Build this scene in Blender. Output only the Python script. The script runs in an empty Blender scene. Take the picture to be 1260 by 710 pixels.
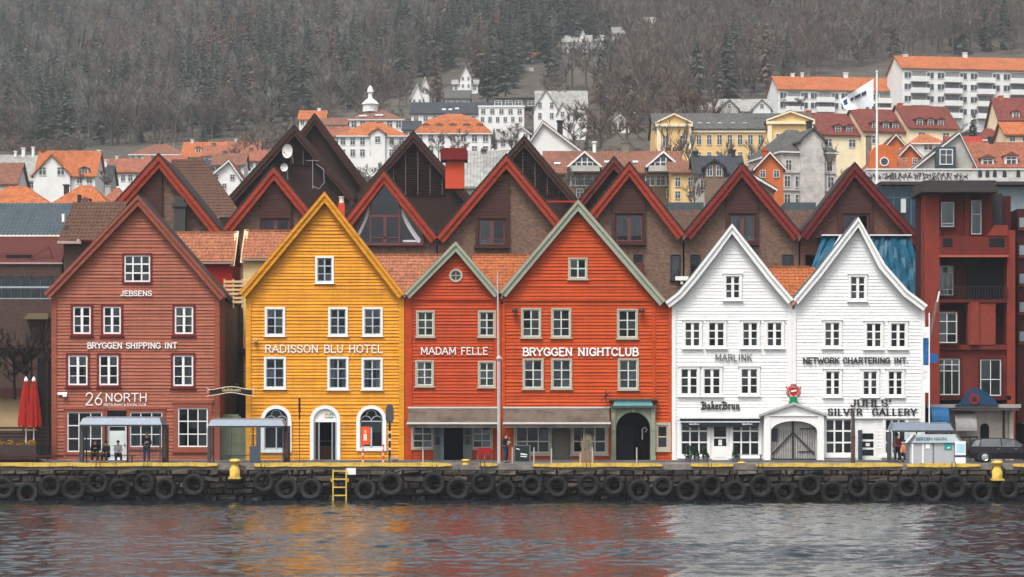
import bpy, math, random
import numpy as np
from mathutils import Vector, Matrix

random.seed(7)
rng = np.random.default_rng(7)
D = bpy.data
SC = bpy.context.scene
COL = SC.collection
R = math.radians

# ------------------------------------------------------------------ camera, sky, sun, exposure
FOC, PXC, HOR, CAMZ = 3000.0, 630.0, 528.0, 2.0     # focal length in photo pixels, centre column, horizon row, eye height
cam_d = D.cameras.new('camera')
cam = D.objects.new('camera', cam_d)
COL.objects.link(cam)
cam.location = (0, 0, CAMZ)
cam.rotation_euler = (R(90), 0, 0)
cam_d.sensor_width = 36.0
cam_d.lens = 36.0 * FOC / 1260.0
cam_d.shift_y = (HOR - 355.0) / 1260.0
cam_d.clip_start = 1.0
cam_d.clip_end = 6000.0
SC.camera = cam

SUN_EL, SUN_AZ = R(62), R(208)      # azimuth: clockwise from +Y; the light comes from behind the camera, a bit to the left
w = D.worlds.new('World')
SC.world = w
w.use_nodes = True
nt = w.node_tree
nt.nodes.clear()
sky = nt.nodes.new('ShaderNodeTexSky')
sky.sky_type = 'NISHITA'
sky.sun_disc = False
sky.sun_elevation = SUN_EL
sky.sun_rotation = SUN_AZ
sky.air_density = 1.0
sky.dust_density = 6.0
sky.ozone_density = 1.0
hs = nt.nodes.new('ShaderNodeHueSaturation')
hs.inputs['Saturation'].default_value = 0.25
bg = nt.nodes.new('ShaderNodeBackground')
bg.inputs['Strength'].default_value = 0.15
out = nt.nodes.new('ShaderNodeOutputWorld')
nt.links.new(sky.outputs[0], hs.inputs['Color'])
nt.links.new(hs.outputs[0], bg.inputs['Color'])
nt.links.new(bg.outputs[0], out.inputs['Surface'])

sun_d = D.lights.new('sun', 'SUN')
sun_d.energy = 1.5
sun_d.angle = R(13)
sun_d.color = (1.0, 0.96, 0.90)
sun = D.objects.new('sun', sun_d)
COL.objects.link(sun)
sd = Vector((math.sin(SUN_AZ) * math.cos(SUN_EL), math.cos(SUN_AZ) * math.cos(SUN_EL), math.sin(SUN_EL)))
sun.rotation_euler = (-sd).to_track_quat('-Z', 'Y').to_euler()

SC.view_settings.view_transform = 'Standard'
SC.view_settings.look = 'None'
SC.view_settings.exposure = 0.66
SC.view_settings.gamma = 1.0
SC.view_settings.use_curve_mapping = False
SC.cycles.max_bounces = 6
SC.cycles.diffuse_bounces = 2
SC.cycles.glossy_bounces = 3
SC.cycles.transmission_bounces = 3
SC.cycles.transparent_max_bounces = 10
SC.cycles.volume_bounces = 0
SC.cycles.use_denoising = True
SC.cycles.caustics_reflective = False
SC.cycles.caustics_refractive = False


def wx(px, Y): return (px - PXC) * Y / FOC
def wz(py, Y): return CAMZ + (HOR - py) * Y / FOC


# ------------------------------------------------------------------ mesh helpers
class MB:
    def __init__(s):
        s.v, s.f, s.m = [], [], []

    def poly(s, pts, m=0):
        n = len(s.v)
        s.v.extend([tuple(p) for p in pts])
        s.f.append(tuple(range(n, n + len(pts))))
        s.m.append(m)
        return s

    def box(s, x0, x1, y0, y1, z0, z1, m=0):
        n = len(s.v)
        s.v += [(x0, y0, z0), (x1, y0, z0), (x1, y1, z0), (x0, y1, z0), (x0, y0, z1), (x1, y0, z1), (x1, y1, z1), (x0, y1, z1)]
        for q in ((0, 3, 2, 1), (4, 5, 6, 7), (0, 1, 5, 4), (1, 2, 6, 5), (2, 3, 7, 6), (3, 0, 4, 7)):
            s.f.append(tuple(n + i for i in q))
            s.m.append(m)
        return s

    def prism(s, pts, y0, y1, m=0, ms=None):
        """polygon of (x, z), counter-clockwise seen from -Y, pushed from y0 (front) back to y1"""
        n, k = len(s.v), len(pts)
        s.v += [(x, y0, z) for x, z in pts] + [(x, y1, z) for x, z in pts]
        s.f.append(tuple(range(n, n + k)))
        s.m.append(m)
        s.f.append(tuple(range(n + 2 * k - 1, n + k - 1, -1)))
        s.m.append(m)
        for i in range(k):
            j = (i + 1) % k
            s.f.append((n + i, n + k + i, n + k + j, n + j))
            s.m.append(m if ms is None else ms)
        return s

    def band(s, top, bot, y0, y1, m=0):
        """strip between two polylines of (x, z), pushed from y0 to y1"""
        for i in range(len(top) - 1):
            s.prism([bot[i], bot[i + 1], top[i + 1], top[i]], y0, y1, m)
        return s

    def bar(s, a, b, w, h, m=0):
        a, b = Vector(a), Vector(b)
        d = (b - a).normalized()
        u = d.cross(Vector((0, 0, 1)))
        if u.length < 1e-4:
            u = Vector((1, 0, 0))
        u.normalize()
        t = u.cross(d)
        n = len(s.v)
        for p in (a, b):
            for i, j in ((-1, -1), (1, -1), (1, 1), (-1, 1)):
                s.v.append(tuple(p + u * (i * w / 2) + t * (j * h / 2)))
        for q in ((0, 1, 2, 3), (7, 6, 5, 4), (0, 4, 5, 1), (1, 5, 6, 2), (2, 6, 7, 3), (3, 7, 4, 0)):
            s.f.append(tuple(n + i for i in q))
            s.m.append(m)
        return s

    def tube(s, pts, rad, n=8, m=0, cap=True):
        pts = [Vector(p) for p in pts]
        if not hasattr(rad, '__len__'):
            rad = [rad] * len(pts)
        base = len(s.v)
        for i, p in enumerate(pts):
            d = (pts[min(i + 1, len(pts) - 1)] - pts[max(i - 1, 0)]).normalized()
            u = d.cross(Vector((0.13, 0.97, 0.2)))
            if u.length < 1e-3:
                u = d.cross(Vector((1, 0, 0)))
            u.normalize()
            t = d.cross(u)
            for k in range(n):
                a = 2 * math.pi * k / n
                s.v.append(tuple(p + (u * math.cos(a) + t * math.sin(a)) * rad[i]))
        for i in range(len(pts) - 1):
            for k in range(n):
                a, b = base + i * n + k, base + i * n + (k + 1) % n
                s.f.append((a, b, b + n, a + n))
                s.m.append(m)
        if cap:
            s.f.append(tuple(base + k for k in range(n))[::-1])
            s.f.append(tuple(base + (len(pts) - 1) * n + k for k in range(n)))
            s.m += [m, m]
        return s

    def lathe(s, prof, n=20, m=0, axis='z', c=(0, 0, 0)):
        """profile of (radius, height) turned round an axis"""
        base = len(s.v)
        for r, h in prof:
            for k in range(n):
                a = 2 * math.pi * k / n
                x, y = r * math.cos(a), r * math.sin(a)
                p = (x, y, h) if axis == 'z' else ((x, h, y) if axis == 'y' else (h, x, y))
                s.v.append((p[0] + c[0], p[1] + c[1], p[2] + c[2]))
        for i in range(len(prof) - 1):
            for k in range(n):
                a, b = base + i * n + k, base + i * n + (k + 1) % n
                s.f.append((a, b, b + n, a + n))
                s.m.append(m)
        return s

    def build(s, name, mats, parent=None, loc=(0, 0, 0), smooth=False):
        me = D.meshes.new(name)
        me.from_pydata(s.v, [], s.f)
        if not isinstance(mats, (list, tuple)):
            mats = [mats]
        for mt in mats:
            me.materials.append(mt)
        if len(mats) > 1:
            me.polygons.foreach_set('material_index', s.m)
        if smooth:
            me.polygons.foreach_set('use_smooth', [True] * len(me.polygons))
        me.update()
        o = D.objects.new(name, me)
        COL.objects.link(o)
        o.location = loc
        if parent is not None:
            o.parent = parent
        return o


def tag(o, label=None, cat=None, group=None, kind=None):
    if label:
        o['label'] = label
    if cat:
        o['category'] = cat
    if group:
        o['group'] = group
    if kind:
        o['kind'] = kind
    return o


def thing(name, label, cat, loc=(0, 0, 0), group=None, rotz=0.0):
    o = D.objects.new(name, None)
    o.empty_display_size = 0.5
    COL.objects.link(o)
    o.location = loc
    o.rotation_euler = (0, 0, rotz)
    return tag(o, label, cat, group)


def copy_tree(o, parent=None):
    c = o.copy()
    COL.objects.link(c)
    if parent is not None:
        c.parent = parent
    for ch in list(o.children):
        copy_tree(ch, c)
    return c


# ------------------------------------------------------------------ materials
MATS = {}


def mat(name, col, rough=0.75, var=0.14, scale=(1, 1, 1), nscale=4.0, grime=0.15, gscale=0.5, bump=0.0, bscale=None, metal=0.0, spec=0.2, gcol=None, gmap=None):
    if name in MATS:
        return MATS[name]
    m = D.materials.new(name)
    m.use_nodes = True
    t = m.node_tree
    b = t.nodes['Principled BSDF']
    b.inputs['Roughness'].default_value = rough
    b.inputs['Metallic'].default_value = metal
    b.inputs['Specular IOR Level'].default_value = spec
    tc = t.nodes.new('ShaderNodeTexCoord')
    mp = t.nodes.new('ShaderNodeMapping')
    mp.inputs['Scale'].default_value = scale
    t.links.new(tc.outputs['Object'], mp.inputs['Vector'])
    n1 = t.nodes.new('ShaderNodeTexNoise')
    n1.inputs['Scale'].default_value = nscale
    n1.inputs['Detail'].default_value = 6
    n1.inputs['Roughness'].default_value = 0.65
    t.links.new(mp.outputs[0], n1.inputs['Vector'])
    r1 = t.nodes.new('ShaderNodeMapRange')
    r1.inputs['From Min'].default_value = 0.3
    r1.inputs['From Max'].default_value = 0.7
    r1.inputs['To Min'].default_value = 1 - var
    r1.inputs['To Max'].default_value = 1 + var
    t.links.new(n1.outputs[0], r1.inputs['Value'])
    mul = t.nodes.new('ShaderNodeVectorMath')
    mul.operation = 'SCALE'
    mul.inputs[0].default_value = col
    t.links.new(r1.outputs[0], mul.inputs['Scale'])
    last = mul.outputs[0]
    if grime > 0:
        n2 = t.nodes.new('ShaderNodeTexNoise')
        n2.inputs['Scale'].default_value = gscale
        n2.inputs['Detail'].default_value = 8
        n2.inputs['Roughness'].default_value = 0.7
        if gmap:
            mg = t.nodes.new('ShaderNodeMapping')
            mg.inputs['Scale'].default_value = gmap
            t.links.new(tc.outputs['Object'], mg.inputs['Vector'])
            t.links.new(mg.outputs[0], n2.inputs['Vector'])
        else:
            t.links.new(tc.outputs['Object'], n2.inputs['Vector'])
        r2 = t.nodes.new('ShaderNodeMapRange')
        r2.inputs['From Min'].default_value = 0.48
        r2.inputs['From Max'].default_value = 0.75
        r2.inputs['To Min'].default_value = 0.0
        r2.inputs['To Max'].default_value = grime * 2
        t.links.new(n2.outputs[0], r2.inputs['Value'])
        mx = t.nodes.new('ShaderNodeMix')
        mx.data_type = 'RGBA'
        g = gcol or tuple(c * 0.35 + 0.01 for c in col)
        mx.inputs['B'].default_value = (*g, 1)
        t.links.new(r2.outputs[0], mx.inputs['Factor'])
        t.links.new(last, mx.inputs['A'])
        last = mx.outputs['Result']
    t.links.new(last, b.inputs['Base Color'])
    if bump > 0:
        n3 = t.nodes.new('ShaderNodeTexNoise')
        n3.inputs['Scale'].default_value = bscale or nscale * 4
        n3.inputs['Detail'].default_value = 4
        t.links.new(mp.outputs[0], n3.inputs['Vector'])
        bp = t.nodes.new('ShaderNodeBump')
        bp.inputs['Strength'].default_value = bump
        bp.inputs['Distance'].default_value = 0.05
        t.links.new(n3.outputs[0], bp.inputs['Height'])
        t.links.new(bp.outputs[0], b.inputs['Normal'])
    MATS[name] = m
    return m


def S(r, g, b):
    """sRGB 0..255 -> linear"""
    f = lambda c: c / 12.92 if c <= 0.04045 else ((c + 0.055) / 1.055) ** 2.4
    return (f(r / 255), f(g / 255), f(b / 255))


def wood(name, col, var=0.24, grime=0.22):
    return mat(name, col, rough=0.6, var=var, scale=(0.22, 1, 3.4), nscale=2.0, grime=grime, gscale=0.8, bump=0.25, bscale=9, gmap=(1.7, 1, 0.32))


def brick_mat(name, c1, c2, mort, sx=1.0):
    if name in MATS:
        return MATS[name]
    m = D.materials.new(name)
    m.use_nodes = True
    t = m.node_tree
    b = t.nodes['Principled BSDF']
    b.inputs['Roughness'].default_value = 0.9
    tc = t.nodes.new('ShaderNodeTexCoord')
    sp = t.nodes.new('ShaderNodeSeparateXYZ')
    t.links.new(tc.outputs['Object'], sp.inputs[0])
    cb = t.nodes.new('ShaderNodeCombineXYZ')
    ad = t.nodes.new('ShaderNodeMath')
    t.links.new(sp.outputs['X'], ad.inputs[0])
    t.links.new(sp.outputs['Y'], ad.inputs[1])
    t.links.new(ad.outputs[0], cb.inputs['X'])
    t.links.new(sp.outputs['Z'], cb.inputs['Y'])
    br = t.nodes.new('ShaderNodeTexBrick')
    br.inputs['Scale'].default_value = 1.0
    br.inputs['Brick Width'].default_value = 0.26 * sx
    br.inputs['Row Height'].default_value = 0.085 * sx
    br.inputs['Mortar Size'].default_value = 0.012 * sx
    br.inputs['Color1'].default_value = (*c1, 1)
    br.inputs['Color2'].default_value = (*c2, 1)
    br.inputs['Mortar'].default_value = (*mort, 1)
    t.links.new(cb.outputs[0], br.inputs['Vector'])
    n = t.nodes.new('ShaderNodeTexNoise')
    n.inputs['Scale'].default_value = 4.5
    n.inputs['Detail'].default_value = 10
    n.inputs['Roughness'].default_value = 0.8
    t.links.new(tc.outputs['Object'], n.inputs['Vector'])
    mr = t.nodes.new('ShaderNodeMapRange')
    mr.inputs['From Min'].default_value = 0.3
    mr.inputs['From Max'].default_value = 0.7
    mr.inputs['To Min'].default_value = 0.5
    mr.inputs['To Max'].default_value = 1.55
    t.links.new(n.outputs[0], mr.inputs['Value'])
    mu = t.nodes.new('ShaderNodeVectorMath')
    mu.operation = 'SCALE'
    t.links.new(br.outputs['Color'], mu.inputs[0])
    t.links.new(mr.outputs[0], mu.inputs['Scale'])
    t.links.new(mu.outputs[0], b.inputs['Base Color'])
    bp = t.nodes.new('ShaderNodeBump')
    bp.inputs['Strength'].default_value = 0.5
    bp.inputs['Distance'].default_value = 0.02
    t.links.new(br.outputs['Fac'], bp.inputs['Height'])
    bp.invert = True
    t.links.new(bp.outputs[0], b.inputs['Normal'])
    MATS[name] = m
    return m


def glass_mat(name, tint=(0.62, 0.68, 0.70), refl=1.0):
    if name in MATS:
        return MATS[name]
    m = D.materials.new(name)
    m.use_nodes = True
    t = m.node_tree
    t.nodes.clear()
    o = t.nodes.new('ShaderNodeOutputMaterial')
    tr = t.nodes.new('ShaderNodeBsdfTransparent')
    tr.inputs['Color'].default_value = (*tint, 1)
    gl = t.nodes.new('ShaderNodeBsdfGlossy')
    gl.inputs['Roughness'].default_value = 0.03
    gl.inputs['Color'].default_value = (0.8 * refl, 0.9 * refl, 1.0 * refl, 1)
    fr = t.nodes.new('ShaderNodeFresnel')
    fr.inputs['IOR'].default_value = 1.85
    n = t.nodes.new('ShaderNodeTexNoise')
    n.inputs['Scale'].default_value = 1.5
    tc = t.nodes.new('ShaderNodeTexCoord')
    t.links.new(tc.outputs['Object'], n.inputs['Vector'])
    bp = t.nodes.new('ShaderNodeBump')
    bp.inputs['Strength'].default_value = 0.15
    bp.inputs['Distance'].default_value = 0.05
    t.links.new(n.outputs[0], bp.inputs['Height'])
    t.links.new(bp.outputs[0], gl.inputs['Normal'])
    mx = t.nodes.new('ShaderNodeMixShader')
    t.links.new(fr.outputs[0], mx.inputs[0])
    t.links.new(tr.outputs[0], mx.inputs[1])
    t.links.new(gl.outputs[0], mx.inputs[2])
    t.links.new(mx.outputs[0], o.inputs['Surface'])
    MATS[name] = m
    return m


def plain(name, col, rough=0.5, metal=0.0):
    return mat(name, col, rough=rough, var=0.06, nscale=6, grime=0.08, gscale=1.5, metal=metal)


WHITE = wood('white_paint_boards', (0.80, 0.80, 0.79), var=0.04, grime=0.05)
WTRIM = mat('white_trim', (0.80, 0.80, 0.78), rough=0.5, var=0.04, grime=0.05)
JEB = wood('brown_red_boards', S(158, 91, 70))
JEBT = wood('brown_red_trim', S(144, 78, 62))
JEBD = wood('dark_red_trim', S(108, 32, 34))
YEL = wood('yellow_boards', S(222, 148, 34))
YELT = wood('yellow_trim', S(216, 146, 34))
ORA = wood('orange_red_boards', S(188, 70, 17))
ORB = wood('red_boards', S(180, 64, 20))
REDD = wood('deep_red_boards', S(150, 22, 18))
SAGE = mat('sage_trim', S(150, 156, 138), rough=0.6, var=0.08, grime=0.2)
CREAMT = mat('greige_trim', S(176, 168, 150), rough=0.6, var=0.08)
GLASS = glass_mat('window_glass')
GLASSD = glass_mat('dark_glass', (0.12, 0.15, 0.18))
CURT = mat('sheer_curtain', (0.55, 0.56, 0.56), rough=0.9, var=0.25, scale=(9, 1, 0.4), nscale=2, grime=0)
CURTD = mat('dark_drape', (0.22, 0.25, 0.29), rough=0.9, var=0.3, scale=(9, 1, 0.4), nscale=2, grime=0)
BEIGEC = mat('beige_blind', (0.50, 0.40, 0.28), rough=0.9, var=0.2, scale=(9, 1, 0.4), nscale=2, grime=0)
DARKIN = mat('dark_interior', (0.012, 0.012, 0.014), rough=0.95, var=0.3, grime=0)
SIGNW = plain('sign_white', (0.85, 0.84, 0.82))
SIGNB = plain('sign_black', (0.03, 0.03, 0.035))
SIGNG = plain('sign_grey', (0.12, 0.12, 0.13))
BRICK = brick_mat('brown_brick', S(130, 98, 78), S(92, 68, 55), S(106, 90, 80))
BRICKR = brick_mat('red_brown_brick', S(124, 72, 56), S(92, 54, 44), S(92, 72, 64))
BRICKD = brick_mat('dark_brick', S(84, 56, 46), S(62, 44, 38), S(66, 56, 50))
BARG = wood('orange_red_barge', S(148, 54, 34))
BARGD = wood('wine_red_barge', S(100, 28, 30))
CLAD = wood('purple_brown_cladding', S(68, 41, 36))
CLADD = wood('dark_brown_cladding', S(48, 29, 24))
BARGK = wood('dark_brown_barge', S(64, 38, 31))
TILE = mat('salmon_pantile', S(150, 96, 70), rough=0.85, var=0.45, nscale=5, grime=0.35, gscale=1.6)
TILEO = mat('orange_pantile', S(154, 88, 52), rough=0.85, var=0.4, nscale=5, grime=0.35, gscale=1.6)
TILEB = mat('brown_pantile', S(90, 66, 54), rough=0.8, var=0.35, nscale=6, grime=0.3, gscale=1.2)
TILED = mat('dark_tile', S(58, 48, 46), rough=0.8, var=0.35, nscale=6, grime=0.3, gscale=1.2)
SLATE = mat('blue_grey_slate', S(76, 86, 92), rough=0.6, var=0.3, nscale=5, grime=0.2)
BLK = plain('black_metal', (0.02, 0.02, 0.022), 0.45)
GREYM = plain('grey_metal', (0.36, 0.38, 0.40), 0.45, 0.3)
LGREY = plain('light_grey_metal', (0.55, 0.58, 0.60), 0.45, 0.2)
YPAINT = mat('yellow_paint', S(216, 180, 84), rough=0.55, var=0.2, nscale=5, grime=0.4, gscale=2.0, gcol=(0.10, 0.08, 0.04))


# ------------------------------------------------------------------ lettering made of strokes
GL = {
 'A': (.80, [[(0, 0), (.4, 1)], [(.4, 1), (.8, 0)], [(.16, .36), (.64, .36)]]),
 'B': (.66, [[(.08, 0), (.08, 1)], [(.08, 1), (.42, 1), (.58, .88), (.58, .64), (.42, .53), (.08, .53)], [(.42, .53), (.66, .4), (.66, .12), (.46, 0), (.08, 0)]]),
 'C': (.72, [[(.70, .76), (.52, .97), (.26, .98), (.05, .75), (0, .5), (.05, .25), (.26, .02), (.52, .03), (.70, .22)]]),
 'D': (.74, [[(.08, 0), (.08, 1)], [(.08, 1), (.42, 1), (.68, .8), (.74, .5), (.68, .2), (.42, 0), (.08, 0)]]),
 'E': (.62, [[(.08, 0), (.08, 1)], [(.08, 1), (.60, 1)], [(.08, .52), (.5, .52)], [(.08, 0), (.62, 0)]]),
 'F': (.58, [[(.08, 0), (.08, 1)], [(.08, 1), (.58, 1)], [(.08, .52), (.48, .52)]]),
 'G': (.76, [[(.70, .76), (.52, .97), (.26, .98), (.05, .75), (0, .5), (.05, .25), (.26, .02), (.52, .03), (.72, .16), (.72, .44), (.46, .44)]]),
 'H': (.76, [[(.08, 0), (.08, 1)], [(.68, 0), (.68, 1)], [(.08, .52), (.68, .52)]]),
 'I': (.30, [[(.15, 0), (.15, 1)]]),
 'J': (.50, [[(.40, 1), (.40, .25), (.30, .04), (.12, .02), (0, .16)]]),
 'K': (.74, [[(.08, 0), (.08, 1)], [(.68, 1), (.10, .45)], [(.28, .6), (.72, 0)]]),
 'L': (.60, [[(.08, 0), (.08, 1)], [(.08, 0), (.60, 0)]]),
 'M': (.94, [[(.08, 0), (.10, 1)], [(.10, 1), (.47, .25)], [(.47, .25), (.84, 1)], [(.84, 1), (.86, 0)]]),
 'N': (.80, [[(.10, 0), (.10, 1)], [(.10, 1), (.70, 0)], [(.70, 0), (.70, 1)]]),
 'O': (.80, [[(.4, 1), (.66, .9), (.8, .5), (.66, .1), (.4, 0), (.14, .1), (0, .5), (.14, .9), (.4, 1)]]),
 'P': (.64, [[(.08, 0), (.08, 1)], [(.08, 1), (.44, 1), (.62, .87), (.62, .62), (.44, .48), (.08, .48)]]),
 'R': (.70, [[(.08, 0), (.08, 1)], [(.08, 1), (.44, 1), (.62, .87), (.62, .64), (.44, .52), (.08, .52)], [(.40, .52), (.68, 0)]]),
 'S': (.62, [[(.58, .8), (.44, .98), (.18, .98), (.03, .8), (.08, .6), (.5, .42), (.6, .2), (.44, .02), (.16, .02), (0, .2)]]),
 'T': (.70, [[(.35, 0), (.35, 1)], [(0, 1), (.70, 1)]]),
 'U': (.74, [[(.08, 1), (.08, .28), (.2, .04), (.37, 0), (.54, .04), (.66, .28), (.66, 1)]]),
 'V': (.76, [[(0, 1), (.38, 0)], [(.38, 0), (.76, 1)]]),
 'W': (1.06, [[(0, 1), (.27, 0)], [(.27, 0), (.53, .85)], [(.53, .85), (.79, 0)], [(.79, 0), (1.06, 1)]]),
 'Y': (.74, [[(0, 1), (.37, .48)], [(.74, 1), (.37, .48)], [(.37, .48), (.37, 0)]]),
 '2': (.58, [[(.03, .74), (.1, .92), (.3, 1), (.5, .9), (.54, .68), (.4, .42), (0, 0), (.58, 0)]]),
 '6': (.60, [[(.5, 1), (.16, .58), (.02, .3), (.14, .06), (.3, 0), (.48, .06), (.58, .28), (.48, .5), (.3, .56), (.12, .48)]]),
 '.': (.20, [[(.04, .04), (.14, .04)]]),
 "'": (.20, [[(.12, 1), (.06, .76)]]),
 '&': (.7, [[(.66, 0), (.2, .7), (.2, .92), (.36, 1), (.48, .86), (.1, .36), (.06, .12), (.26, 0), (.46, .08), (.62, .4)]]),
 ' ': (.42, []),
}
BLACKLETTER = {
 'B': (.66, [[(.18, .05), (.18, .95)], [(-.08, .9), (.1, 1), (.4, .9), (.56, .72), (.34, .56), (.18, .52)], [(.34, .56), (.62, .42), (.56, .14), (.3, 0), (.1, .12), (-.04, -.1)]]),
 'a': (.46, [[(.05, .5), (.2, .62), (.34, .5), (.34, .1), (.44, 0)], [(.34, .36), (.1, .26), (.06, .1), (.18, 0), (.34, .12)]]),
 'k': (.46, [[(.1, 0), (.1, 1), (.2, 1.04)], [(.12, .36), (.34, .6), (.36, .44), (.2, .32), (.42, 0)]]),
 'e': (.42, [[(.1, .3), (.36, .46), (.26, .62), (.08, .5), (.08, .12), (.22, 0), (.38, .12)]]),
 'r': (.38, [[(.04, .54), (.12, .62), (.12, .06), (.2, 0)], [(.12, .5), (.26, .62), (.36, .52)]]),
 'u': (.50, [[(.04, .56), (.12, .62), (.12, .1), (.22, 0), (.36, .12)], [(.30, .56), (.38, .62), (.38, .06), (.46, 0)]]),
 'n': (.50, [[(.04, .54), (.12, .62), (.12, .06), (.18, 0)], [(.12, .5), (.3, .62), (.38, .5), (.38, .04), (.50, -.04)]]),
 ' ': (.3, []),
}


def lettering(text, parent, x0, x1, z0, z1, y, m, weight=0.16, serif=True, font=GL, gap=0.16, name='lettering', depth=0.03, thin=None):
    """text stretched into the box x0..x1, z0..z1 on a wall whose face is at y"""
    H = z1 - z0
    tot = sum(font[c][0] + gap for c in text) - gap
    k = (x1 - x0) / tot
    mb = MB()
    wgt = weight * .88 * H
    px = x0
    nst = 0

    def stroke(a, b, wd):
        nonlocal nst
        nst += 1
        a, b = Vector((a[0], a[1])), Vector((b[0], b[1]))
        d = b - a
        if d.length < 1e-5:
            return
        d.normalize()
        n = Vector((-d.y, d.x)) * wd / 2
        e = d * wd * 0.3
        yy = y - depth - 0.0006 * (nst % 9)
        mb.prism([tuple(a - e - n), tuple(b + e - n), tuple(b + e + n), tuple(a - e + n)], yy, y - 0.004)

    for c in text:
        wd, strokes = font[c]
        P = lambda p: (px + p[0] * k, z0 + p[1] * H)
        for st in strokes:
            for a, b in zip(st[:-1], st[1:]):
                pa, pb = P(a), P(b)
                ww = wgt
                if thin and abs(pb[1] - pa[1]) < abs(pb[0] - pa[0]) * 0.8:
                    ww = wgt * thin
                stroke(pa, pb, ww)
            if serif:
                for q, o in ((st[0], st[1]), (st[-1], st[-2])):
                    if (q[1] < 0.03 or q[1] > 0.97) and abs(q[1] - o[1]) > 0.3:
                        c0 = P(q)
                        zz = c0[1] + (wgt * 0.28 if q[1] < 0.5 else -wgt * 0.28)
                        stroke((c0[0] - 0.13 * k, zz), (c0[0] + 0.13 * k, zz), wgt * 0.55)
        px += (wd + gap) * k
    return mb.build(name, m, parent)


def small_text(text, parent, x0, x1, zc, y, m, name='lettering', loc=(0, 0, 0), rot=None):
    c = D.curves.new('text', 'FONT')
    c.body = text
    c.extrude = 0.01
    c.offset = 0.012
    c.resolution_u = 2
    tmp = D.objects.new('text', c)
    me = D.meshes.new_from_object(tmp)
    D.objects.remove(tmp)
    xs = [v.co.x for v in me.vertices]
    ys = [v.co.y for v in me.vertices]
    k = (x1 - x0) / (max(xs) - min(xs))
    cy = (max(ys) + min(ys)) / 2
    mn = min(xs)
    for v in me.vertices:
        v.co = (x0 + (v.co.x - mn) * k, y - v.co.z * 0.5 - 0.004, zc + (v.co.y - cy) * k)
    me.materials.clear()
    me.materials.append(m)
    me.name = name
    o = D.objects.new(name, me)
    COL.objects.link(o)
    o.parent = parent
    o.location = loc
    if rot:
        o.rotation_euler = rot
    return o

# ------------------------------------------------------------------ the setting: terrain, water, quay, street
GY = [150, 190, 230, 300, 360, 450, 600, 800, 1300]
GL_ = [568, 555, 470, 330, 270, 228, 186, 95, -190]
GM_ = [568, 555, 470, 320, 262, 190, 132, 20, -230]
GR_ = [568, 555, 470, 320, 258, 190, 122, 5, -260]


def ground(X, Y):
    px = PXC + X * FOC / Y
    l, m_, r = np.interp(Y, GY, GL_), np.interp(Y, GY, GM_), np.interp(Y, GY, GR_)
    py = np.interp(px, [0, 630, 1260], [l, m_, r])
    return CAMZ + (HOR - py) * Y / FOC


def sheet(name, xs, ys, zf, m, kind='structure'):
    v = [(x, y, zf(x, y)) for y in ys for x in xs]
    nx = len(xs)
    f = [(j * nx + i, j * nx + i + 1, (j + 1) * nx + i + 1, (j + 1) * nx + i) for j in range(len(ys) - 1) for i in range(nx - 1)]
    me = D.meshes.new(name)
    me.from_pydata(v, [], f)
    me.polygons.foreach_set('use_smooth', [True] * len(f))
    me.materials.append(m)
    o = D.objects.new(name, me)
    COL.objects.link(o)
    return tag(o, kind=kind)


SOIL = mat('forest_floor', (0.070, 0.060, 0.046), rough=0.95, var=0.7, nscale=0.4, grime=0.5, gscale=0.12, bump=0.9, bscale=0.8)
xs = [x * 20.0 for x in range(-45, 46)]
ys = [192 + 8 * i for i in range(40)] + [512 + 22 * i for i in range(38)]
sheet('hillside', xs, ys, lambda x, y: float(ground(x, y)) - 0.3, SOIL)

# water: real waves where the camera sees it, a flat sheet round it
WATER = D.materials.new('harbour_water')
WATER.use_nodes = True
t = WATER.node_tree
b = t.nodes['Principled BSDF']
b.inputs['Base Color'].default_value = (0.006, 0.012, 0.015, 1)
b.inputs['Roughness'].default_value = 0.04
b.inputs['IOR'].default_value = 1.33
tc = t.nodes.new('ShaderNodeTexCoord')
n = t.nodes.new('ShaderNodeTexNoise')
n.inputs['Scale'].default_value = 4.0
n.inputs['Detail'].default_value = 4
t.links.new(tc.outputs['Object'], n.inputs['Vector'])
bp = t.nodes.new('ShaderNodeBump')
bp.inputs['Strength'].default_value = 0.6
bp.inputs['Distance'].default_value = 0.025
t.links.new(n.outputs[0], bp.inputs['Height'])
t.links.new(bp.outputs[0], b.inputs['Normal'])
WZ = -2.02
WX0, WX1, WY0, WY1 = -40.0, 40.0, 58.0, 137.95
nx, ny = 880, 820
gx, gy = np.meshgrid(np.linspace(WX0, WX1, nx), np.linspace(WY0, WY1, ny))
hz_ = np.zeros_like(gx)
wr = np.random.default_rng(5)
for k in range(60):
    lam = 0.30 * (9.0 ** wr.random())
    ang = -math.pi / 2 + wr.normal(0, 0.6) + 0.2
    kk = 2 * math.pi / lam
    ph = wr.uniform(0, 6.28)
    amp = 0.0058 * lam
    arg = kk * (gx * math.cos(ang) + gy * math.sin(ang)) + ph
    hz_ += amp * (np.sin(arg) + .25 * np.cos(2 * arg)) * (0.6 + 0.4 * np.sin(gx * .11 * wr.uniform(.4, 2) + gy * .09 * wr.uniform(.4, 2) + ph * 2))
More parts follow.
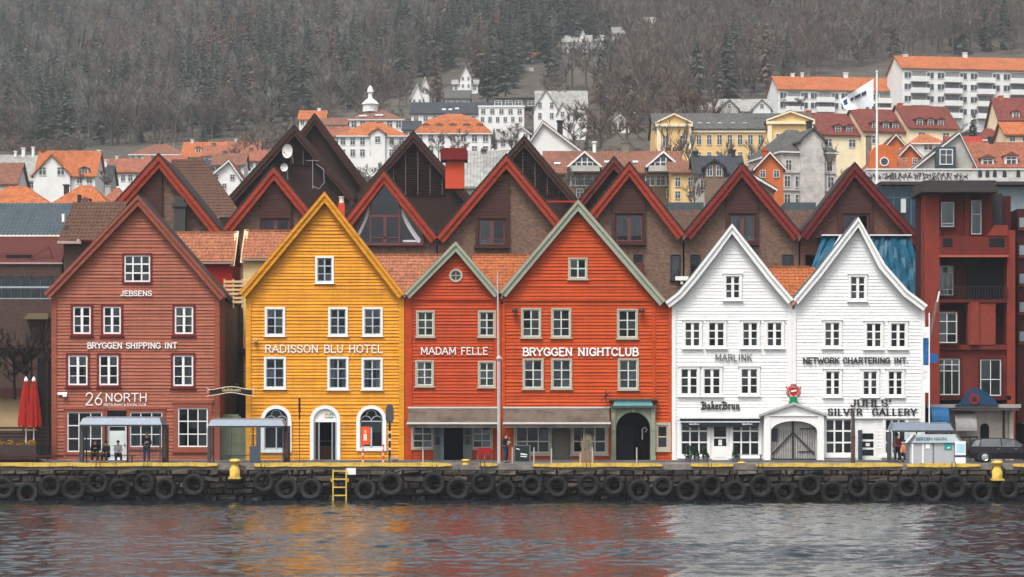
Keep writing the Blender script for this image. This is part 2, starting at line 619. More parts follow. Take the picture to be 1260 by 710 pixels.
# gusts: calmer and rougher streaks
gust = .75 + .35 * np.sin(gy * .21 + 1.2 * np.sin(gx * .05)) * np.sin(gx * .07 + 2 + gy * .03)
edge = np.clip(np.minimum.reduce([gx - WX0, WX1 - gx, gy - WY0]) / 3.0, 0, 1)
hz_ *= gust * edge
wv = np.stack([gx, gy, WZ + hz_], -1).reshape(-1, 3)
idx = np.arange(nx * ny).reshape(ny, nx)
q = np.stack([idx[:-1, :-1], idx[:-1, 1:], idx[1:, 1:], idx[1:, :-1]], -1).reshape(-1, 4)
me = D.meshes.new('harbour_water')
me.vertices.add(len(wv))
me.vertices.foreach_set('co', wv.astype(np.float32).ravel())
me.loops.add(len(q) * 4)
me.loops.foreach_set('vertex_index', q.astype(np.int32).ravel())
me.polygons.add(len(q))
me.polygons.foreach_set('loop_start', np.arange(0, len(q) * 4, 4, dtype=np.int32))
me.polygons.foreach_set('use_smooth', np.ones(len(q), dtype=bool))
me.materials.append(WATER)
me.update(calc_edges=True)
wo_ = D.objects.new('harbour_water', me)
COL.objects.link(wo_)
tag(wo_, kind='structure')
mb = MB()
for (a, b_, c, d_) in ((-900, 900, -500, WY0), (-900, WX0, WY0, WY1), (WX1, 900, WY0, WY1)):
    mb.poly([(a, c, WZ), (b_, c, WZ), (b_, d_, WZ), (a, d_, WZ)])
tag(mb.build('open_water', WATER), kind='structure')
sheet('harbour_bed', [-900, 900], [-500, 137.9], lambda x, y: WZ - 4.0, SOIL)

QY = 138.0
COB = mat('wet_cobble', (0.13, 0.125, 0.12), rough=0.45, var=0.35, nscale=3, grime=0.3, gscale=0.3, bump=0.4, bscale=6)
sheet('street', [-300 + 20 * i for i in range(31)], [138.5, 145, 150, 170, 193], lambda x, y: 0.0 if y < 180 else 0.2, COB)
# quay wall: rough stone blocks, one surface
QST = mat('quay_stone', (0.042, 0.035, 0.030), rough=0.75, var=0.7, nscale=1.4, grime=0.3, gscale=0.6, bump=0.9, bscale=5)
QST2 = mat('quay_stone_pale', (0.095, 0.075, 0.058), rough=0.75, var=0.5, nscale=1.6, grime=0.4, gscale=0.6, bump=0.9, bscale=5)
QSTD = mat('quay_stone_wet', (0.008, 0.008, 0.008), rough=0.4, var=0.5, nscale=1.4, grime=0.2, bump=0.9, bscale=5)
mb = MB()
mb.box(-300, 300, 138.12, 139.0, -6.0, -0.02, 2)
z = -0.28
for r, h in enumerate((0.34, 0.38, 0.36, 0.36, 0.38, 0.3)):
    x = -36.0 + random.random()
    while x < 36:
        L = random.uniform(0.3, 1.2)
        d = random.uniform(0.0, 0.22)
        g = 0.025
        mi = (1 if random.random() < (0.42 if r == 0 else 0.16) else 0) if r < 3 else (0 if r == 3 and random.random() < 0.5 else 2)
        x0, x1, z0, z1 = x + g, x + L - g, z - h + g, z - g * random.uniform(0.3, 1.6)
        y0 = 138.0 - d
        e = 0.05
        n = len(mb.v)
        j = lambda: random.uniform(-0.055, 0.055)
        mb.v += [(x0 + e + j(), y0 + j(), z0 + e + j()), (x1 - e + j(), y0 + j(), z0 + e + j()), (x1 - e + j(), y0 + j(), z1 - e + j()), (x0 + e + j(), y0 + j(), z1 - e + j()),
                 (x0, 138.14, z0), (x1, 138.14, z0), (x1, 138.14, z1), (x0, 138.14, z1)]
        for q in ((0, 1, 2, 3), (0, 4, 5, 1), (1, 5, 6, 2), (2, 6, 7, 3), (3, 7, 4, 0)):
            mb.f.append(tuple(n + i for i in q))
            mb.m.append(mi)
        x += L
    z -= h
tag(mb.build('quay_wall', [QST, QST2, QSTD]), kind='structure')
# concrete coping under the yellow kerb
CONC = mat('weathered_concrete', (0.20, 0.18, 0.16), rough=0.85, var=0.35, nscale=2, grime=0.5, gscale=0.8, bump=0.4)
mb = MB()
x = -40.0
while x < 40:
    L = random.uniform(2.2, 5.5)
    mb.box(x + 0.01, x + L - 0.01, 137.97 + random.uniform(-.02, .03), 138.9, -0.30, -0.012)
    x += L
tag(mb.build('quay_coping', CONC), kind='structure')
# pavement step in front of the houses
mb = MB()
mb.box(-60, 60, 148.4, 149.9, -0.05, 0.10)
tag(mb.build('pavement', COB), kind='structure')


def kerb_beam(px0, px1, dark=0.0):
    s_ = FOC / 138.0
    X0, X1 = (px0 - PXC) / s_, (px1 - PXC) / s_
    mb = MB()
    n = max(2, int((X1 - X0) / 0.8))
    top, bot = [], []
    for i in range(n + 1):
        x = X0 + (X1 - X0) * i / n - X0
        jt, jb = random.uniform(-.035, .015), random.uniform(-.02, .03)
        end = 0.05 if i in (0, n) else 0
        top.append((x, 0.135 + jt - end))
        bot.append((x, -0.09 + jb + end * 0.5))
    mb.band(top, bot, 0.0, 0.30)
    return mb.build('quay_kerb', YPAINT, None, (X0, 137.86, -0.02 - 0.05 * ((px0 + px1) / 2) / 1260.0))


KERBS = [(-60, 268, 'long yellow timber kerb beam on the quay edge below the brown red house'),
         (313, 556, 'yellow timber kerb beam on the quay edge below the yellow hotel front'),
         (590, 612, 'short yellow kerb beam beside the tall white flagpole'),
         (656, 815, 'yellow timber kerb beam on the quay edge below the nightclub'),
         (850, 902, 'short yellow kerb beam left of the bollard before the bakery'),
         (930, 1110, 'yellow timber kerb beam below the arched gateway of the white houses'),
         (1116, 1206, 'yellow timber kerb beam below the grey harbour kiosk'),
         (1246, 1330, 'yellow kerb beam in front of the black car, at the right edge')]
for a, b_, lab in KERBS:
    tag(kerb_beam(a, b_), lab, 'kerb beam', 'yellow kerb beams along the quay')


# ------------------------------------------------------------------ building pieces
class Fr:
    """local frame of a facade at depth Y: photo column/row -> local metres"""
    def __init__(s, pxc, Y):
        s.c, s.Y, s.k = pxc, Y, Y / FOC

    def x(s, px): return (px - s.c) * s.k
    def z(s, py): return CAMZ + (HOR - py) * s.k
    def loc(s): return (wx(s.c, s.Y), s.Y, 0.0)
    def pl(s, pts): return [(s.x(a), s.z(b)) for a, b in pts]


def xat(pl, z, lo=True):
    """x on a polyline of (x, z) (rising or falling) at height z"""
    p = sorted(pl, key=lambda q: q[1])
    return float(np.interp(z, [q[1] for q in p], [q[0] for q in p]))


def siding(wl, wr, zb, lpl, rpl, apex_z, eave_z, pitch, holes, lap=0.055, y=0.0):
    """lapped boards clipped to a gable and to holes (z0, z1, fl(z), fr(z))"""
    mb = MB()
    zs = set()
    jit = lap > 0.001
    bd = [zb]
    while bd[-1] < apex_z:
        bd.append(bd[-1] + pitch * (random.uniform(.86, 1.14) if jit else 1))
    lp = [lap * (random.uniform(.6, 1.35) if jit else 1) for _ in bd]
    zs.update(round(q, 4) for q in bd[:-1])
    for h in holes:
        zs.add(round(h[0], 4))
        zs.add(round(h[1], 4))
        for q in h[4] if len(h) > 4 else ():
            zs.add(round(q, 4))
    zs.add(round(eave_z, 4))
    zs.add(round(apex_z, 4))
    zs = sorted(z for z in zs if zb - 1e-6 <= z <= apex_z + 1e-6)

    def lim(z):
        if z <= eave_z:
            return wl, wr
        return max(wl, xat(lpl, z)), min(wr, xat(rpl, z))

    for z0, z1 in zip(zs[:-1], zs[1:]):
        if z1 - z0 < 1e-3:
            continue
        zm = (z0 + z1) / 2
        kk = max(0, int(np.searchsorted(bd, zm)) - 1)
        ph_ = bd[kk + 1] - bd[kk]
        f0 = (z0 - bd[kk]) / ph_
        f1 = (z1 - bd[kk]) / ph_
        y0, y1 = y - lp[kk] * (1 - f0), y - lp[kk] * (1 - f1)
        l0, r0 = lim(z0)
        l1, r1 = lim(z1)
        segs = [(l0, l1, r0, r1)]
        for h in holes:
            if h[0] - 1e-4 < zm < h[1] + 1e-4:
                a0, a1, b0, b1 = h[2](z0), h[2](z1), h[3](z0), h[3](z1)
                new = []
                for s in segs:
                    if (b0 + b1) / 2 <= (s[0] + s[1]) / 2 or (a0 + a1) / 2 >= (s[2] + s[3]) / 2:
                        new.append(s)
                        continue
                    if (a0 + a1) > (s[0] + s[1]):
                        new.append((s[0], s[1], a0, a1))
                    if (b0 + b1) < (s[2] + s[3]):
                        new.append((b0, b1, s[2], s[3]))
                segs = new
        for (a0, a1, b0, b1) in segs:
            if b0 - a0 < 1e-3 and b1 - a1 < 1e-3:
                continue
            mb.poly([(a0, y0, z0), (b0, y0, z0), (b1, y1, z1), (a1, y1, z1)])
            if f0 < 0.02 and kk > 0:
                mb.poly([(a0, y + 0.0, z0), (b0, y + 0.0, z0), (b0, y0, z0), (a0, y0, z0)])
    return mb


def rect_hole(x0, x1, z0, z1):
    return (z0, z1, lambda z: x0, lambda z: x1)


def arch_hole(x0, x1, z0, zs_, z1):
    """straight jambs to zs_, then a half ellipse up to z1"""
    xc, hw, rise = (x0 + x1) / 2, (x1 - x0) / 2, z1 - zs_
    def half(z):
        if z <= zs_:
            return hw
        q = min(1.0, (z - zs_) / rise)
        return hw * math.sqrt(max(0.0, 1 - q * q))
    return (z0, z1, lambda z: xc - half(z), lambda z: xc + half(z), [zs_ + rise * q for q in (0, .3, .55, .75, .88, .96)])


def arch_pts(x0, x1, z0, zs_, z1, n=14, grow=0.0):
    xc, hw, rise = (x0 + x1) / 2, (x1 - x0) / 2 + grow, z1 - zs_ + grow
    pts = [(xc - hw, z0)] + [(xc - hw * math.cos(math.pi * i / n), zs_ + rise * math.sin(math.pi * i / n)) for i in range(n + 1)] + [(xc + hw, z0)]
    return pts


GLASSES = [GLASS, glass_mat('window_glass_grey', (.48, .54, .58)), glass_mat('window_glass_dim', (.25, .30, .34)), GLASS]


def window(parent, x0, x1, z0, z1, cols=2, rows=(1 / 3, 2 / 3), cas=None, sash=WTRIM, glass=None, cw=0.1, fw=0.07, bw=0.035, mull=None, curt=None, cm=None,
           y=0.0, head=0.0, sill=0.0, name='window', kick=0.0, kickm=None):
    """a window set in its hole; x0..z1 is the outside of the sash frame"""
    xc, w2, H = (x0 + x1) / 2, (x1 - x0) / 2, z1 - z0
    mb = MB()
    if cas is not None and cw > 0:
        mb.box(-w2 - cw, -w2, y - .10, y + .06, -cw, H + cw)
        mb.box(w2, w2 + cw, y - .10, y + .06, -cw, H + cw)
        mb.box(-w2, w2, y - .10, y + .06, H, H + cw)
        mb.box(-w2, w2, y - .10, y + .06, -cw, 0)
        if head > 0:
            mb.box(-w2 - cw - .06, w2 + cw + .06, y - .14, y + .02, H + cw + .002, H + cw + head)
        if sill > 0:
            mb.box(-w2 - cw - .08, w2 + cw + .08, y - .15, y + .02, -cw - sill, -cw - .002)
    else:
        mb.box(-w2, w2, y + .05, y + .055, H - .01, H)
    wo = mb.build(name, cas or sash, parent, (xc, 0, z0))
    sb = MB()
    ya, yb = y - .045, y + .05
    sb.box(-w2 + .001, -w2 + fw, ya, yb, 0.001, H - .001)
    sb.box(w2 - fw, w2 - .001, ya, yb, 0.001, H - .001)
    sb.box(-w2 + fw, w2 - fw, ya, yb, H - fw, H - .001)
    sb.box(-w2 + fw, w2 - fw, ya, yb, 0.001, fw + kick)
    for c in range(1, cols):
        xx = -w2 + 2 * w2 * c / cols
        mw = (mull or bw) if (cols == 2) else bw
        sb.box(xx - mw / 2, xx + mw / 2, ya + .004, yb - .004, fw + kick, H - fw)
    for i, r in enumerate(rows):
        zz = H * r
        if zz < kick + .1:
            continue
        rw = bw * (1.5 if (r == max(rows) and mull) else 1)
        sb.box(-w2 + fw, w2 - fw, ya + .008, yb - .008, zz - rw / 2, zz + rw / 2)
    sb.build('sash', sash, wo)
    g = MB()
    xe = [-w2 + fw * .5] + [-w2 + 2 * w2 * c / cols for c in range(1, cols)] + [w2 - fw * .5]
    ze_ = [fw * .5 + kick] + [H * r for r in rows if H * r > kick + .1] + [H - fw * .5]
    jg = lambda: y + .02 + random.uniform(-.006, .006)
    for xa, xb in zip(xe[:-1], xe[1:]):
        for za, zb_ in zip(ze_[:-1], ze_[1:]):
            ty, tx = random.uniform(-.010, .012), random.uniform(-.006, .006)
            g.poly([(xa, y + .02 - ty - tx, za), (xb, y + .02 - ty + tx, za), (xb, y + .02 + ty + tx, zb_), (xa, y + .02 + ty - tx, zb_)])
    g.build('glass', glass or random.choice(GLASSES), wo)
    if curt:
        cb = MB()
        def drape(a, b_, c, d):
            n = max(4, int((b_ - a) / .07))
            for i in range(n):
                q0, q1 = a + (b_ - a) * i / n, a + (b_ - a) * (i + 1) / n
                cb.poly([(q0, y + .2 + .03 * (i % 2), c), (q1, y + .2 + .03 * ((i + 1) % 2), c), (q1, y + .2 + .03 * ((i + 1) % 2), d), (q0, y + .2 + .03 * (i % 2), d)])
        if 's' in curt:      # side drapes
            drape(-w2, -w2 * .45, 0, H)
            drape(w2 * .45, w2, 0, H)
        if 'f' in curt:      # full sheer
            drape(-w2, w2, 0, H)
        if 'b' in curt:      # bottom
            drape(-w2, w2, 0, H * .3)
        if 't' in curt:
            drape(-w2, w2, H * .55, H)
        cb.build('curtain', cm or CURT, wo)
    return wo


def roof_band(parent, top, y0, y1, th, m, name='roof'):
    mb = MB()
    for i in range(len(top) - 1):
        (x0, z0), (x1, z1) = top[i], top[i + 1]
        mb.prism([(x0, z0 - th), (x1, z1 - th), (x1, z1), (x0, z0)], y0, y1)
    return mb.build(name, m, parent)


def off_poly(pl, d):
    """polyline shifted straight down along its own normal by d (towards the inside of a gable)"""
    out = []
    for i, p in enumerate(pl):
        a = Vector(pl[max(i - 1, 0)])
        b_ = Vector(pl[min(i + 1, len(pl) - 1)])
        t_ = (b_ - a).normalized()
        n = Vector((t_.y, -t_.x))
        if n.y > 0:
            n = -n
        out.append((p[0] + n.x * d, p[1] + n.y * d))
    return out


def gable_shell(T, wl, wr, zb, lpl, rpl, depth, m, y=0.0):
    """side and back walls"""
    eave = min(xz(lpl, wl), xz(rpl, wr))
    mb = MB()
    mb.poly([(wl, y + depth, zb), (wl, y, zb), (wl, y, eave), (wl, y + depth, eave)])
    mb.poly([(wr, y, zb), (wr, y + depth, zb), (wr, y + depth, eave), (wr, y, eave)])
    ap = max(lpl, key=lambda q: q[1])
    mb.poly([(wr, y + depth, zb), (wl, y + depth, zb), (wl, y + depth, eave), (ap[0], y + depth, ap[1] - .2), (wr, y + depth, eave)])
    return mb.build('side_wall', m, T)


def xz(pl, x):
    p = sorted(pl)
    return float(np.interp(x, [q[0] for q in p], [q[1] for q in p]))


def front_house(label, pxc, wl, wr, lpl, rpl, m, trim, barge, roofm, holes, pitch=0.20, bw=0.45, depth=3.0, corner=0.30, Y=150.0, name='wooden_house', lap=0.052):
    """lpl, rpl: outer top edge of the roof from eave to apex, in photo pixels"""
    fr = Fr(pxc, Y)
    T = thing(name, label, 'house', fr.loc(), 'old wooden wharf houses along the quay')
    L, Rr = fr.pl(lpl), fr.pl(rpl)
    Li, Ri = off_poly(L, 0.22), off_poly(Rr, 0.22)
    ap = (L[-1][0], L[-1][1] - 0.32)
    Li[-1] = ap
    Ri[-1] = ap
    WL, WR = fr.x(wl), fr.x(wr)
    ez = min(xz(Li, WL), xz(Ri, WR))
    sd_ = siding(WL, WR, 0.02, Li, Ri, ap[1], ez, pitch, holes, lap=lap)
    sd_.build('wall', m, T)
    gable_shell(T, WL, WR, 0.0, Li, Ri, depth, m)
    for x0, x1 in ((WL - .02, WL + corner), (WR - corner, WR + .02)):
        MB().box(x0, x1, -.095, .03, 0.03, ez - .05).build('corner_board', trim, T)
    MB().box(WL + .03, WR - .03, depth, 16.0, 0, ez - .3).build('rear_wing', BRICK, T)
    MB().prism([(WL - .1, ez - .3), (WR + .1, ez - .3), (WR + .1, ez - .1), (WL - .1, ez - .1)], depth + .3, 16.2).build('rear_roof', TILED, T)
    # barge boards: a wide one and a moulding on top
    for pl, sgn in ((L, 1), (Rr, -1)):
        lo = off_poly(pl, bw)
        lo[-1] = (pl[-1][0], pl[-1][1] - bw * 1.42)
        mid = off_poly(pl, bw * .38)
        mid[-1] = (pl[-1][0], pl[-1][1] - bw * .38 * 1.42)
        bb = MB()
        if sgn > 0:
            bb.band(mid, lo, -.42, -.33)
            bb.band(pl, mid, -.50, -.33)
        else:
            bb.band(mid[::-1], lo[::-1], -.42, -.33)
            bb.band(pl[::-1], mid[::-1], -.50, -.33)
        bb.build('barge_board', barge, T)
    up = lambda pl: [(x, z + .05) for x, z in pl]
    roof_band(T, up(L) + up(Rr)[::-1][1:], -.47, depth + .2, .14, roofm)
    # boarded soffit and gable floor keep the inside dark
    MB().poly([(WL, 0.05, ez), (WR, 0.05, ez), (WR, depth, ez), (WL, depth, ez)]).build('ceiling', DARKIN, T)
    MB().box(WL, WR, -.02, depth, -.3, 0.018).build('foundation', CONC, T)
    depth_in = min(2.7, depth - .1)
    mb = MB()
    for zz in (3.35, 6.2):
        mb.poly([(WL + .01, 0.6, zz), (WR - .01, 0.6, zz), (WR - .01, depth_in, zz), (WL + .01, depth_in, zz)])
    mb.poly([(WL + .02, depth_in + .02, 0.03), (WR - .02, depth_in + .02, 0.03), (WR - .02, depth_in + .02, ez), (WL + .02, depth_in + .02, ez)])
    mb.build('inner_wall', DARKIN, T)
    return T, fr


def R4(fr, r):
    return fr.x(r[0]), fr.x(r[2]), fr.z(r[3]), fr.z(r[1])


def rholes(fr, rects):
    return [rect_hole(*R4(fr, r)) for r in rects]


# ------------------------------------------------------------------ house 1, brown red
fr = Fr(168, 150)
W1 = {'top': (153, 314, 185, 347)}
W2 = [(90, 377, 112, 411), (127, 377, 149, 411), (215, 377, 238, 411)]
W3 = [(84, 437, 108, 474), (122, 437, 146, 474), (213, 437, 238, 475)]
SH = [(83, 507, 126, 556), (160, 507, 200, 550), (219, 502, 256, 550)]
DOOR = (132, 505, 156, 567)
T, fr = front_house('brown red boarded wharf house with a bus shelter full of people before it', 168, 64, 270, [(55.5, 362), (171, 241)], [(279, 364), (171, 241)], JEB, JEBT, JEBT, TILED,
                    rholes(fr, [W1['top']] + W2 + W3 + SH + [DOOR]))
H1 = T
window(T, *R4(fr, W1['top']), cols=3, rows=(1 / 3, 2 / 3), cas=JEBD, cw=.12, fw=.09, bw=.09)
for r in W2 + W3:
    window(T, *R4(fr, r), cols=2, rows=(.31, .64), cas=JEBD, cw=.13, fw=.10, bw=.045, mull=.15, sill=.05, cm=random.choice([CURT, CURTD, CURTD]), curt=random.choice(['s', 'b', None, 's']))
window(T, *R4(fr, SH[0]), cols=3, rows=(.33, .66), cas=JEBT, cw=.17, fw=.07, bw=.06, head=.14, name='shop_window')
window(T, *R4(fr, SH[1]), cols=3, rows=(.36, .69), cas=JEBT, cw=.17, fw=.07, bw=.06, head=.14, name='shop_window', curt='b', cm=CURT)
window(T, *R4(fr, SH[2]), cols=3, rows=(.33, .66), cas=JEBT, cw=.28, fw=.08, bw=.06, head=.2, sill=.06, name='shop_window')
x0, x1, z0, z1 = R4(fr, DOOR)
d = MB().box(x0 - .15, x0, -.07, .3, 0.03, z1 + .15).box(x1, x1 + .15, -.07, .3, 0.03, z1 + .15).box(x0, x1, -.07, .3, z1, z1 + .15)
dw = d.build('door_frame', JEBT, T)
d = MB().box(x0, x1, .12, .17, .03, 1.9).box(x0, x1, .12, .17, 2.15, 2.25)
d.box(x0, x0 + .12, .11, .17, 1.9, 2.15).box(x1 - .12, x1, .11, .17, 1.9, 2.15)
d.box(x0 + .15, x1 - .15, .10, .12, .3, .85).box(x0 + .15, x1 - .15, .10, .12, 1.0, 1.75)
dd = d.build('door', WTRIM, T)
MB().poly([(x0, .15, 1.9), (x1, .15, 1.9), (x1, .15, z1), (x0, .15, z1)]).build('glass', GLASSD, dd)
MB().box(x1 - .15, x1 - .11, .04, .10, .95, 1.1).build('handle', BLK, dd)
lettering('JEBSENS', T, fr.x(149), fr.x(187), fr.z(364), fr.z(358), -.085, SIGNW, weight=.20)
lettering('BRYGGEN SHIPPING INT', T, fr.x(108), fr.x(218), fr.z(428.6), fr.z(421.8), -.085, SIGNW, weight=.20)
lettering('26', T, fr.x(106), fr.x(126), fr.z(498.3), fr.z(483.2), -.085, SIGNW, weight=.09, serif=False)
lettering('NORTH', T, fr.x(130), fr.x(181), fr.z(493.8), fr.z(484.2), -.085, SIGNW, weight=.15, serif=False)
small_text('RESTAURANT & SOCIAL CLUB', T, fr.x(128), fr.x(180), fr.z(498), -.05, SIGNW)
b = MB().box(-.28, .3, -.16, -.03, .0, .17).box(.05, .3, -.26, -.16, -.12, .1)
b.build('wall_lamp', SIGNW, T, (fr.x(77), 0, fr.z(486)))

# ------------------------------------------------------------------ house 2, yellow
fr = Fr(400, 150)
W1 = (388, 315, 411, 349)
W2 = [(326, 378, 351, 414), (404, 378, 428, 414), (446, 378, 471, 414)]
W3 = [(325, 439, 352, 479), (403, 439, 429, 480), (445, 440, 471, 480)]
ARW = [(325.5, 503, 354.5, 553), (443, 503, 471, 551)]
ARD = (386, 503, 414.5, 568)
ah = [arch_hole(fr.x(a), fr.x(c), fr.z(d_), fr.z(b_ + 14), fr.z(b_)) for a, b_, c, d_ in ARW + [ARD]]
T, fr = front_house('yellow boarded wharf house with three white arched openings', 400, 303, 497, [(295, 361.5), (400, 237)], [(498, 362), (400, 237)], YEL, YELT, YELT, TILE,
                    rholes(fr, [W1] + W2 + W3) + ah)
H2 = T
for i, r in enumerate([W1] + W2 + W3):
    window(T, *R4(fr, (r[0] + 2.5, r[1] + 2.5, r[2] - 2.5, r[3] - 2.5)), cols=2, rows=(.33, .66), cas=WTRIM, cw=.125, fw=.055, bw=.045, mull=.08, sash=mat('pale_blue_grey_sash', S(176, 186, 196), rough=.5, grime=.05),
           curt=['', 's', 'b', 'b', 'f', 's', 's'][i] or None, cm=[CURT, CURTD, CURT, BEIGEC, CURTD, CURT, CURT][i], sill=.03)
for i, (a, b_, c, d_) in enumerate(ARW + [ARD]):
    x0, x1, z0, z1 = fr.x(a), fr.x(c), fr.z(d_), fr.z(b_)
    zs_ = fr.z(b_ + 14)
    dr = i == 2
    z0 = .02 if dr else z0
    A, B = arch_pts(x0, x1, z0, zs_, z1), arch_pts(x0, x1, z0 if dr else z0 - .2, zs_, z1, grow=.22)
    mb = MB().band(B, A, -.12, .10) if False else MB()
    for q in range(len(A) - 1):
        mb.prism([A[q], A[q + 1], B[q + 1], B[q]][::-1], -.12, .10)
    if not dr:
        mb.box(x0 - .22, x1 + .22, -.13, .10, z0 - .20, z0)
    wo = mb.build('arched_door' if dr else 'arched_window', WTRIM, T)
    xc = (x0 + x1) / 2
    gpts = arch_pts(x0, x1, z0, zs_, z1)
    if dr:
        fan = [p for p in gpts if p[1] >= zs_ - .15]
        MB().prism([(x0, zs_ - .1)] + fan[1:-1] + [(x1, zs_ - .1)] if False else [(x1, zs_ - .12), (x0, zs_ - .12)][::-1] + fan[::-1], .02, .06).build('fanlight_panel', SIGNW, wo)
        for px, mm in ((402, plain('sign_amber', S(216, 150, 70))), (407.5, plain('sign_teal', S(60, 170, 140)))):
            e = MB()
            X = fr.x(px)
            Z = fr.z(511)
            e.box(X - .10, X - .06, -.01, .02, Z - .1, Z + .05).box(X + .06, X + .10, -.01, .02, Z - .1, Z + .05).box(X - .13, X + .13, -.01, .02, Z - .14, Z - .1).tube([(X - .09, 0, Z + .05), (X, 0, Z + .13), (X + .09, 0, Z + .05)], .025, 6)
            e.build('emblem', mm, wo)
        g = MB().box(x0, x0 + .1, .04, .1, z0, zs_).box(x1 - .1, x1, .04, .1, z0, zs_).box(x0 + .28, x0 + .36, .05, .1, z0, zs_).box(x1 - .33, x1 - .26, .05, .1, z0, zs_)
        g.build('door_post', GREYM, wo)
        MB().box(x0 + .1, x0 + .28, .06, .07, z0, zs_).box(x1 - .26, x1 - .1, .06, .07, z0, zs_).build('glass', GLASS, wo)
        MB().box(x0 - .1, x1 + .1, -.35, .05, .02, .12).build('doorstep', CONC, wo)
        MB().box(xc - .8, xc + .3, 1.6, 2.0, .03, .95).box(xc - .9, xc + .9, 2.3, 2.5, 1.2, 1.3).build('counter', plain('warm_wood', (.16, .07, .03)), wo)
    else:
        MB().poly([(x, .06, z) for x, z in gpts][::-1] if False else [(x, .06, z) for x, z in gpts[::-1]]).build('glass', GLASS, wo)
        s_ = MB().box(xc - .035, xc + .035, .0, .07, z0, zs_ + .05).box(x0, x1, .0, .07, zs_ - .12, zs_ - .05) if i == 0 else MB().box(xc - .05, xc + .04, .0, .07, z0, z0 + 1.25).box(x0, x1, .0, .07, zs_ - .1, zs_ - .04)
        s_.box(x0, x0 + .06, .0, .07, z0, zs_).box(x1 - .06, x1, .0, .07, z0, zs_).box(x0 + .06, x1 - .06, .0, .07, z0, z0 + .1)
        for cx_, rr in ((xc - .34, .34), (xc + .34, .34), (xc, .30)):
            zc_ = zs_ - .08 if cx_ != xc else zs_ + .32
            s_.tube([(cx_ + rr * math.cos(q * math.pi / 8), .035, zc_ + rr * math.sin(q * math.pi / 8)) for q in range(9)], .025, 5)
        s_.build('sash', mat('pale_blue_grey_sash', S(176, 186, 196)), wo)
        MB().box(x0, x1, .3, .32, zs_ - .75, zs_ - .1).build('curtain', CURT, wo) if i == 1 else MB().box(x0, x1, .35, .37, zs_ - .1, z1).build('curtain', CURTD, wo)
        if i == 1:
            p = MB().box(x0 + .05, xc - .08, .02, .05, z0 + .2, z0 + 1.3)
            po = p.build('poster', mat('orange_poster', S(226, 84, 34), var=.15, grime=0), wo)
            MB().box(x0 + .22, x0 + .42, .008, .019, z0 + .45, z0 + .85).box(x0 + .28, x0 + .36, .008, .019, z0 + .9, z0 + 1.1).build('print', plain('poster_cream', S(240, 214, 190)), po)
lettering('RADISSON BLU HOTEL', T, fr.x(326.5), fr.x(471), fr.z(433.6), fr.z(424.8), -.085, SIGNW, weight=.16)
b = MB().box(-.1, .1, -.3, -.03, -.1, .1).tube([(0, -.3, 0), (0, -.36, -.02)], [.09, .11], 10)
b.build('wall_lamp', plain('cream_lamp', S(225, 200, 160)), T, (fr.x(314.5), 0, fr.z(419)))

# ------------------------------------------------------------------ house 3, small red with grey green barge boards
SAGEB = mat('sage_barge', S(152, 160, 142), rough=.6, var=.1, grime=.15)
fr = Fr(558, 150)
W2 = [(512, 382, 535, 415), (588, 382, 610, 415)]
W3 = [(511, 443, 534, 476), (588, 444, 610, 477)]
SH = [(508.5, 525, 532, 551), (582, 525, 604, 551)]
DOOR = (536, 522, 580, 567.5)
rc, rr = (fr.x(561), fr.z(339)), .34
rh = (rc[1] - rr, rc[1] + rr, lambda z: rc[0] - math.sqrt(max(0, rr * rr - (z - rc[1]) ** 2)), lambda z: rc[0] + math.sqrt(max(0, rr * rr - (z - rc[1]) ** 2)), [rc[1] + rr * q for q in (-.92, -.7, -.4, 0, .4, .7, .92)])
T, fr = front_house('small red boarded wharf house with a round gable window', 558, 498.5, 616, [(498, 362), (561, 298)], [(615, 361), (561, 298)], ORB, ORB, SAGEB, TILE,
                    rholes(fr, W2 + W3 + SH + [DOOR]) + [rh], bw=.42, corner=.42)
H3 = T
mb = MB()
o_, i_ = [], []
for q in range(24):
    a = 2 * math.pi * q / 24
    o_.append((rc[0] + .42 * math.cos(a), rc[1] + .42 * math.sin(a)))
    i_.append((rc[0] + .29 * math.cos(a), rc[1] + .29 * math.sin(a)))
for q in range(24):
    j = (q + 1) % 24
    mb.prism([i_[q], o_[q], o_[j], i_[j]], -.09, .05)
wo = mb.build('round_window', CREAMT, T)
MB().poly([(x, .02, z) for x, z in i_]).build('glass', GLASS, wo)
MB().box(rc[0] - .025, rc[0] + .025, -.03, .015, rc[1] - .3, rc[1] + .3).box(rc[0] - .3, rc[0] + .3, -.03, .01, rc[1] - .025, rc[1] + .025).build('sash', CREAMT, wo)
SASHG = mat('grey_green_sash', S(196, 202, 192), rough=.5, grime=.05)
for i, r in enumerate(W2 + W3):
    window(T, *R4(fr, (r[0] + 2, r[1] + 2, r[2] - 2, r[3] - 2)), cols=2, rows=(.33, .66), cas=CREAMT, cw=.1, fw=.06, bw=.05, mull=.08, sash=SASHG, curt='fffb'[i] if i < 3 else 'f', cm=[BEIGEC, BEIGEC, CURT, CURT][i], sill=.05)
MB().box(fr.x(499), fr.x(615.5), -.1, .02, fr.z(369.5), fr.z(366.5)).build('gable_trim', ORB, T)
lettering('MADAM FELLE', T, fr.x(518), fr.x(600), fr.z(436), fr.z(427.6), -.085, SIGNW, weight=.15)


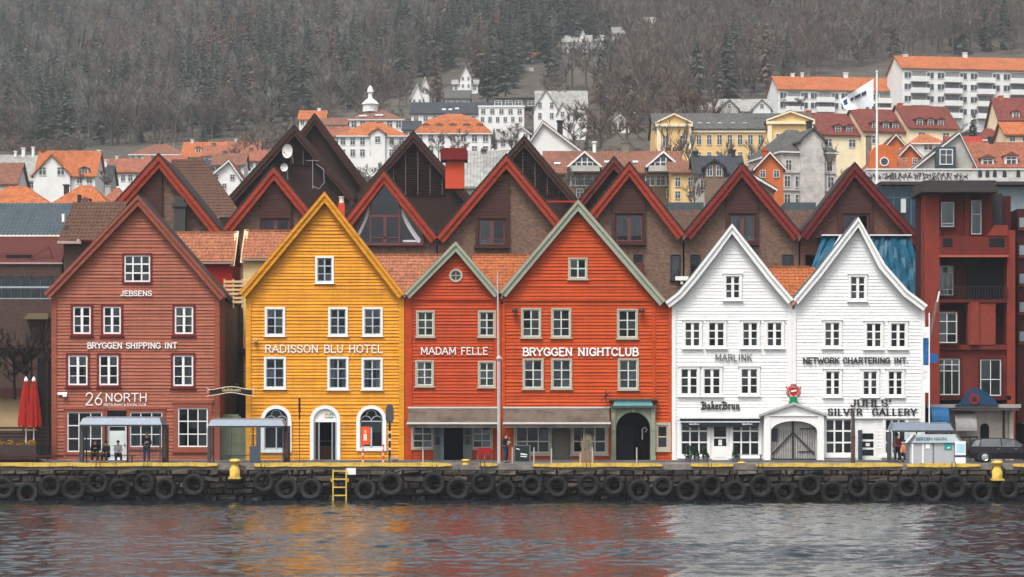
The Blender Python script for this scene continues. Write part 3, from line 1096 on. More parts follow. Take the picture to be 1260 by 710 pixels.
def awning(T, x0, x1, ztop, zbot, out_, m, rail):
    n = int((x1 - x0) / .5)
    mb = MB()
    k = 6
    for i in range(n):
        a, b_ = x0 + (x1 - x0) * i / n, x0 + (x1 - x0) * (i + 1) / n
        for j in range(k):
            f = lambda s: (-.12 - out_ * s - .10 * math.sin(math.pi * s), ztop + (zbot - ztop) * s)
            (ya, za), (yb, zb) = f(j / k), f((j + 1) / k)
            mb.poly([(a, yb, zb), (b_, yb, zb), (b_, ya, za), (a, ya, za)])
    o = mb.build('awning', m, T, smooth=True)
    MB().box(x0 - .05, x1 + .05, -.2, -.03, ztop, ztop + .10).build('awning_cassette', rail, o)
    MB().box(x0 - .05, x1 + .05, -.2 - out_, -.1 - out_, zbot - .10, zbot + .02).build('front_rail', rail, o)
    MB().poly([(x0, -.15 - out_, zbot - .32), (x1, -.15 - out_, zbot - .32), (x1, -.15 - out_, zbot - .1), (x0, -.15 - out_, zbot - .1)]).build('valance', m, o)
    a = MB()
    for xx in (x0 + .1, x1 - .1):
        a.bar((xx, -.05, zbot - .1), (xx, -.15 - out_, zbot - .04), .05, .05)
    a.build('awning_arm', rail, o)
    return o


AWN = mat('dirty_awning', S(96, 84, 75), rough=.85, var=.22, scale=(1.2, .5, .5), nscale=1.2, grime=.5, gscale=.8, gmap=(1.0, 1, 1), gcol=(.03, .025, .02))
RAIL = plain('awning_rail', S(205, 200, 196))
awning(T, fr.x(503), fr.x(612), fr.z(502.5), fr.z(520), 1.7, AWN, RAIL)
for r in SH:
    window(T, *R4(fr, r), cols=2, rows=(.33, .66), cas=CREAMT, cw=.13, fw=.05, bw=.05, sash=SASHG, name='shop_window')
GDOOR = mat('grey_green_door', S(104, 112, 106), rough=.6, var=.1)
x0, x1, z0, z1 = R4(fr, DOOR)
dn = MB().box(x0, x0 + .1, -.06, .2, .03, z1).box(x1 - .1, x1, -.06, .2, .03, z1).box(x0 + .1, x1 - .1, -.06, .2, z1 - .1, z1)
dn.box(fr.x(536.5), fr.x(545), .0, .12, .03, z1 - .1).box(fr.x(570), fr.x(579.5), .0, .12, .03, z1 - .1)
dfo = dn.build('door_frame', GDOOR, T)
for a, b_ in ((533.5, 543), (570, 581)):
    lf = MB().box(fr.x(a), fr.x(b_), -.22, -.12, .05, 1.05 if True else 2)
    lf.box(fr.x(a), fr.x(a + 2.3), -.22, -.12, 1.05, 2.2).box(fr.x(b_ - 2.3), fr.x(b_), -.22, -.12, 1.05, 2.2).box(fr.x(a + 2.3), fr.x(b_ - 2.3), -.22, -.12, 1.55, 1.66).box(fr.x(a + 2.3), fr.x(b_ - 2.3), -.22, -.12, 2.1, 2.2)
    lo_ = lf.build('door', GDOOR, T)
    MB().box(fr.x(a + 2.3), fr.x(b_ - 2.3), -.18, -.16, 1.05, 2.1).build('glass', GLASSD, lo_)
MB().box(fr.x(543), fr.x(546.5), -.7, -.62, .05, 2.2).build('open_door', mat('blue_grey_door', S(96, 116, 126)), T)

# ------------------------------------------------------------------ house 4, large orange
fr = Fr(716, 150)
W1 = (699, 317, 723, 344)
W2 = [(641, 379, 666, 416), (678, 379, 703, 416), (759, 380, 785, 417)]
W3 = [(643, 441, 669, 479), (678, 441, 704, 479), (760, 441, 786, 480)]
SH = [(635, 524, 676, 557), (705, 524, 745.5, 557)]
DOOR = (680, 524, 702, 566)
SMW = (808, 523, 822, 552)
PA = (758, 507, 800, 568)
ah = [arch_hole(fr.x(PA[0] - 1), fr.x(PA[2] + 1), .02, fr.z(PA[1] + 20), fr.z(PA[1] - 1))]
T, fr = front_house('large orange boarded wharf house with a stone arched portal', 716, 617.5, 826, [(615, 360), (711, 246.5)], [(818.5, 370.5), (711, 246.5)], ORA, ORA, SAGEB, TILE,
                    rholes(fr, [W1] + W2 + W3 + SH + [DOOR, SMW]) + ah, bw=.47, corner=.2)
H4 = T
window(T, *R4(fr, (W1[0] + 2, W1[1] + 2, W1[2] - 2, W1[3] - 2)), cols=2, rows=(.5,), cas=CREAMT, cw=.1, fw=.06, bw=.05, mull=.09, sash=SASHG, sill=.05)
for i, r in enumerate(W2 + W3):
    window(T, *R4(fr, (r[0] + 2, r[1] + 2, r[2] - 2, r[3] - 2)), cols=2, rows=(.3, .63), cas=CREAMT, cw=.1, fw=.06, bw=.045, mull=.08, sash=SASHG, curt=['b', 'b', None, 'f', 'f', 'f'][i], cm=[BEIGEC, BEIGEC, CURT, CURT, CURT, CURT][i], sill=.05)
MB().box(fr.x(618), fr.x(803.5), -.1, .02, fr.z(370.5), fr.z(368)).build('gable_trim', ORA, T)
MB().box(fr.x(803), fr.x(806.5), -.09, .0, .03, fr.z(371)).build('corner_board', ORA, T)
lettering('BRYGGEN NIGHTCLUB', T, fr.x(643.5), fr.x(785), fr.z(437.5), fr.z(428.3), -.085, SIGNW, weight=.22)
awning(T, fr.x(620), fr.x(749), fr.z(502.5), fr.z(520), 1.7, AWN, RAIL)
for i, r in enumerate(SH):
    window(T, *R4(fr, r), cols=3, rows=(.42,), cas=CREAMT, cw=.15, fw=.06, bw=.07, sash=SASHG, glass=GLASS, name='shop_window', sill=.06, kick=0)
window(T, *R4(fr, SMW), cols=1, rows=(.5,), cas=CREAMT, cw=.16, fw=.1, bw=.08, sash=CREAMT, name='window', curt='f', cm=BEIGEC, sill=.05)
x0, x1, z0, z1 = R4(fr, DOOR)
do = MB().box(x0, x1, .1, .16, .03, 1.75).box(x0, x1, .02, .16, 1.76, 1.86).box(x0 + .12, x1 - .12, .07, .1, .25, .8).box(x0 + .12, x1 - .12, .07, .1, .95, 1.6).box(x0 - .12, x0, -.06, .18, .03, z1).box(x1, x1 + .12, -.06, .18, .03, z1).build('door', mat('beige_grey_door', S(112, 108, 98)), T)
MB().poly([(x0, .12, 1.86), (x1, .12, 1.86), (x1, .12, z1), (x0, .12, z1)]).build('glass', GLASSD, do)
# the stone portal
STONE = mat('green_grey_stone', S(136, 142, 124), rough=.8, var=.2, nscale=2, grime=.3, bump=.3)
x0, x1, z1 = fr.x(PA[0]), fr.x(PA[2]), fr.z(PA[1])
zs_ = fr.z(PA[1] + 20)
A = arch_pts(x0, x1, .02, zs_, z1, 18)
mb = MB()
ox0, ox1, ozt = fr.x(752), fr.x(806), fr.z(502)
B = []
for (x, z) in A:
    if z < zs_ + .001:
        B.append((ox0 if x < (x0 + x1) / 2 else ox1, z))
    else:
        fx = (x - x0) / (x1 - x0)
        B.append((ox0 + (ox1 - ox0) * fx, ozt))
for q in range(len(A) - 1):
    mb.prism([A[q], A[q + 1], B[q + 1], B[q]][::-1], -.16, .3)
po = mb.build('portal', STONE, T)
mb = MB()
for xx in (752, 801):
    mb.box(fr.x(xx), fr.x(xx + 5), -.30, -.162, .02, ozt - .2)
    mb.box(fr.x(xx - .6), fr.x(xx + 5.6), -.33, -.161, ozt - .2, ozt)
    mb.box(fr.x(xx - .8), fr.x(xx + 5.8), -.36, -.161, .02, .35)
    mb.box(fr.x(xx - .6), fr.x(xx + 5.6), -.33, -.161, fr.z(530), fr.z(528))
mb.box(fr.x(777), fr.x(781.5), -.28, -.162, z1 - .02, ozt)
mb.build('pilaster', STONE, po)
COPPER = mat('verdigris_copper', S(112, 172, 178), rough=.6, var=.12)
DKS = mat('dark_green_stone', S(70, 80, 72), rough=.8, var=.2)
MB().box(fr.x(750), fr.x(808), -.45, 0, ozt, ozt + .14).box(fr.x(749), fr.x(809), -.5, 0, fr.z(493), fr.z(491)).build('cornice', DKS, po)
MB().prism([(fr.x(754), ozt + .14), (fr.x(803), ozt + .14), (fr.x(801), fr.z(493) - .01), (fr.x(756), fr.z(493) - .01)], -.42, -.05).build('copper_flashing', COPPER, po)
# dark passage with a few pale things deep inside
MB().box(x0 + .2, x1 - .9, 2.5, 2.6, .05, 2.2).build('passage_door', plain('blue_black', (.012, .014, .03)), po)
q = MB().tube([(fr.x(791), .6, 1.35), (fr.x(791), .6, 2.0), (fr.x(794), .6, 2.12), (fr.x(797), .6, 2.0), (fr.x(794.5), .6, 1.8)], .04, 6)
q.build('lamp_bracket', plain('pale_iron', (.4, .4, .42)), po)
for px in (633.5, 789.5):
    MB().tube([(0, -.02, 0), (0, -.3, .05)], .03, 6).lathe([(0, .1), (.1, .08), (.19, -.08), (.2, -.16), (0, -.17)], 12, c=(0, -.3, 0)).build('wall_lamp', BLK, T, (fr.x(px), 0, fr.z(381)))
ir = MB().bar((-.4, -.5, 0), (.35, -.5, .03), .05, .05).bar((0, -.5, -.4), (0, -.5, .38), .05, .05).bar((-.28, -.5, -.3), (.28, -.5, .3), .05, .05).bar((0, -.5, 0), (0, .0, 0), .05, .05)
ir.build('wall_bracket', BLK, T, (fr.x(745), 0, fr.z(487.5)))

# ------------------------------------------------------------------ houses 5 and 6, white
WINW = dict(cas=WTRIM, cw=.14, fw=.045, bw=.05, mull=.17, rows=(.33, .655), head=.06, sill=.05)
fr = Fr(900, 150)
W1 = (893, 340, 910, 367)
W2 = [(843, 397, 861, 426), (872, 397, 891, 426), (914, 397, 932, 426), (944, 397, 962, 426)]
W3 = [(838, 454, 858, 485), (866, 454, 886, 485), (912, 454, 932, 484.5)]
SH = [(838, 524, 871, 560), (901, 524, 934, 560)]
DOOR = (876, 523, 896, 567)
T, fr = front_house('white boarded wharf house with black lettering and a dark shop blind', 900, 827, 974.2, [(818, 372), (833, 360.5), (848, 343), (874, 309.5), (900, 276)], [(975.5, 369), (950, 339), (900, 276)], WHITE, WTRIM, WTRIM, SLATE,
                    rholes(fr, [W1] + W2 + W3 + SH + [DOOR]), bw=.43, corner=.22, depth=.9, lap=.022, pitch=.20)
H5 = T
for i, r in enumerate([W1] + W2 + W3):
    window(T, *R4(fr, r), cols=2, curt=[None, None, None, 's', None, 'b', None, None][i], cm=CURTD, **WINW)
for r in SH:
    window(T, *R4(fr, r), cols=3, rows=(.44, .82), cas=WTRIM, cw=.14, fw=.05, bw=.09, sill=.07, name='shop_window', curt='b', cm=plain('display_goods', (.16, .13, .12)))
x0, x1, z0, z1 = R4(fr, DOOR)
do = MB().box(x0, x0 + .12, -.04, .08, .03, z1).box(x1 - .12, x1, -.04, .08, .03, z1).box(x0 + .12, x1 - .12, -.03, .08, .1, .95).box(x0 + .12, x1 - .12, -.03, .08, 1.42, 1.52).box(x0 + .12, x1 - .12, -.03, .08, z1 - .1, z1).box(x0 + .2, x1 - .2, -.05, -.03, .25, .8).build('door', WTRIM, T)
MB().poly([(x0 + .1, .03, .9), (x1 - .1, .03, .9), (x1 - .1, .03, z1), (x0 + .1, .03, z1)]).build('glass', GLASSD, do)
MB().box((x0 + x1) / 2 - .1, (x0 + x1) / 2 + .12, -.0, .02, 1.0, 1.35).build('notice', SIGNW, do)
MB().box(x1 - .16, x1 - .12, -.1, -.04, 1.0, 1.15).build('handle', BLK, do)
lettering('MARLINK', T, fr.x(880), fr.x(925), fr.z(444), fr.z(436), -.085, SIGNG, weight=.16, serif=False)
lettering('BakerBrun', T, fr.x(863), fr.x(910), fr.z(503.5), fr.z(494.5), -.085, SIGNB, weight=.21, serif=False, font=BLACKLETTER, gap=.06)
NAVY = mat('navy_blind', (.012, .016, .028), rough=.6, var=.2)
mb = MB().prism([(fr.x(836), fr.z(515)), (fr.x(935), fr.z(515)), (fr.x(935), fr.z(513)), (fr.x(836), fr.z(513))], -.4, -.04)
ao = mb.build('shop_blind', WTRIM, T)
MB().box(fr.x(837), fr.x(934), -.38, -.05, fr.z(518.5), fr.z(515) - .002).build('blind_fascia', NAVY, ao)
MB().box(fr.x(836.5), fr.x(934.5), -.45, -.35, fr.z(519.7), fr.z(518.5) - .002).build('front_rail', WTRIM, ao)
MB().prism([(fr.x(839), fr.z(525.5)), (fr.x(932), fr.z(525.5)), (fr.x(934), fr.z(519.7) - .003), (fr.x(837), fr.z(519.7) - .003)], -.46, -.42).build('valance', NAVY, ao)
for px in (853.5, 918.5):
    small_text('BakerBrun', ao, fr.x(px - 6), fr.x(px + 6), fr.z(521.7), -.47, SIGNW)

fr = Fr(1056, 150)
W1 = (1046.5, 340.5, 1064, 368)
W2 = [(1015, 397, 1033, 426), (1066, 398, 1084, 427), (1096, 398, 1114, 427)]
W3 = [(1016, 457, 1033, 486), (1062, 457, 1079, 486), (1093, 457, 1110, 486)]
SH = [(1016, 516, 1048, 558), (1089, 516, 1114, 558)]
DOOR = (1057, 517, 1079, 567)
T, fr = front_house('white boarded wharf house with a flaring eave and large silver shop lettering', 1056, 974.8, 1137.5, [(974.5, 369), (1003, 335), (1055, 268)], [(1140, 376), (1116, 358), (1088, 326), (1055, 268)], WHITE, WTRIM, WTRIM, SLATE,
                    rholes(fr, [W1] + W2 + W3 + SH + [DOOR]), bw=.43, corner=.22, depth=.9, lap=.022, pitch=.20)
H6 = T
for i, r in enumerate([W1] + W2 + W3):
    window(T, *R4(fr, r), cols=2, curt=[None, 'f', None, None, None, None, 's'][i], cm=[CURTD, BEIGEC, CURTD, CURTD, CURTD, CURTD, CURTD][i], **WINW)
for r in SH:
    window(T, *R4(fr, r), cols=3, rows=(.32, .66), cas=WTRIM, cw=.16, fw=.05, bw=.10, sill=.1, name='shop_window', curt='b', cm=plain('display_goods', (.16, .13, .12)))
x0, x1, z0, z1 = R4(fr, DOOR)
dm = MB().box(x0, x0 + .2, -.03, .15, .03, z1).box(x1 - .2, x1, -.03, .15, .03, z1)
for a, b_ in ((.03, .36), (.74, .86), (1.24, 1.36), (1.74, z1)):
    dm.box(x0 + .2, x1 - .2, -.0, .15, a, b_)
do = dm.build('door', WTRIM, T)
MB().poly([(x0 + .1, .1, .3), (x1 - .1, .1, .3), (x1 - .1, .1, z1 - .2), (x0 + .1, .1, z1 - .2)]).build('glass', GLASSD, do)
MB().box((x0 + x1) / 2 - .12, (x0 + x1) / 2 + .12, .06, .09, .95, 1.15).build('notice', SIGNW, do)
NAVD = mat('slate_blue_shutter', S(58, 66, 76), rough=.6)
MB().box(fr.x(1055.5), fr.x(1059.5), -.55, -.08, .05, 1.95).build('shutter', NAVD, T)
lettering('NETWORK CHARTERING INT.', T, fr.x(988), fr.x(1117), fr.z(446.8), fr.z(440.6), -.085, SIGNB, weight=.27)
lettering("JUHLS'", T, fr.x(1047), fr.x(1096), fr.z(500.0), fr.z(492.0), -.085, SIGNB, weight=.30, thin=.55)
lettering('SILVER  GALLERY', T, fr.x(1019), fr.x(1127), fr.z(511.0), fr.z(503.2), -.085, SIGNB, weight=.30, thin=.55, gap=.24)
MB().box(fr.x(1010), fr.x(1131), -.16, .0, fr.z(515), fr.z(513.5)).build('shop_cornice', WTRIM, T)
# gateway between the two white houses
fr = Fr(975, 150)
G = thing('gateway', 'white arched gateway with a low pediment and grey barred gates between the white houses', 'gateway', (fr.loc()[0], 149.75, 0))
x0, x1, z1 = fr.x(947), fr.x(1004), fr.z(518)
zs_ = fr.z(531)
A = arch_pts(x0, x1, .02, zs_, z1, 16)
B = []
for (x, z) in A:
    if z < zs_ + .001:
        B.append((fr.x(938.5) if x < 0 else fr.x(1012), z))
    else:
        B.append((fr.x(938.5) + (fr.x(1012) - fr.x(938.5)) * (x - x0) / (x1 - x0), fr.z(510.5)))
mb = MB()
for q in range(len(A) - 1):
    mb.prism([A[q], A[q + 1], B[q + 1], B[q]][::-1], -.45, .15)
mb.build('arch_wall', WTRIM, G)
mb = MB().prism([(fr.x(938), fr.z(510.4)), (fr.x(1012.5), fr.z(510.4)), (fr.x(975), fr.z(498))], -.42, .15)
mb.build('pediment', WTRIM, G)
mb = MB()
for a, b_ in (((933.5, 510), (975, 495.8)), ((975, 495.8), (1016.5, 510))):
    p0, p1 = (fr.x(a[0]), fr.z(a[1])), (fr.x(b_[0]), fr.z(b_[1]))
    mb.prism([(p0[0], p0[1] - .12), (p1[0], p1[1] - .12), (p1[0], p1[1] + .03), (p0[0], p0[1] + .03)], -.62, .2)
mb.build('raking_cornice', mat('lead_grey', S(176, 176, 174)), G)
MB().box(fr.x(936), fr.x(1014.5), -.52, -.455, fr.z(512), fr.z(510.3)).box(fr.x(939), fr.x(946), -.50, -.452, .02, fr.z(512) - .003).box(fr.x(1005), fr.x(1012), -.50, -.452, .02, fr.z(512) - .003).build('pilaster', WTRIM, G)
GATE = wood('grey_gate', S(176, 174, 168), var=.1)
for s_ in (0, 1):
    a, b_ = (x0, -.03) if s_ == 0 else (.03, x1)
    mb = MB()
    n = 12
    for i in range(n):
        p, q = a + (b_ - a) * i / n, a + (b_ - a) * (i + 1) / n
        zt = min(xat_arch(p, x0, x1, zs_, z1), xat_arch(q, x0, x1, zs_, z1)) if False else zs_ + (z1 - zs_) * math.sqrt(max(0, 1 - (max(abs(p), abs(q)) / ((x1 - x0) / 2)) ** 2)) * .98
        mb.box(p + .008, q - .008, .02, .07, .15, zt)
    go = mb.build('gate_leaf', GATE, G)
    br_ = MB()
    for i in range(9):
        xx = a + (b_ - a) * (i + .8) / 9.6
        br_.box(xx - .012, xx + .012, -.03, .0, .15, 2.0)
    br_.build('gate_bar', plain('iron_grey', (.09, .09, .10)), go)
    bb = MB().bar((a + .1 if s_ == 0 else b_ - .1, -.06, .45), (-.06 if s_ == 0 else .06, -.06, 1.75), .05, .07)
    bb.build('brace', SIGNB, go)
    MB().box(a + .03, b_ - .03, -.045, .0, .14, .19).build('bottom_rail', SIGNB, go)
MB().box(-.06, .06, -.08, .06, .15, z1 - .02).build('gate_post', SIGNB, G)
MB().box(fr.x(949.5), fr.x(956.5), -.02, .015, 1.25, 2.05).build('notice_board', SIGNB, G)
MB().box(fr.x(983), fr.x(1002), -.05, .015, 2.0, 2.05).box(fr.x(982), fr.x(1001), -.05, .015, .6, .65).build('strap_hinge', SIGNB, G)
# carved and painted figure group over the gateway
C = thing('carved_crest', 'small painted heraldic carving, red shield on a green base, above the white gateway', 'crest', (fr.loc()[0], 149.5, fr.z(496.5)))
RED = plain('crest_red', S(190, 36, 34))
GRN = plain('crest_green', S(20, 128, 82))
PINK = plain('crest_rose', S(190, 122, 112))
MB().box(-.22, .22, -.2, .1, .12, .42).prism([(-.30, .0), (.30, .0), (.24, .12), (-.24, .12)], -.25, .15).build('base', GRN, C)
sh = MB().prism([(0, .42), (.22, .56), (.25, .98), (-.25, .98), (-.22, .56)], -.22, -.1)
sh.build('shield', RED, C)
MB().prism([(-.17, .68), (.17, .74), (.17, .84), (-.17, .78)], -.25, -.221).build('shield_bend', SIGNW, C)
for s_ in (-1, 1):
    MB().tube([(s_ * .26, -.12, .4), (s_ * .36, -.12, .62), (s_ * .33, -.13, .85), (s_ * .27, -.16, 1.0), (s_ * .2, -.2, 1.06)], [.06, .10, .10, .09, .05], 8).tube([(s_ * .34, -.12, .85), (s_ * .46, -.14, .98), (s_ * .4, -.14, 1.08)], [.05, .05, .03], 6).build('supporter', PINK, C, smooth=True)
MB().lathe([(0, 1.0), (.15, 1.0), (.17, 1.08), (.2, 1.18), (.1, 1.12), (0, 1.22)], 10, c=(0, -.15, 0)).build('crown', PINK, C)

# ------------------------------------------------------------------ tiled roof surfaces (real wavy tiles)
def tiled(name, e0, e1, r0, r1, m, parent=None, tw=0.24, th=0.36, amp=0.04, step=0.035):
    """roof slope from eave e0-e1 up to ridge r0-r1 (local metres)"""
    e0, e1, r0, r1 = (Vector(p) for p in (e0, e1, r0, r1))
    nu = max(2, int(round(max((e1 - e0).length, (r1 - r0).length) / tw)))
    nv = max(2, int(round((r0 - e0).length / th)))
    nrm = (e1 - e0).cross(r0 - e0).normalized()
    U = nu * 4
    v, f = [], []
    rows = []
    for j in range(nv):
        rows += [(j / nv, step), ((j + .97) / nv, 0.0)]
    for q, off in rows:
        for i in range(U + 1):
            u = i / U
            p = (e0 * (1 - u) + e1 * u) * (1 - q) + (r0 * (1 - u) + r1 * u) * q
            h = amp * (0.5 + 0.5 * math.cos(2 * math.pi * i / 4)) + off + random.uniform(-.006, .006)
            v.append(tuple(p + nrm * h))
    W_ = U + 1
    for j in range(len(rows) - 1):
        for i in range(U):
            a = j * W_ + i
            f.append((a, a + 1, a + W_ + 1, a + W_))
    me = D.meshes.new(name)
    me.from_pydata(v, [], f)
    me.materials.append(m)
    o = D.objects.new(name, me)
    COL.objects.link(o)
    if parent:
        o.parent = parent
    return o


# ------------------------------------------------------------------ brick gabled houses behind the wharf fronts
def gable_house(label, pxc, Y, left, apex, right, wallm, barge, panel=None, pane=None, small=(), roofm=TILED, depth=5.0, bw=.62, group='brick gabled houses behind the wharf', louvre=None, name='brick_gable_house',
                clad=CLAD, arch=False, curt=None):
    fr = Fr(pxc, Y)
    T = thing(name, label, 'house', fr.loc(), group)
    L, Rr = fr.pl([left, apex]), fr.pl([right, apex])
    d_ = .3
    Li, Ri = off_poly(L, d_), off_poly(Rr, d_)
    ap = (L[-1][0], L[-1][1] - d_ * 1.4)
    wl, wr = L[0][0] + .08, Rr[0][0] - .08
    zl, zr = L[0][1] - .25, Rr[0][1] - .25
    holes = []
    # wall as cells round the window rectangles
    rects = [R4(fr, p) for p in ([pane] if pane else []) + [s[:4] for s in small]]
    Lw, Rw = [(wl, zl), ap], [(wr, zr), ap]
    ez = min(zl, zr)
    mb = siding(wl, wr, 0.0, Lw, Rw, ap[1], ez, 0.8, [rect_hole(*r) for r in rects], lap=0.0)
    mb.build('wall', wallm, T)
    gable_shell(T, wl, wr, 0.0, Lw, Rw, depth, wallm)
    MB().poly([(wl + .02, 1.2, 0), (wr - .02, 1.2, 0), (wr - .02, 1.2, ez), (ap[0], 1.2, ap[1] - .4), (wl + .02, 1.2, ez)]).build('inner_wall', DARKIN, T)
    for pl, sgn in ((L, 1), (Rr, -1)):
        lo, mid = off_poly(pl, bw), off_poly(pl, bw * .45)
        lo[-1] = (pl[-1][0], pl[-1][1] - bw * 1.42)
        mid[-1] = (pl[-1][0], pl[-1][1] - bw * .45 * 1.42)
        lo[0] = (lo[0][0] , lo[0][1])
        bb = MB()
        a, b_, c = (pl, mid, lo) if sgn > 0 else (pl[::-1], mid[::-1], lo[::-1])
        bb.band(b_, c, -.62, -.45)
        bb.band(a, b_, -.72, -.45)
        bb.build('barge_board', barge, T)
    up = lambda pl, q: [(x, z + q) for x, z in pl]
    roof_band(T, up(L, .12) + up(Rr, .12)[::-1][1:], -.68, depth + .2, .14, roofm)
    # bumpy verge tiles along the top edge
    vt = MB()
    for pl in (L, Rr):
        a, b_ = Vector((pl[0][0], -.55, pl[0][1] + .14)), Vector((pl[1][0], -.55, pl[1][1] + .14))
        n = int((b_ - a).length / .36)
        for i in range(n):
            p, q = a.lerp(b_, i / n), a.lerp(b_, (i + 1.08) / n)
            vt.bar(p + Vector((0, 0, .02)), q + Vector((0, 0, -.02)), .34, .10)
    vt.build('verge_tile', roofm, T)
    if panel:
        x0, x1, z0, z1 = R4(fr, panel)
        pm = MB()
        k = z0
        while k < z1:
            h = min(.22, z1 - k)
            zt = k + h
            lim = lambda z: (max(x0, xat(Lw, z) + .05), min(x1, xat(Rw, z) - .05)) if z > ez else (x0, x1)
            (l0, q0), (l1, q1) = lim(k), lim(zt)
            if q1 > l1:
                pm.prism([(l0, k + .006), (q0, k + .006), (q1, zt - .006), (l1, zt - .006)], -.28, -.003)
            k += .22
        po = pm.build('gable_panel', clad, T)
        if pane:
            a = R4(fr, pane)
            MB().box(x0 - .02, a[0] - .09, -.285, -.003, a[2] - .1, z0 - .004).box(a[1] + .09, x1 + .02, -.285, -.003, a[2] - .1, z0 - .004).box(x0 - .1, x1 + .1, -.36, -.003, a[2] - .28, a[2] - .105).build('window_surround', clad, T)
    if pane and not arch:
        a = R4(fr, pane)
        wo = window(T, *a, cols=2, rows=(.22,), cas=clad, cw=.08, fw=.08, bw=.03, mull=.26, sash=mat('plum_sash', S(100, 62, 62), rough=.6), y=-.1, curt=curt)
    for s in small:
        window(T, *R4(fr, s[:4]), cols=1, rows=(), cas=SIGNB, cw=.05, fw=.04, bw=.03, sash=SIGNB, curt=s[4] if len(s) > 4 else None, cm=s[5] if len(s) > 5 else CURT, sill=.12)
    if louvre:
        x0, x1, z0, z1 = R4(fr, louvre)
        lm = MB()
        k = z0
        while k < z1:
            l, q = max(x0, xat(Lw, k) + .35), min(x1, xat(Rw, k) - .35)
            if q - l > .3:
                lm.prism([(l, k), (q, k), (q, k + .05), (l, k + .05)], -.12, -.003)
            k += .17
        lm.build('louvre', clad, T)
        pm = MB()
        x = x0 + .4
        while x < x1:
            zz = min(xz(Lw, x), xz(Rw, x)) - .5
            if zz > z0:
                pm.box(x - .025, x + .025, -.2, -.121, z0, zz)
            x += .95
        pm.build('louvre_post', mat('pale_batten', S(120, 104, 100)), T)
    return T, fr


BY = 172
T, fr = gable_house('brick gabled house with a tall flue, behind the brown red wharf house', 197, BY, (90, 311), (197, 192.5), (292, 309), BRICK, BARG, panel=(178, 200, 200, 300), depth=9)
MB().box(fr.x(216), fr.x(230), -.9, -.1, fr.z(305), fr.z(256)).box(fr.x(214), fr.x(232), -1.0, -.05, fr.z(256), fr.z(250)).box(fr.x(219), fr.x(228), -.8, -.2, fr.z(250), fr.z(243)).build('flue', plain('sooty_metal', (.05, .05, .05)), T)
T, fr = gable_house('brick gabled house with a small pale blue paned window, left of the yellow gable', 338, BY, (276, 282), (338, 207), (400, 282), BRICK, BARG, panel=(320, 226, 359, 269), pane=(323, 270, 356, 288), curt='f')
T, fr = gable_house('brick gabled house with a large arched gable window', 473, BY, (416, 284), (473, 212), (538.5, 293), BRICK, BARG, arch=True)
# big glazed gable window

x0, x1, z0, z1 = fr.x(437), fr.x(521), fr.z(302), fr.z(228)
PL = mat('plum_sash', S(100, 62, 62))
xm0, xm1 = fr.x(457.5), fr.x(490.5)
zb = fr.z(299)
wb = MB().box(x0, x1, -.35, .02, zb - .2, zb).box(xm0 - .12, xm0, -.3, .02, zb, fr.z(246)).box(xm1, xm1 + .12, -.3, .02, zb, fr.z(246)).box(xm0, xm1, -.3, .02, fr.z(268), fr.z(264.5)).box(fr.x(472), fr.x(476), -.3, .02, zb, fr.z(268)).box(xm0, xm1, -.3, .02, fr.z(293.5), fr.z(292))
AP = arch_pts(xm0, xm1, fr.z(246), fr.z(246), fr.z(226), 12)
BP = arch_pts(xm0, xm1, fr.z(246), fr.z(246), fr.z(226), 12, grow=.12)
for q in range(len(AP) - 1):
    wb.prism([AP[q], AP[q + 1], BP[q + 1], BP[q]][::-1], -.3, .02)
wb.box(x1 - .12, x1, -.3, .02, zb, fr.z(278)).box(x0, x0 + .12, -.3, .02, zb, fr.z(284)).bar((x1 - .06, -.15, fr.z(279)), (xm1 + .1, -.15, fr.z(240)), .3, .12).bar((x0 + .06, -.15, fr.z(285)), (xm0 - .05, -.15, fr.z(243)), .3, .12)
wo = wb.build('gable_window', PL, T)
MB().poly([(x, -.1, z) for x, z in AP[::-1]] ).poly([(xm0, -.1, zb), (xm1, -.1, zb), (xm1, -.1, fr.z(246)), (xm0, -.1, fr.z(246))]).poly([(x0, -.1, zb), (xm0, -.1, zb), (xm0, -.1, fr.z(244)), (x0, -.1, fr.z(284))]).poly([(xm1, -.1, zb), (x1, -.1, zb), (x1, -.1, fr.z(279)), (xm1, -.1, fr.z(242))]).build('glass', glass_mat('blue_glass', (.05, .06, .07), .9), wo)
for (xa, za, xb, zb2, wd_) in ((xm1 + .18, fr.z(248), x1 - .2, fr.z(294), .42), (xm0 - .18, fr.z(250), x0 + .2, fr.z(286), .3)):
    cm = MB()
    for i in range(8):
        q0, q1 = i / 8, (i + 1) / 8
        P_ = lambda q: (xa + (xb - xa) * q ** 1.5, za + (zb2 - za) * q)
        (ax, az), (bx, bz) = P_(q0), P_(q1)
        sg = 1 if xb > xa else -1
        cm.poly([(ax, -.112, az), (bx, -.112, bz), (bx - sg * wd_ * .2, -.118, bz - wd_), (ax - sg * wd_ * .2, -.118, az - wd_)])
    cm.build('curtain', CURT, wo)
MB().box(xm1 + .3, x1 - .2, -.118, -.105, fr.z(298), fr.z(295.5)).build('folded_curtain', CURT, wo)
T, fr = gable_house('brick gabled house left of the large orange gable, window off centre', 612, BY, (537.5, 293), (623, 193), (702, 288), BRICK, BARG, panel=(585, 222, 626, 269), pane=(590, 270, 621, 301))
T, fr = gable_house('brick gabled house right of the large orange gable with a dark rusty vent box', 779, BY, (716, 274), (774, 203), (841.5, 289), BRICK, BARG, panel=(753, 225, 793, 263), pane=(758, 264, 790, 297),
                    small=[(780, 314, 790, 323), (826, 314, 836.5, 343, 'f', CURT)], curt='s')
MB().box(fr.x(782), fr.x(791), -.5, -.02, fr.z(336), fr.z(324)).build('vent_box', mat('rust', S(92, 44, 34)), T)
BARGM = wood('brown_red_barge', S(124, 40, 34))
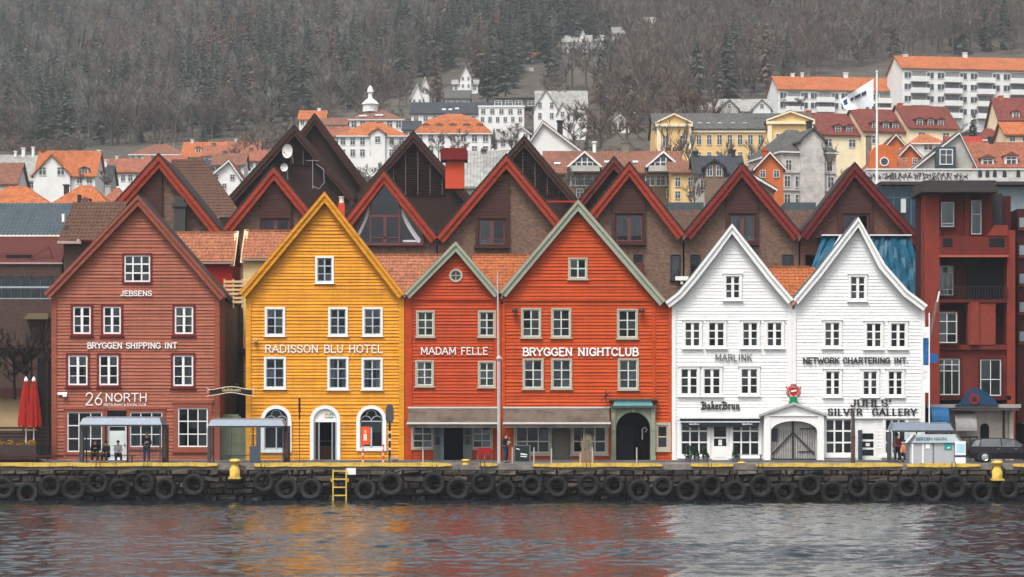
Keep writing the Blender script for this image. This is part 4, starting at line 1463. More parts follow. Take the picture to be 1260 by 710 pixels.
T, fr = gable_house('brick gabled house behind the left white wharf house', 912, BY, (841, 289), (912, 203.5), (984, 290), BRICK, BARGM, panel=(893, 225, 932, 263), pane=(898, 264, 928, 297),
                    small=[(850, 314, 860.5, 337, 'f', mat('blue_blind', S(110, 130, 146))), (963, 314, 975, 326)], curt='s')
MB().box(-.45, .45, -.5, -.03, -.14, .14).box(-.1, .1, -.4, -.03, -.4, -.14).build('floodlight', SIGNW, T, (fr.x(838.5), 0, fr.z(343)))
T, fr = gable_house('red brick gabled house with wine red barge boards behind the right white wharf house', 1058, BY, (983.5, 290), (1050, 203.5), (1133, 297), BRICKR, BARGD, panel=(1031, 225, 1073, 263), pane=(1038, 264, 1068, 290), small=[(991, 314, 1003, 330)])

# dark roof pieces in the valleys between brick gables
for a, b_, lab in ((822, 866, 'flat dark slate roof in the valley left of the white framed dormers'), (966, 1004, 'flat dark slate roof in the valley below the tall white corner house')):
    fr = Fr((a + b_) / 2, 182)
    T = thing('flat_roof_block', lab, 'roof', fr.loc())
    MB().box(fr.x(a), fr.x(b_), 0, 6, 0, fr.z(258)).build('wall', BRICK, T)
    MB().prism([(fr.x(a), fr.z(258)), (fr.x(b_), fr.z(258)), (fr.x(b_), fr.z(249)), (fr.x(a), fr.z(249))], .0, 3).build('roof', SLATE, T)

# taller dark clad gables behind
gd = 'dark clad gabled houses behind the brick gables'
kw = dict(group=gd, name='dark_gable_house', clad=CLADD, bw=.5)
T, fr = gable_house('dark boarded gabled house with two white satellite dishes', 363, 190, (268, 262), (363, 157), (452, 262), CLADD, BARGK, louvre=(352, 176, 395, 203), **kw)
DISH = plain('dish_white', S(214, 212, 206))
for (px, py, r, tilt) in ((356.5, 187.5, .55, -.9), (352, 207.5, .32, -.6)):
    d = thing('satellite_dish', 'large oval white satellite dish on the dark gable' if r > .5 else 'small round white satellite dish below the large one', 'satellite dish', (fr.loc()[0] + fr.x(px), 189.2, fr.z(py)), rotz=R(-38 if r > .5 else -20))
    MB().lathe([(0, 0), (r * .5, -.03), (r * .85, -.1), (r, -.16)], 20, axis='y').build('dish', DISH, d, smooth=True)
    MB().tube([(0, 0, 0), (0, .35, -.1), (0, .5, -.9)], .04, 6).build('mount', GREYM, d)
    MB().tube([(0, 0, -r * .8), (0, -.6, -.15)], .02, 5).lathe([(0, -.62), (.06, -.6), (.06, -.5), (0, -.48)], 8, axis='y', c=(0, 0, -.12)).build('receiver_arm', GREYM, d)
an = MB().bar((0, 0, 0), (0, 0, 2.3), .04, .04).bar((-.5, 0, 2.2), (.5, 0, 2.2), .03, .03).tube([(.0, 0, .2), (.5, 0, 0), (.9, 0, .5), (.85, 0, 1.5), (.3, 0, 1.9)], .03, 5)
tag(an.build('aerial', GREYM, None, (fr.loc()[0] + fr.x(386), 189.0, fr.z(234))), 'thin bent metal aerial on the dark boarded gable below the ridge', 'aerial')
gable_house('dark boarded gabled house, tallest and rearmost of the dark gables', 388, 197, (318, 236), (388, 143), (462, 242), CLADD, BARGK, **kw)
gable_house('dark gabled house with louvred boarding left of the red roof vent', 509, 190, (424, 262), (509, 165), (590, 258), CLADD, BARGK, louvre=(478, 172, 548, 240), **kw)
gable_house('dark gabled house with louvred boarding right of the red roof vent', 645, 190, (560, 266), (645, 170.5), (722, 262), CLADD, BARGK, louvre=(622, 184, 690, 240), **kw)
gable_house('small dark red gabled house half hidden behind an orange red barge board', 755, 182, (704, 258), (755, 196), (812, 262), CLADD, wood('dark_red_barge', S(104, 40, 36)), group=gd, name='dark_gable_house', clad=CLADD, bw=.55)
fr = Fr(632, 186)
tag(MB().box(fr.x(660), fr.x(720), 0, .3, fr.z(249), fr.z(247)).build('roof_gutter', plain('red_flashing', S(170, 50, 36)), None, fr.loc()), 'short red metal gutter in the valley above the orange gable', 'gutter')
# red roof vent
fr = Fr(559, 184)
T = thing('roof_vent', 'boxy red metal roof vent with a darker cap between the louvred gables', 'roof vent', (fr.loc()[0], 184, fr.z(232)))
zb = fr.z(232)
MB().box(fr.x(548), fr.x(571), 0, 1.6, 0, fr.z(197) - zb).build('vent_shaft', mat('vent_red', S(196, 74, 44)), T)
MB().box(fr.x(542), fr.x(575), -.35, 1.95, fr.z(197) - zb, fr.z(185) - zb).box(fr.x(543), fr.x(574), -.3, 1.9, fr.z(185) - zb + .002, fr.z(182.5) - zb).build('vent_cap', mat('vent_dark_red', S(112, 26, 26)), T)
fr = Fr(420, 168)
T = thing('chimney', 'small red brick chimney with a pale pot behind the yellow gable', 'chimney', (fr.loc()[0], 168, fr.z(268)))
zb = fr.z(268)
MB().box(fr.x(416), fr.x(424), 0, .5, 0, fr.z(250) - zb).build('stack', mat('vent_red', S(196, 74, 44)), T)
MB().lathe([(.17, 0), (.19, .1), (.15, .15), (.16, .4), (.2, .42), (.2, .48), (0, .48)], 10, c=(fr.x(420), .25, fr.z(250) - zb)).build('chimney_pot', plain('pot_cream', S(220, 206, 190)), T)
# brown side roofs between the gables
for (a, b_, ye, yr, Y, lab) in ((200, 300, 268, 196, 186, 'brown tiled roof slope right of the leftmost brick gable'),):
    fr = Fr((a + b_) / 2, Y)
    T = thing('tiled_house', lab, 'house', fr.loc())
    MB().box(fr.x(a), fr.x(b_), 0, 8, 0, fr.z(ye)).build('wall', CLADD, T)
    k = (Y + 5) / Y
    z1 = CAMZ + (HOR - yr) * (Y + 5) / FOC
    tiled('roof', (fr.x(a), 0, fr.z(ye)), (fr.x(b_), 0, fr.z(ye)), (fr.x(a), 5, z1), (fr.x(b_ - 60), 5, z1), TILEB, T)

# ------------------------------------------------------------------ low pantiled buildings between the wharf houses
def link(label, a, b_, ye, yr, Y, roofm, wallm, depth=2.6, ridge=None, gut=True, ends=None):
    fr = Fr((a + b_) / 2, Y)
    T = thing('tiled_annexe', label, 'annexe', fr.loc(), 'low tiled annexes between the wharf houses')
    x0, x1 = fr.x(a), fr.x(b_)
    z0 = fr.z(ye)
    z1 = CAMZ + (HOR - yr) * (Y + depth) / FOC
    k = (Y + depth) / Y
    MB().box(x0 + .1, x1 - .1, .25, depth * 2, 0, z0 - .05).prism([(x0 + .1, z0 - .05), (x1 - .1, z0 - .05), (x1 - .1, z0), (x0 + .1, z0)], .3, .5).build('wall', wallm, T)
    tiled('roof', (x0, 0, z0), (x1, 0, z0), (x0, depth, z1), (x1, depth, z1), roofm, T)
    MB().poly([(x0, depth, z1), (x1, depth, z1), (x1, depth * 2, z0), (x0, depth * 2, z0)]).build('rear_roof', roofm, T)
    if gut:
        MB().box(x0, x1, -.12, -.0, z0 - .12, z0 - .01).build('gutter', plain('gutter_grey', S(150, 140, 132)), T)
    rg = MB()
    n = int((x1 - x0) / .4)
    for i in range(n):
        rg.box(x0 + .4 * i, x0 + .4 * i + .38, depth - .14, depth + .14, z1 - .03, z1 + .09)
    rg.build('ridge_tile', roofm, T)
    if ends:
        e = MB()
        for xx in ends:
            X = fr.x(xx)
            e.prism([(X - .12, 0), (X + .12, 0), (X + .12, .26), (X - .12, .26)], 0, .1) if False else e.poly([(X - .14, -.06, z0 - .25), (X + .14, -.06, z0 - .25), (X + .14, depth, z1 + .12), (X - .14, depth, z1 + .12)][::1])
        e.build('verge_board', plain('verge_cream', S(214, 180, 140)), T)
    return T, fr


link('salmon pantiled annexe with a dark red wall between the brown red and yellow houses', 204, 287, 322.5, 286.5, 160, TILE, REDD, ends=[286])
CREAMW = wood('cream_boards', S(226, 196, 140))
link('salmon pantiled annexe with a cream wall tucked behind the yellow gable', 297, 380, 318.5, 284.5, 160, TILE, CREAMW, ends=[298])
link('salmon pantiled annexe between the yellow gable and the small red gable', 452, 548, 372, 314, 158, TILE, BRICK, depth=4)
link('orange pantiled annexe behind the flagpole, between the two red and orange gables', 580, 654, 365, 314, 158, TILEO, BRICK, depth=4)
link('orange pantiled annexe between the two white gables', 938, 1012, 388, 329, 158, TILEO, BRICK, depth=4)

# passage between brown red and yellow houses
fr = Fr(287, 156)
T = thing('wooden_fence', 'pale slatted timber balcony fence high between brown red and yellow houses', 'fence', (fr.loc()[0], 156, fr.z(373)))
zb = fr.z(373)
m_ = MB()
for i in range(6):
    m_.box(fr.x(275), fr.x(305), 0, .04, i * .26, i * .26 + .15)
m_.build('slat', mat('pale_timber', S(212, 184, 136)), T)
p_ = MB()
for px in (276, 287, 298):
    p_.box(fr.x(px) - .05, fr.x(px) + .05, .042, .12, -.3, 1.55)
p_.build('post', mat('pale_timber', S(212, 184, 136)), T)
fr = Fr(287, 161)
T = thing('passage_building', 'dark brick building with a timber balcony deep in the passage beside the yellow house', 'building', fr.loc())
a = R4(fr, (277, 376, 288, 402))
siding(fr.x(262), fr.x(312), 0, [(fr.x(262), 40), (fr.x(262), 41)], [(fr.x(312), 40), (fr.x(312), 41)], fr.z(374), fr.z(374), .8, [rect_hole(*a)], lap=0).build('wall', BRICK, T)
window(T, *a, cols=1, rows=(.3,), cas=CLADD, cw=.06, fw=.05, bw=.05, sash=SIGNG, sill=.1)
MB().poly([(fr.x(262), .8, 0), (fr.x(312), .8, 0), (fr.x(312), .8, fr.z(374)), (fr.x(262), .8, fr.z(374))]).build('inner_wall', DARKIN, T)
MB().bar((fr.x(262), -.6, fr.z(415)), (fr.x(312), -.6, fr.z(437)), .9, .35).build('canopy_roof', wood('maroon_boards', S(66, 24, 24)), T)
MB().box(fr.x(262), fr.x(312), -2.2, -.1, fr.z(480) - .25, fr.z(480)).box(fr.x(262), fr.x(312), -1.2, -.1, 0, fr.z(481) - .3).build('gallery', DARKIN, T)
MB().box(fr.x(270), fr.x(305), -2.28, -2.22, fr.z(459), fr.z(457.5)).box(fr.x(270), fr.x(305), -2.28, -2.22, fr.z(476), fr.z(474.5)).box(fr.x(288), fr.x(292), -2.4, -2.2, fr.z(480), fr.z(435)).build('railing', plain('old_grey_rail', S(84, 74, 72)), T)
for i in range(4):
    MB().lathe([(0, 0), (.16, .03), (.2, .2), (.12, .34), (0, .36)], 10, c=(fr.x(274 + i * 7), -2.0, fr.z(479) + (.0 if i % 2 else .1))).build('lantern', plain('pale_lantern', S(150, 140, 138)), T)
fr = Fr(284, 151)
T = thing('wooden_gate', 'sage green boarded gate with clipped top corners between brown red and yellow houses', 'gate', fr.loc())
SG = wood('sage_gate', S(122, 132, 108))
for s_ in (0, 1):
    a, b_ = ((fr.x(266), fr.x(284.5)), (fr.x(284.7), fr.x(302.5)))[s_]
    m_ = MB()
    n = 6
    for i in range(n):
        p, q = a + (b_ - a) * i / n, a + (b_ - a) * (i + 1) / n
        c = [.0, .3][s_ == 1]
        top = 2.92 - (max(0, .42 - (i * (b_ - a) / n)) if s_ == 0 else max(0, .42 - ((n - 1 - i) * (b_ - a) / n)))
        m_.box(p + .008, q - .008, 0, .06, .06, top)
    go = m_.build('gate_leaf', SG, T)
    MB().box(a + .05, b_ - .05, -.03, -.002, 2.28, 2.38).box(a + .05, b_ - .05, -.03, -.002, .3, .4).build('ledge', SG, go)
MB().box(fr.x(265), fr.x(303), -.1, .2, 0, .05).build('threshold', CONC, T)
# carved name board over the passage
fr = Fr(284, 149.4)
T = thing('name_board', 'dark scroll shaped name board with pale edge over the passage beside the yellow house', 'sign', (fr.loc()[0], 149.4, fr.z(483)))
tp, bt = [], []
for i in range(13):
    q = i / 12
    x = fr.x(258) + (fr.x(310) - fr.x(258)) * q
    h = .13 * (math.cos((q - .5) * 2 * math.pi) + 1) / 2 * 1.4
    tp.append((x, h + .17))
    bt.append((x, h - .19))
MB().band(tp, bt, 0, .08).build('board', plain('board_black', (.018, .013, .012)), T)
e = MB()
e.tube([(x, -.02, z) for x, z in tp], .03, 6).tube([(x, -.02, z) for x, z in bt], .03, 6)
for s_ in (0, -1):
    x = tp[s_][0]
    dx = -.14 if s_ == 0 else .14
    e.tube([(x, -.02, tp[s_][1]), (x + dx * 1.4, -.02, tp[s_][1] + .1)], .03, 6).tube([(x + dx, -.02, (tp[s_][1] + bt[s_][1]) / 2)] * 1 + [(x + dx * .3, -.02, tp[s_][1])], .03, 6).tube([(x, -.02, bt[s_][1]), (x + dx * 1.4, -.02, bt[s_][1] - .06)], .03, 6)
e.build('edge_moulding', plain('gilt_cream', S(206, 186, 160)), T)
small_text('Gullskoen', T, fr.x(273), fr.x(296), .17, -.03, plain('gilt_text', S(200, 192, 150)))

# ------------------------------------------------------------------ blue sheeting behind the right white house
TARP = mat('blue_sheeting', S(10, 76, 100), rough=.45, var=.35, nscale=1.2, grime=.3, gscale=.6, bump=.5, bscale=3)
fr = Fr(1065, 168)
T = thing('scaffold_sheeting', 'bright blue plastic sheeting draped over the roof behind the right white gable', 'sheeting', fr.loc())
mb = MB()
rows = [(290, 1012, 1120), (303, 1007, 1122), (318, 1001, 1126), (332, 995, 1131), (346, 990, 1135), (362, 984, 1139), (400, 980, 1141)]
n = 26
g = []
for (py, a, b_) in rows:
    g.append([(fr.x(a + (b_ - a) * i / n), -(py - 290) * .03 + .12 * math.sin(i * 1.7 + py * .3) + .08 * math.sin(i * 4.1), fr.z(py)) for i in range(n + 1)])
for j in range(len(g) - 1):
    for i in range(n):
        mb.poly([g[j + 1][i], g[j + 1][i + 1], g[j][i + 1], g[j][i]])
mb.poly([(fr.x(1012), .1, fr.z(290)), (fr.x(1120), .1, fr.z(290)), (fr.x(1120), 4, fr.z(288)), (fr.x(1012), 4, fr.z(288))])
mb.build('sheet', TARP, T)
MB().box(fr.x(1011), fr.x(1121), -.3, .25, fr.z(290.5), fr.z(288.8)).build('top_batten', plain('batten_white', S(214, 220, 220)), T)
MB().bar((fr.x(1034), -.5, fr.z(290)), (fr.x(1008), -1.6, fr.z(330)), .15, .08).build('side_batten', plain('batten_white', S(214, 220, 220)), T)

# ------------------------------------------------------------------ left flank: dark brick office with a slate roof
RIB = glass_mat('ribbon_glass', (.10, .22, .28), 1.2)
fr = Fr(36, 164)
T = thing('brick_office', 'dark brick office with slate roof and blue glazed window band behind the red parasols', 'building', fr.loc())
x0, x1 = fr.x(-60), fr.x(76)
MB().box(x0, x1, .3, 14, 0, fr.z(428)).box(x0, x1, .0, 14, fr.z(428), fr.z(367.5)).build('wall', BRICKD, T)
MB().box(x0, x1, -.05, 14, fr.z(340.5), fr.z(324.5)).build('fascia', BRICKD, T)
MB().box(x0, x1, .5, .6, fr.z(367.5), fr.z(340.5)).build('inner_wall', plain('office_dark', (.02, .04, .05)), T)
wo = MB().box(x0, x1, .0, .25, fr.z(354.5), fr.z(352.3)).box(x0, x1, -.02, .25, fr.z(368), fr.z(366.8)).build('window', plain('mid_grey_bar', S(150, 166, 172)), T)
pm = MB()
for px in range(-58, 76, 12):
    pm.box(fr.x(px) - .03, fr.x(px) + .03, .03, .2, fr.z(366.8), fr.z(340.5))
pm.build('mullion', plain('dark_mullion', (.06, .08, .09)), wo)
MB().poly([(x0, .1, fr.z(367)), (x1, .1, fr.z(367)), (x1, .1, fr.z(340.5)), (x0, .1, fr.z(340.5))]).build('glass', RIB, wo)
MB().box(x0, x1 + .1, -.2, .0, fr.z(325), fr.z(323)).build('gutter', plain('gutter_pale', S(170, 150, 140)), T)
MAR = mat('maroon_metal_roof', S(78, 34, 30), rough=.6, var=.2, nscale=3, grime=.2)
d2 = 3.0
zr = CAMZ + (HOR - 291) * (164 + d2) / FOC
zr2 = CAMZ + (HOR - 250) * (164 + 8) / FOC
MB().poly([(x0, -.1, fr.z(323)), (x1, -.1, fr.z(323)), (x1 - .1, d2, zr), (x0, d2, zr)]).box(x0, x1, d2, 14, fr.z(330), zr - .05).build('lower_roof', MAR, T)
MB().bar((fr.x(36), .2, fr.z(318)), (fr.x(58), .3, fr.z(304)), .12, .06).bar((x0, .6, fr.z(311)), (fr.x(40), .6, fr.z(311)), .1, .06).bar((fr.x(58), .4, fr.z(302)), (fr.x(66), .3, fr.z(322)), .12, .06).build('roof_ridge', plain('maroon_ridge', S(104, 52, 44)), T)
MB().box(fr.x(6), fr.x(36), .4, .9, fr.z(318), fr.z(313)).build('roof_slot', DARKIN, T)
tiled('upper_roof', (x0, d2, zr + .05), (fr.x(76), d2, zr + .05), (x0, 8, zr2), (fr.x(76.5), 8, zr2), SLATE, T, tw=.28, th=.34, amp=.05)
MB().box(fr.x(33), fr.x(62), -.9, .28, fr.z(393.5), fr.z(390)).prism([(fr.x(33), fr.z(390)), (fr.x(62), fr.z(390)), (fr.x(60), fr.z(386)), (fr.x(37), fr.z(386))], -.6, .28).build('canopy', mat('mossy_canopy', S(108, 98, 72)), T)
MB().box(fr.x(59), fr.x(61.5), -.8, -.6, 0, fr.z(393)).build('post', CLADD, T)
MB().box(x0, fr.x(50), -1.2, .2, fr.z(488), fr.z(478)).build('shop_fascia', wood('maroon_boards', S(66, 24, 24)), T)
MB().box(x0, fr.x(47), -.6, -.5, fr.z(530), fr.z(486)).build('board_panel', mat('plywood', S(176, 152, 114), var=.1), T)
MB().box(fr.x(47), x1, -.3, .25, 0, fr.z(440)).build('dark_recess', DARKIN, T)  # near-black block standing in front of the office wall
# brown tiled lean-to right of it
fr = Fr(106, 163)
T = thing('tiled_lean_to', 'small brown pantiled building squeezed left of the brown red gable', 'building', fr.loc())
MB().box(fr.x(77), fr.x(145), .4, 6, 0, fr.z(297)).build('wall', BRICKD, T)
zr = CAMZ + (HOR - 248.5) * (163 + 3.5) / FOC
tiled('roof', (fr.x(72), 0, fr.z(296)), (fr.x(146), 0, fr.z(296)), (fr.x(79.5), 3.5, zr), (fr.x(146), 3.5, zr), TILEB, T, tw=.26, th=.42, amp=.06)
MB().box(fr.x(71), fr.x(100), -.15, .35, fr.z(300), fr.z(296.5)).build('gutter', plain('gutter_pale', S(170, 150, 140)), T)
MB().box(fr.x(84), fr.x(88), 3.4, 3.8, zr - .1, zr + .5).build('vent_pipe', SIGNB, T)
MB().box(fr.x(74), fr.x(77), .6, .9, fr.z(272), fr.z(262)).build('snow_board', SIGNW, T)

# ------------------------------------------------------------------ right flank: red concrete block
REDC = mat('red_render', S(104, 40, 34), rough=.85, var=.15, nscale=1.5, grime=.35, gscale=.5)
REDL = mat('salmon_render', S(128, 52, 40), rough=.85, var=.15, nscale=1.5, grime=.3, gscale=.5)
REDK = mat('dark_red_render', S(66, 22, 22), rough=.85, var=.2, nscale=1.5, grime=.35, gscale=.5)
fr = Fr(1190, 158)
T = thing('red_concrete_block', 'red rendered concrete block with recessed balconies beside the white wharf house', 'building', fr.loc())
X = fr.x
Z = fr.z
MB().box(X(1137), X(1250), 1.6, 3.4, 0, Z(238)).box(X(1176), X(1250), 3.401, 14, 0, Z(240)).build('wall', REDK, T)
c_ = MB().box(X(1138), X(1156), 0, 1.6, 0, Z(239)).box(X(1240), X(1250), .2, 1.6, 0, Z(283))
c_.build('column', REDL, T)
MB().box(X(1156), X(1240), .0, 1.6, Z(317), Z(291)).box(X(1156), X(1240), -.12, 1.6, Z(317), Z(314)).build('floor_band', REDC, T)
MB().box(X(1156), X(1240), .2, 1.6, Z(372), Z(368)).build('floor_band', REDC, T)
MB().box(X(1156), X(1240), .3, 1.6, Z(430), Z(424)).build('floor_band', REDC, T)
MB().box(X(1155.5), X(1240.5), -.18, -.125, Z(316.5), Z(314)).build('ledge', mat('pale_red_ledge', S(170, 88, 74)), T)
MB().box(X(1222), X(1240), -.05, .6, Z(290), Z(277)).prism([(X(1215), Z(290)), (X(1222), Z(290)), (X(1222), Z(280))], -.05, .6).build('balcony_parapet', mat('salmon_render', S(128, 52, 40)), T)
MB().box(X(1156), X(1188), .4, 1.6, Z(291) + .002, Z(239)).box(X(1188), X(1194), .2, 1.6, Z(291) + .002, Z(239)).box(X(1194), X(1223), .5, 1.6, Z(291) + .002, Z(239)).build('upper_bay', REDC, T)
MB().box(X(1158), X(1171.5), .39, .398, Z(304), Z(293)).build('vent_opening', DARKIN, T)
MB().box(X(1217), X(1236), -.012, -.002, Z(304), Z(293)).build('vent_opening', DARKIN, T)
MB().box(X(1160), X(1172), -.011, -.002, Z(304), Z(293)).build('vent_opening', DARKIN, T)
MB().box(X(1194), X(1205), .1, 1.6, Z(424), Z(372)).box(X(1192), X(1226), .25, 1.0, Z(424), Z(373)).build('pier', mat('red_render_warm', S(128, 56, 44), rough=.85, var=.15, grime=.35), T)
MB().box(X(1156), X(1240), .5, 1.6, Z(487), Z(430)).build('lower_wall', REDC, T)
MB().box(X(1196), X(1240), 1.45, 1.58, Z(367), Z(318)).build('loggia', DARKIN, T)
ST = plain('sash_pale', S(196, 200, 196))
for (r, co, ro, y) in (((1158.5, 248, 1175, 279), 1, (.15,), .4), ((1196, 246, 1209, 288), 1, (.6,), .5), ((1158, 325, 1178, 362), 3, (.2, .75), 1.6), ((1153, 384, 1178, 422), 2, (.3, .7), 0.25), ((1153, 441, 1182, 486), 3, (.66, .83), .46), ((1207, 442, 1233, 487), 2, (.45,), .46)):
    a = R4(fr, r)
    MB().box(a[0], a[1], y - .02, y - .001, a[2], a[3]).build('window_reveal', DARKIN, T)
    window(T, *a, cols=co, rows=ro, cas=REDK, cw=.08, fw=.07, bw=.05, sash=ST, y=y - .12, glass=glass_mat('teal_glass', (.2, .32, .33), 1.4), curt=None)
    MB().box(a[0] + .05, a[0] + (a[1] - a[0]) * .45, y - .045, y - .03, a[2], a[3]).build('curtain', CURT, T)
rl = MB().box(X(1160), X(1240), -.05, .0, Z(370) + .9, Z(370) + .95)
for i in range(24):
    xx = X(1160) + (X(1240) - X(1160)) * i / 23
    rl.box(xx - .015, xx + .015, -.05, .0, Z(368), Z(370) + .9)
rl.build('railing', BLK, T)
MB().box(X(1131), X(1225), -1.0, 3.6, Z(238), Z(232)).box(X(1135), X(1223), -.6, 3.5, Z(232) + .002, Z(223)).build('flat_roof', mat('roof_felt', S(62, 58, 58)), T)
MB().box(X(1223), X(1238), 1.2, 4, Z(290), Z(236)).build('dark_tower', SIGNB, T)
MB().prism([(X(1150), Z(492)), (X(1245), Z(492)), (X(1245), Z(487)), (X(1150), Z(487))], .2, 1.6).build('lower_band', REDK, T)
# second dark red block at the edge
fr = Fr(1280, 160)
T = thing('dark_red_block', 'tall dark red building cut off by the right edge', 'building', fr.loc())
MB().box(fr.x(1252), fr.x(1330), 0, 12, fr.z(520), fr.z(257)).box(fr.x(1254), fr.x(1330), 3, 12, 0, fr.z(521)).build('wall', REDK, T)
for py in (268, 302, 337, 372, 408):
    MB().box(fr.x(1254), fr.x(1264), -.12, -.002, fr.z(py + 12), fr.z(py)).build('window', mat('pane_grey', S(130, 140, 146), rough=.2), T)
    MB().box(fr.x(1252), fr.x(1330), -.2, -.003, fr.z(py + 15.5), fr.z(py + 13)).build('floor_band', REDC, T)
# near-black box filling the stairwell gap
fr = Fr(1246, 163)
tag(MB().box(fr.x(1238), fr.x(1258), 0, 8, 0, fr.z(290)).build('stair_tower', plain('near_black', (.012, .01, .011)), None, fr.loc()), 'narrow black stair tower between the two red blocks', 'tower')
# dark glass building behind
fr = Fr(1165, 186)
T = thing('glass_office', 'dark blue glazed office with a flat roof behind the red concrete block', 'building', fr.loc())
NB = mat('night_blue_glass', S(24, 52, 74), rough=.15, var=.3, nscale=.6, grime=.1, spec=.6)
MB().box(fr.x(1080), fr.x(1215), 0, 10, 0, fr.z(228)).build('facade', NB, T)
MB().box(fr.x(1082), fr.x(1300), -.5, 10, fr.z(228), fr.z(224)).build('roof_edge', mat('roof_felt', S(62, 58, 58)), T)
MB().box(fr.x(1226), fr.x(1300), .2, 10, 0, fr.z(229)).build('grey_facade', mat('grey_glass', S(126, 140, 146), rough=.3, var=.2), T)
m_ = MB()
for px in range(1088, 1136, 11):
    m_.box(fr.x(px) - .04, fr.x(px) + .04, -.08, -.002, 0, fr.z(229))
m_.box(fr.x(1082), fr.x(1136), -.08, -.003, fr.z(244), fr.z(242.5))
m_.build('mullion', plain('blue_mullion', S(70, 100, 120)), T)
MB().box(fr.x(1108), fr.x(1114), -.3, -.05, fr.z(262), fr.z(245)).build('roof_light', ST, T)
# low rendered shop
fr = Fr(1200, 153)
T = thing('low_shop', 'low beige rendered shop with a flat slab roof and blue bell shaped sign', 'shop', fr.loc())
X = fr.x
Z = fr.z
BEI = mat('dirty_beige_render', S(176, 168, 158), rough=.9, var=.15, nscale=1.2, grime=.45, gscale=.5)
a = R4(fr, (1206, 521, 1217, 548))
siding(X(1140), X(1246), 0, [(X(1140), 40), (X(1140), 41)], [(X(1246), 40), (X(1246), 41)], Z(505), Z(505), .8, [arch_hole(a[0], a[1], a[2], a[3] - .25, a[3])], lap=0).build('wall', BEI, T)
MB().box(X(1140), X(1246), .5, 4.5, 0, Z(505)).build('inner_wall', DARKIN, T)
MB().box(X(1241), X(1246), -.25, 0, 0, Z(506)).build('pilaster', BEI, T)
MB().box(X(1137), X(1252), -1.1, 5, Z(502), Z(497.5)).box(X(1150), X(1250), -.9, 5, Z(505), Z(502) - .002).build('roof_slab', mat('slab_grey', S(150, 146, 142)), T)
MB().box(X(1233.5), X(1236), -.12, -.01, 0, Z(505)).build('drain_pipe', SIGNB, T)
DB = mat('deep_blue_canvas', S(24, 62, 92), rough=.6, var=.2, grime=.2)
bell = [(1171, 499), (1177, 496), (1182, 489), (1188, 481), (1194, 478), (1201, 479), (1208, 483), (1215, 488), (1221, 494), (1224, 499)]
so = MB().prism([(X(a_), Z(b_2)) for a_, b_2 in bell][::-1] if False else [(X(bell[0][0]), Z(bell[0][1]))] + [(X(p[0]), Z(p[1])) for p in bell[::-1]][:-1], -1.3, -1.0).build('bell_sign', DB, T)
MB().lathe([(0, 0), (.34, 0), (.34, .04), (.27, .05)], 20, axis='y', c=(X(1194), -1.36, Z(491))).build('emblem', plain('emblem_red', S(130, 40, 44)), so)
MB().box(X(1191), X(1197), -1.39, -1.37, Z(493.5), Z(488.5)).build('emblem_panel', plain('emblem_dark', S(60, 30, 50)), so)
mb = MB()
for i in range(9):
    a0, a1 = math.pi / 2 * i / 9, math.pi / 2 * (i + 1) / 9
    for j in range(8):
        u0, u1 = X(1172) + (X(1198) - X(1172)) * j / 8, X(1172) + (X(1198) - X(1172)) * (j + 1) / 8
        mb.poly([(u0, -1.2 * math.sin(a0), Z(530) + 1.15 * math.cos(a0)), (u1, -1.2 * math.sin(a0), Z(530) + 1.15 * math.cos(a0)), (u1, -1.2 * math.sin(a1), Z(530) + 1.15 * math.cos(a1)), (u0, -1.2 * math.sin(a1), Z(530) + 1.15 * math.cos(a1))])
mb.build('barrel_awning', mat('grey_canvas', S(140, 138, 136), var=.2), T, smooth=True)
mb = MB()
for i in range(7):
    a0, a1 = math.pi / 2 * i / 7, math.pi / 2 * (i + 1) / 7
    mb.poly([(X(1139), -1.6 - .8 * math.sin(a0), Z(521) + 1.0 * math.cos(a0)), (X(1160), -1.6 - .8 * math.sin(a0), Z(521) + 1.0 * math.cos(a0)), (X(1160), -1.6 - .8 * math.sin(a1), Z(521) + 1.0 * math.cos(a1)), (X(1139), -1.6 - .8 * math.sin(a1), Z(521) + 1.0 * math.cos(a1))])
mb.box(X(1139), X(1160), -1.6, -.2, Z(521), Z(501.5))
mb.build('blue_awning', mat('bright_blue_canvas', S(20, 84, 130), rough=.5, var=.15), T)
cf = MB().box(X(1170), X(1200), -1.0, -.9, .02, .08)
for px in (1171, 1180, 1190, 1199):
    cf.box(X(px) - .03, X(px) + .03, -1.0, -.9, .02, 1.5)
cf.box(X(1170), X(1200), -1.0, -.9, 1.45, 1.55).box(X(1170), X(1200), -.95, -.93, .7, 1.1)
cf.build('entrance_frame', BLK, T)
# flag pole with a hanging flag on the corner of the white house
T = thing('flag_staff', 'slanting white flagstaff with a furled flag on the right corner of the white house', 'flagpole', (wx(1144, 149.5), 149.5, wz(410, 149.5)))
MB().tube([(-.05, 0, -.5), (.55, -.3, 2.55)], .05, 8).build('staff', SIGNW, T)
mb = MB()
for i in range(8):
    z0 = 1.9 - i * .28
    mb.tube([(.40 - i * .055, -.28, z0), (.36 - i * .055, -.28, z0 - .3)], [.13 - .006 * i, .12 - .006 * i], 7)
mb.build('furled_flag', mat('flag_maroon', S(120, 90, 90), var=.3), T)
T = thing('street_banner', 'narrow vertical blue and white banner on a thin pole beside the red block', 'banner', (wx(1141, 147), 147, 0))
MB().tube([(.12, 0, 0), (.12, 0, 9.0)], .04, 8).build('pole', SIGNW, T)
mb = MB()
for i in range(12):
    mb.poly([(-.25, .05 * math.sin(i), 4.2 + i * .33), (.08, 0, 4.2 + i * .33), (.08, 0, 4.53 + i * .33), (-.25, .05 * math.sin(i + 1), 4.53 + i * .33)], 1 if 5 <= i < 10 else 0)
mb.build('banner_cloth', [SIGNW, mat('banner_blue', S(28, 92, 150))], T)
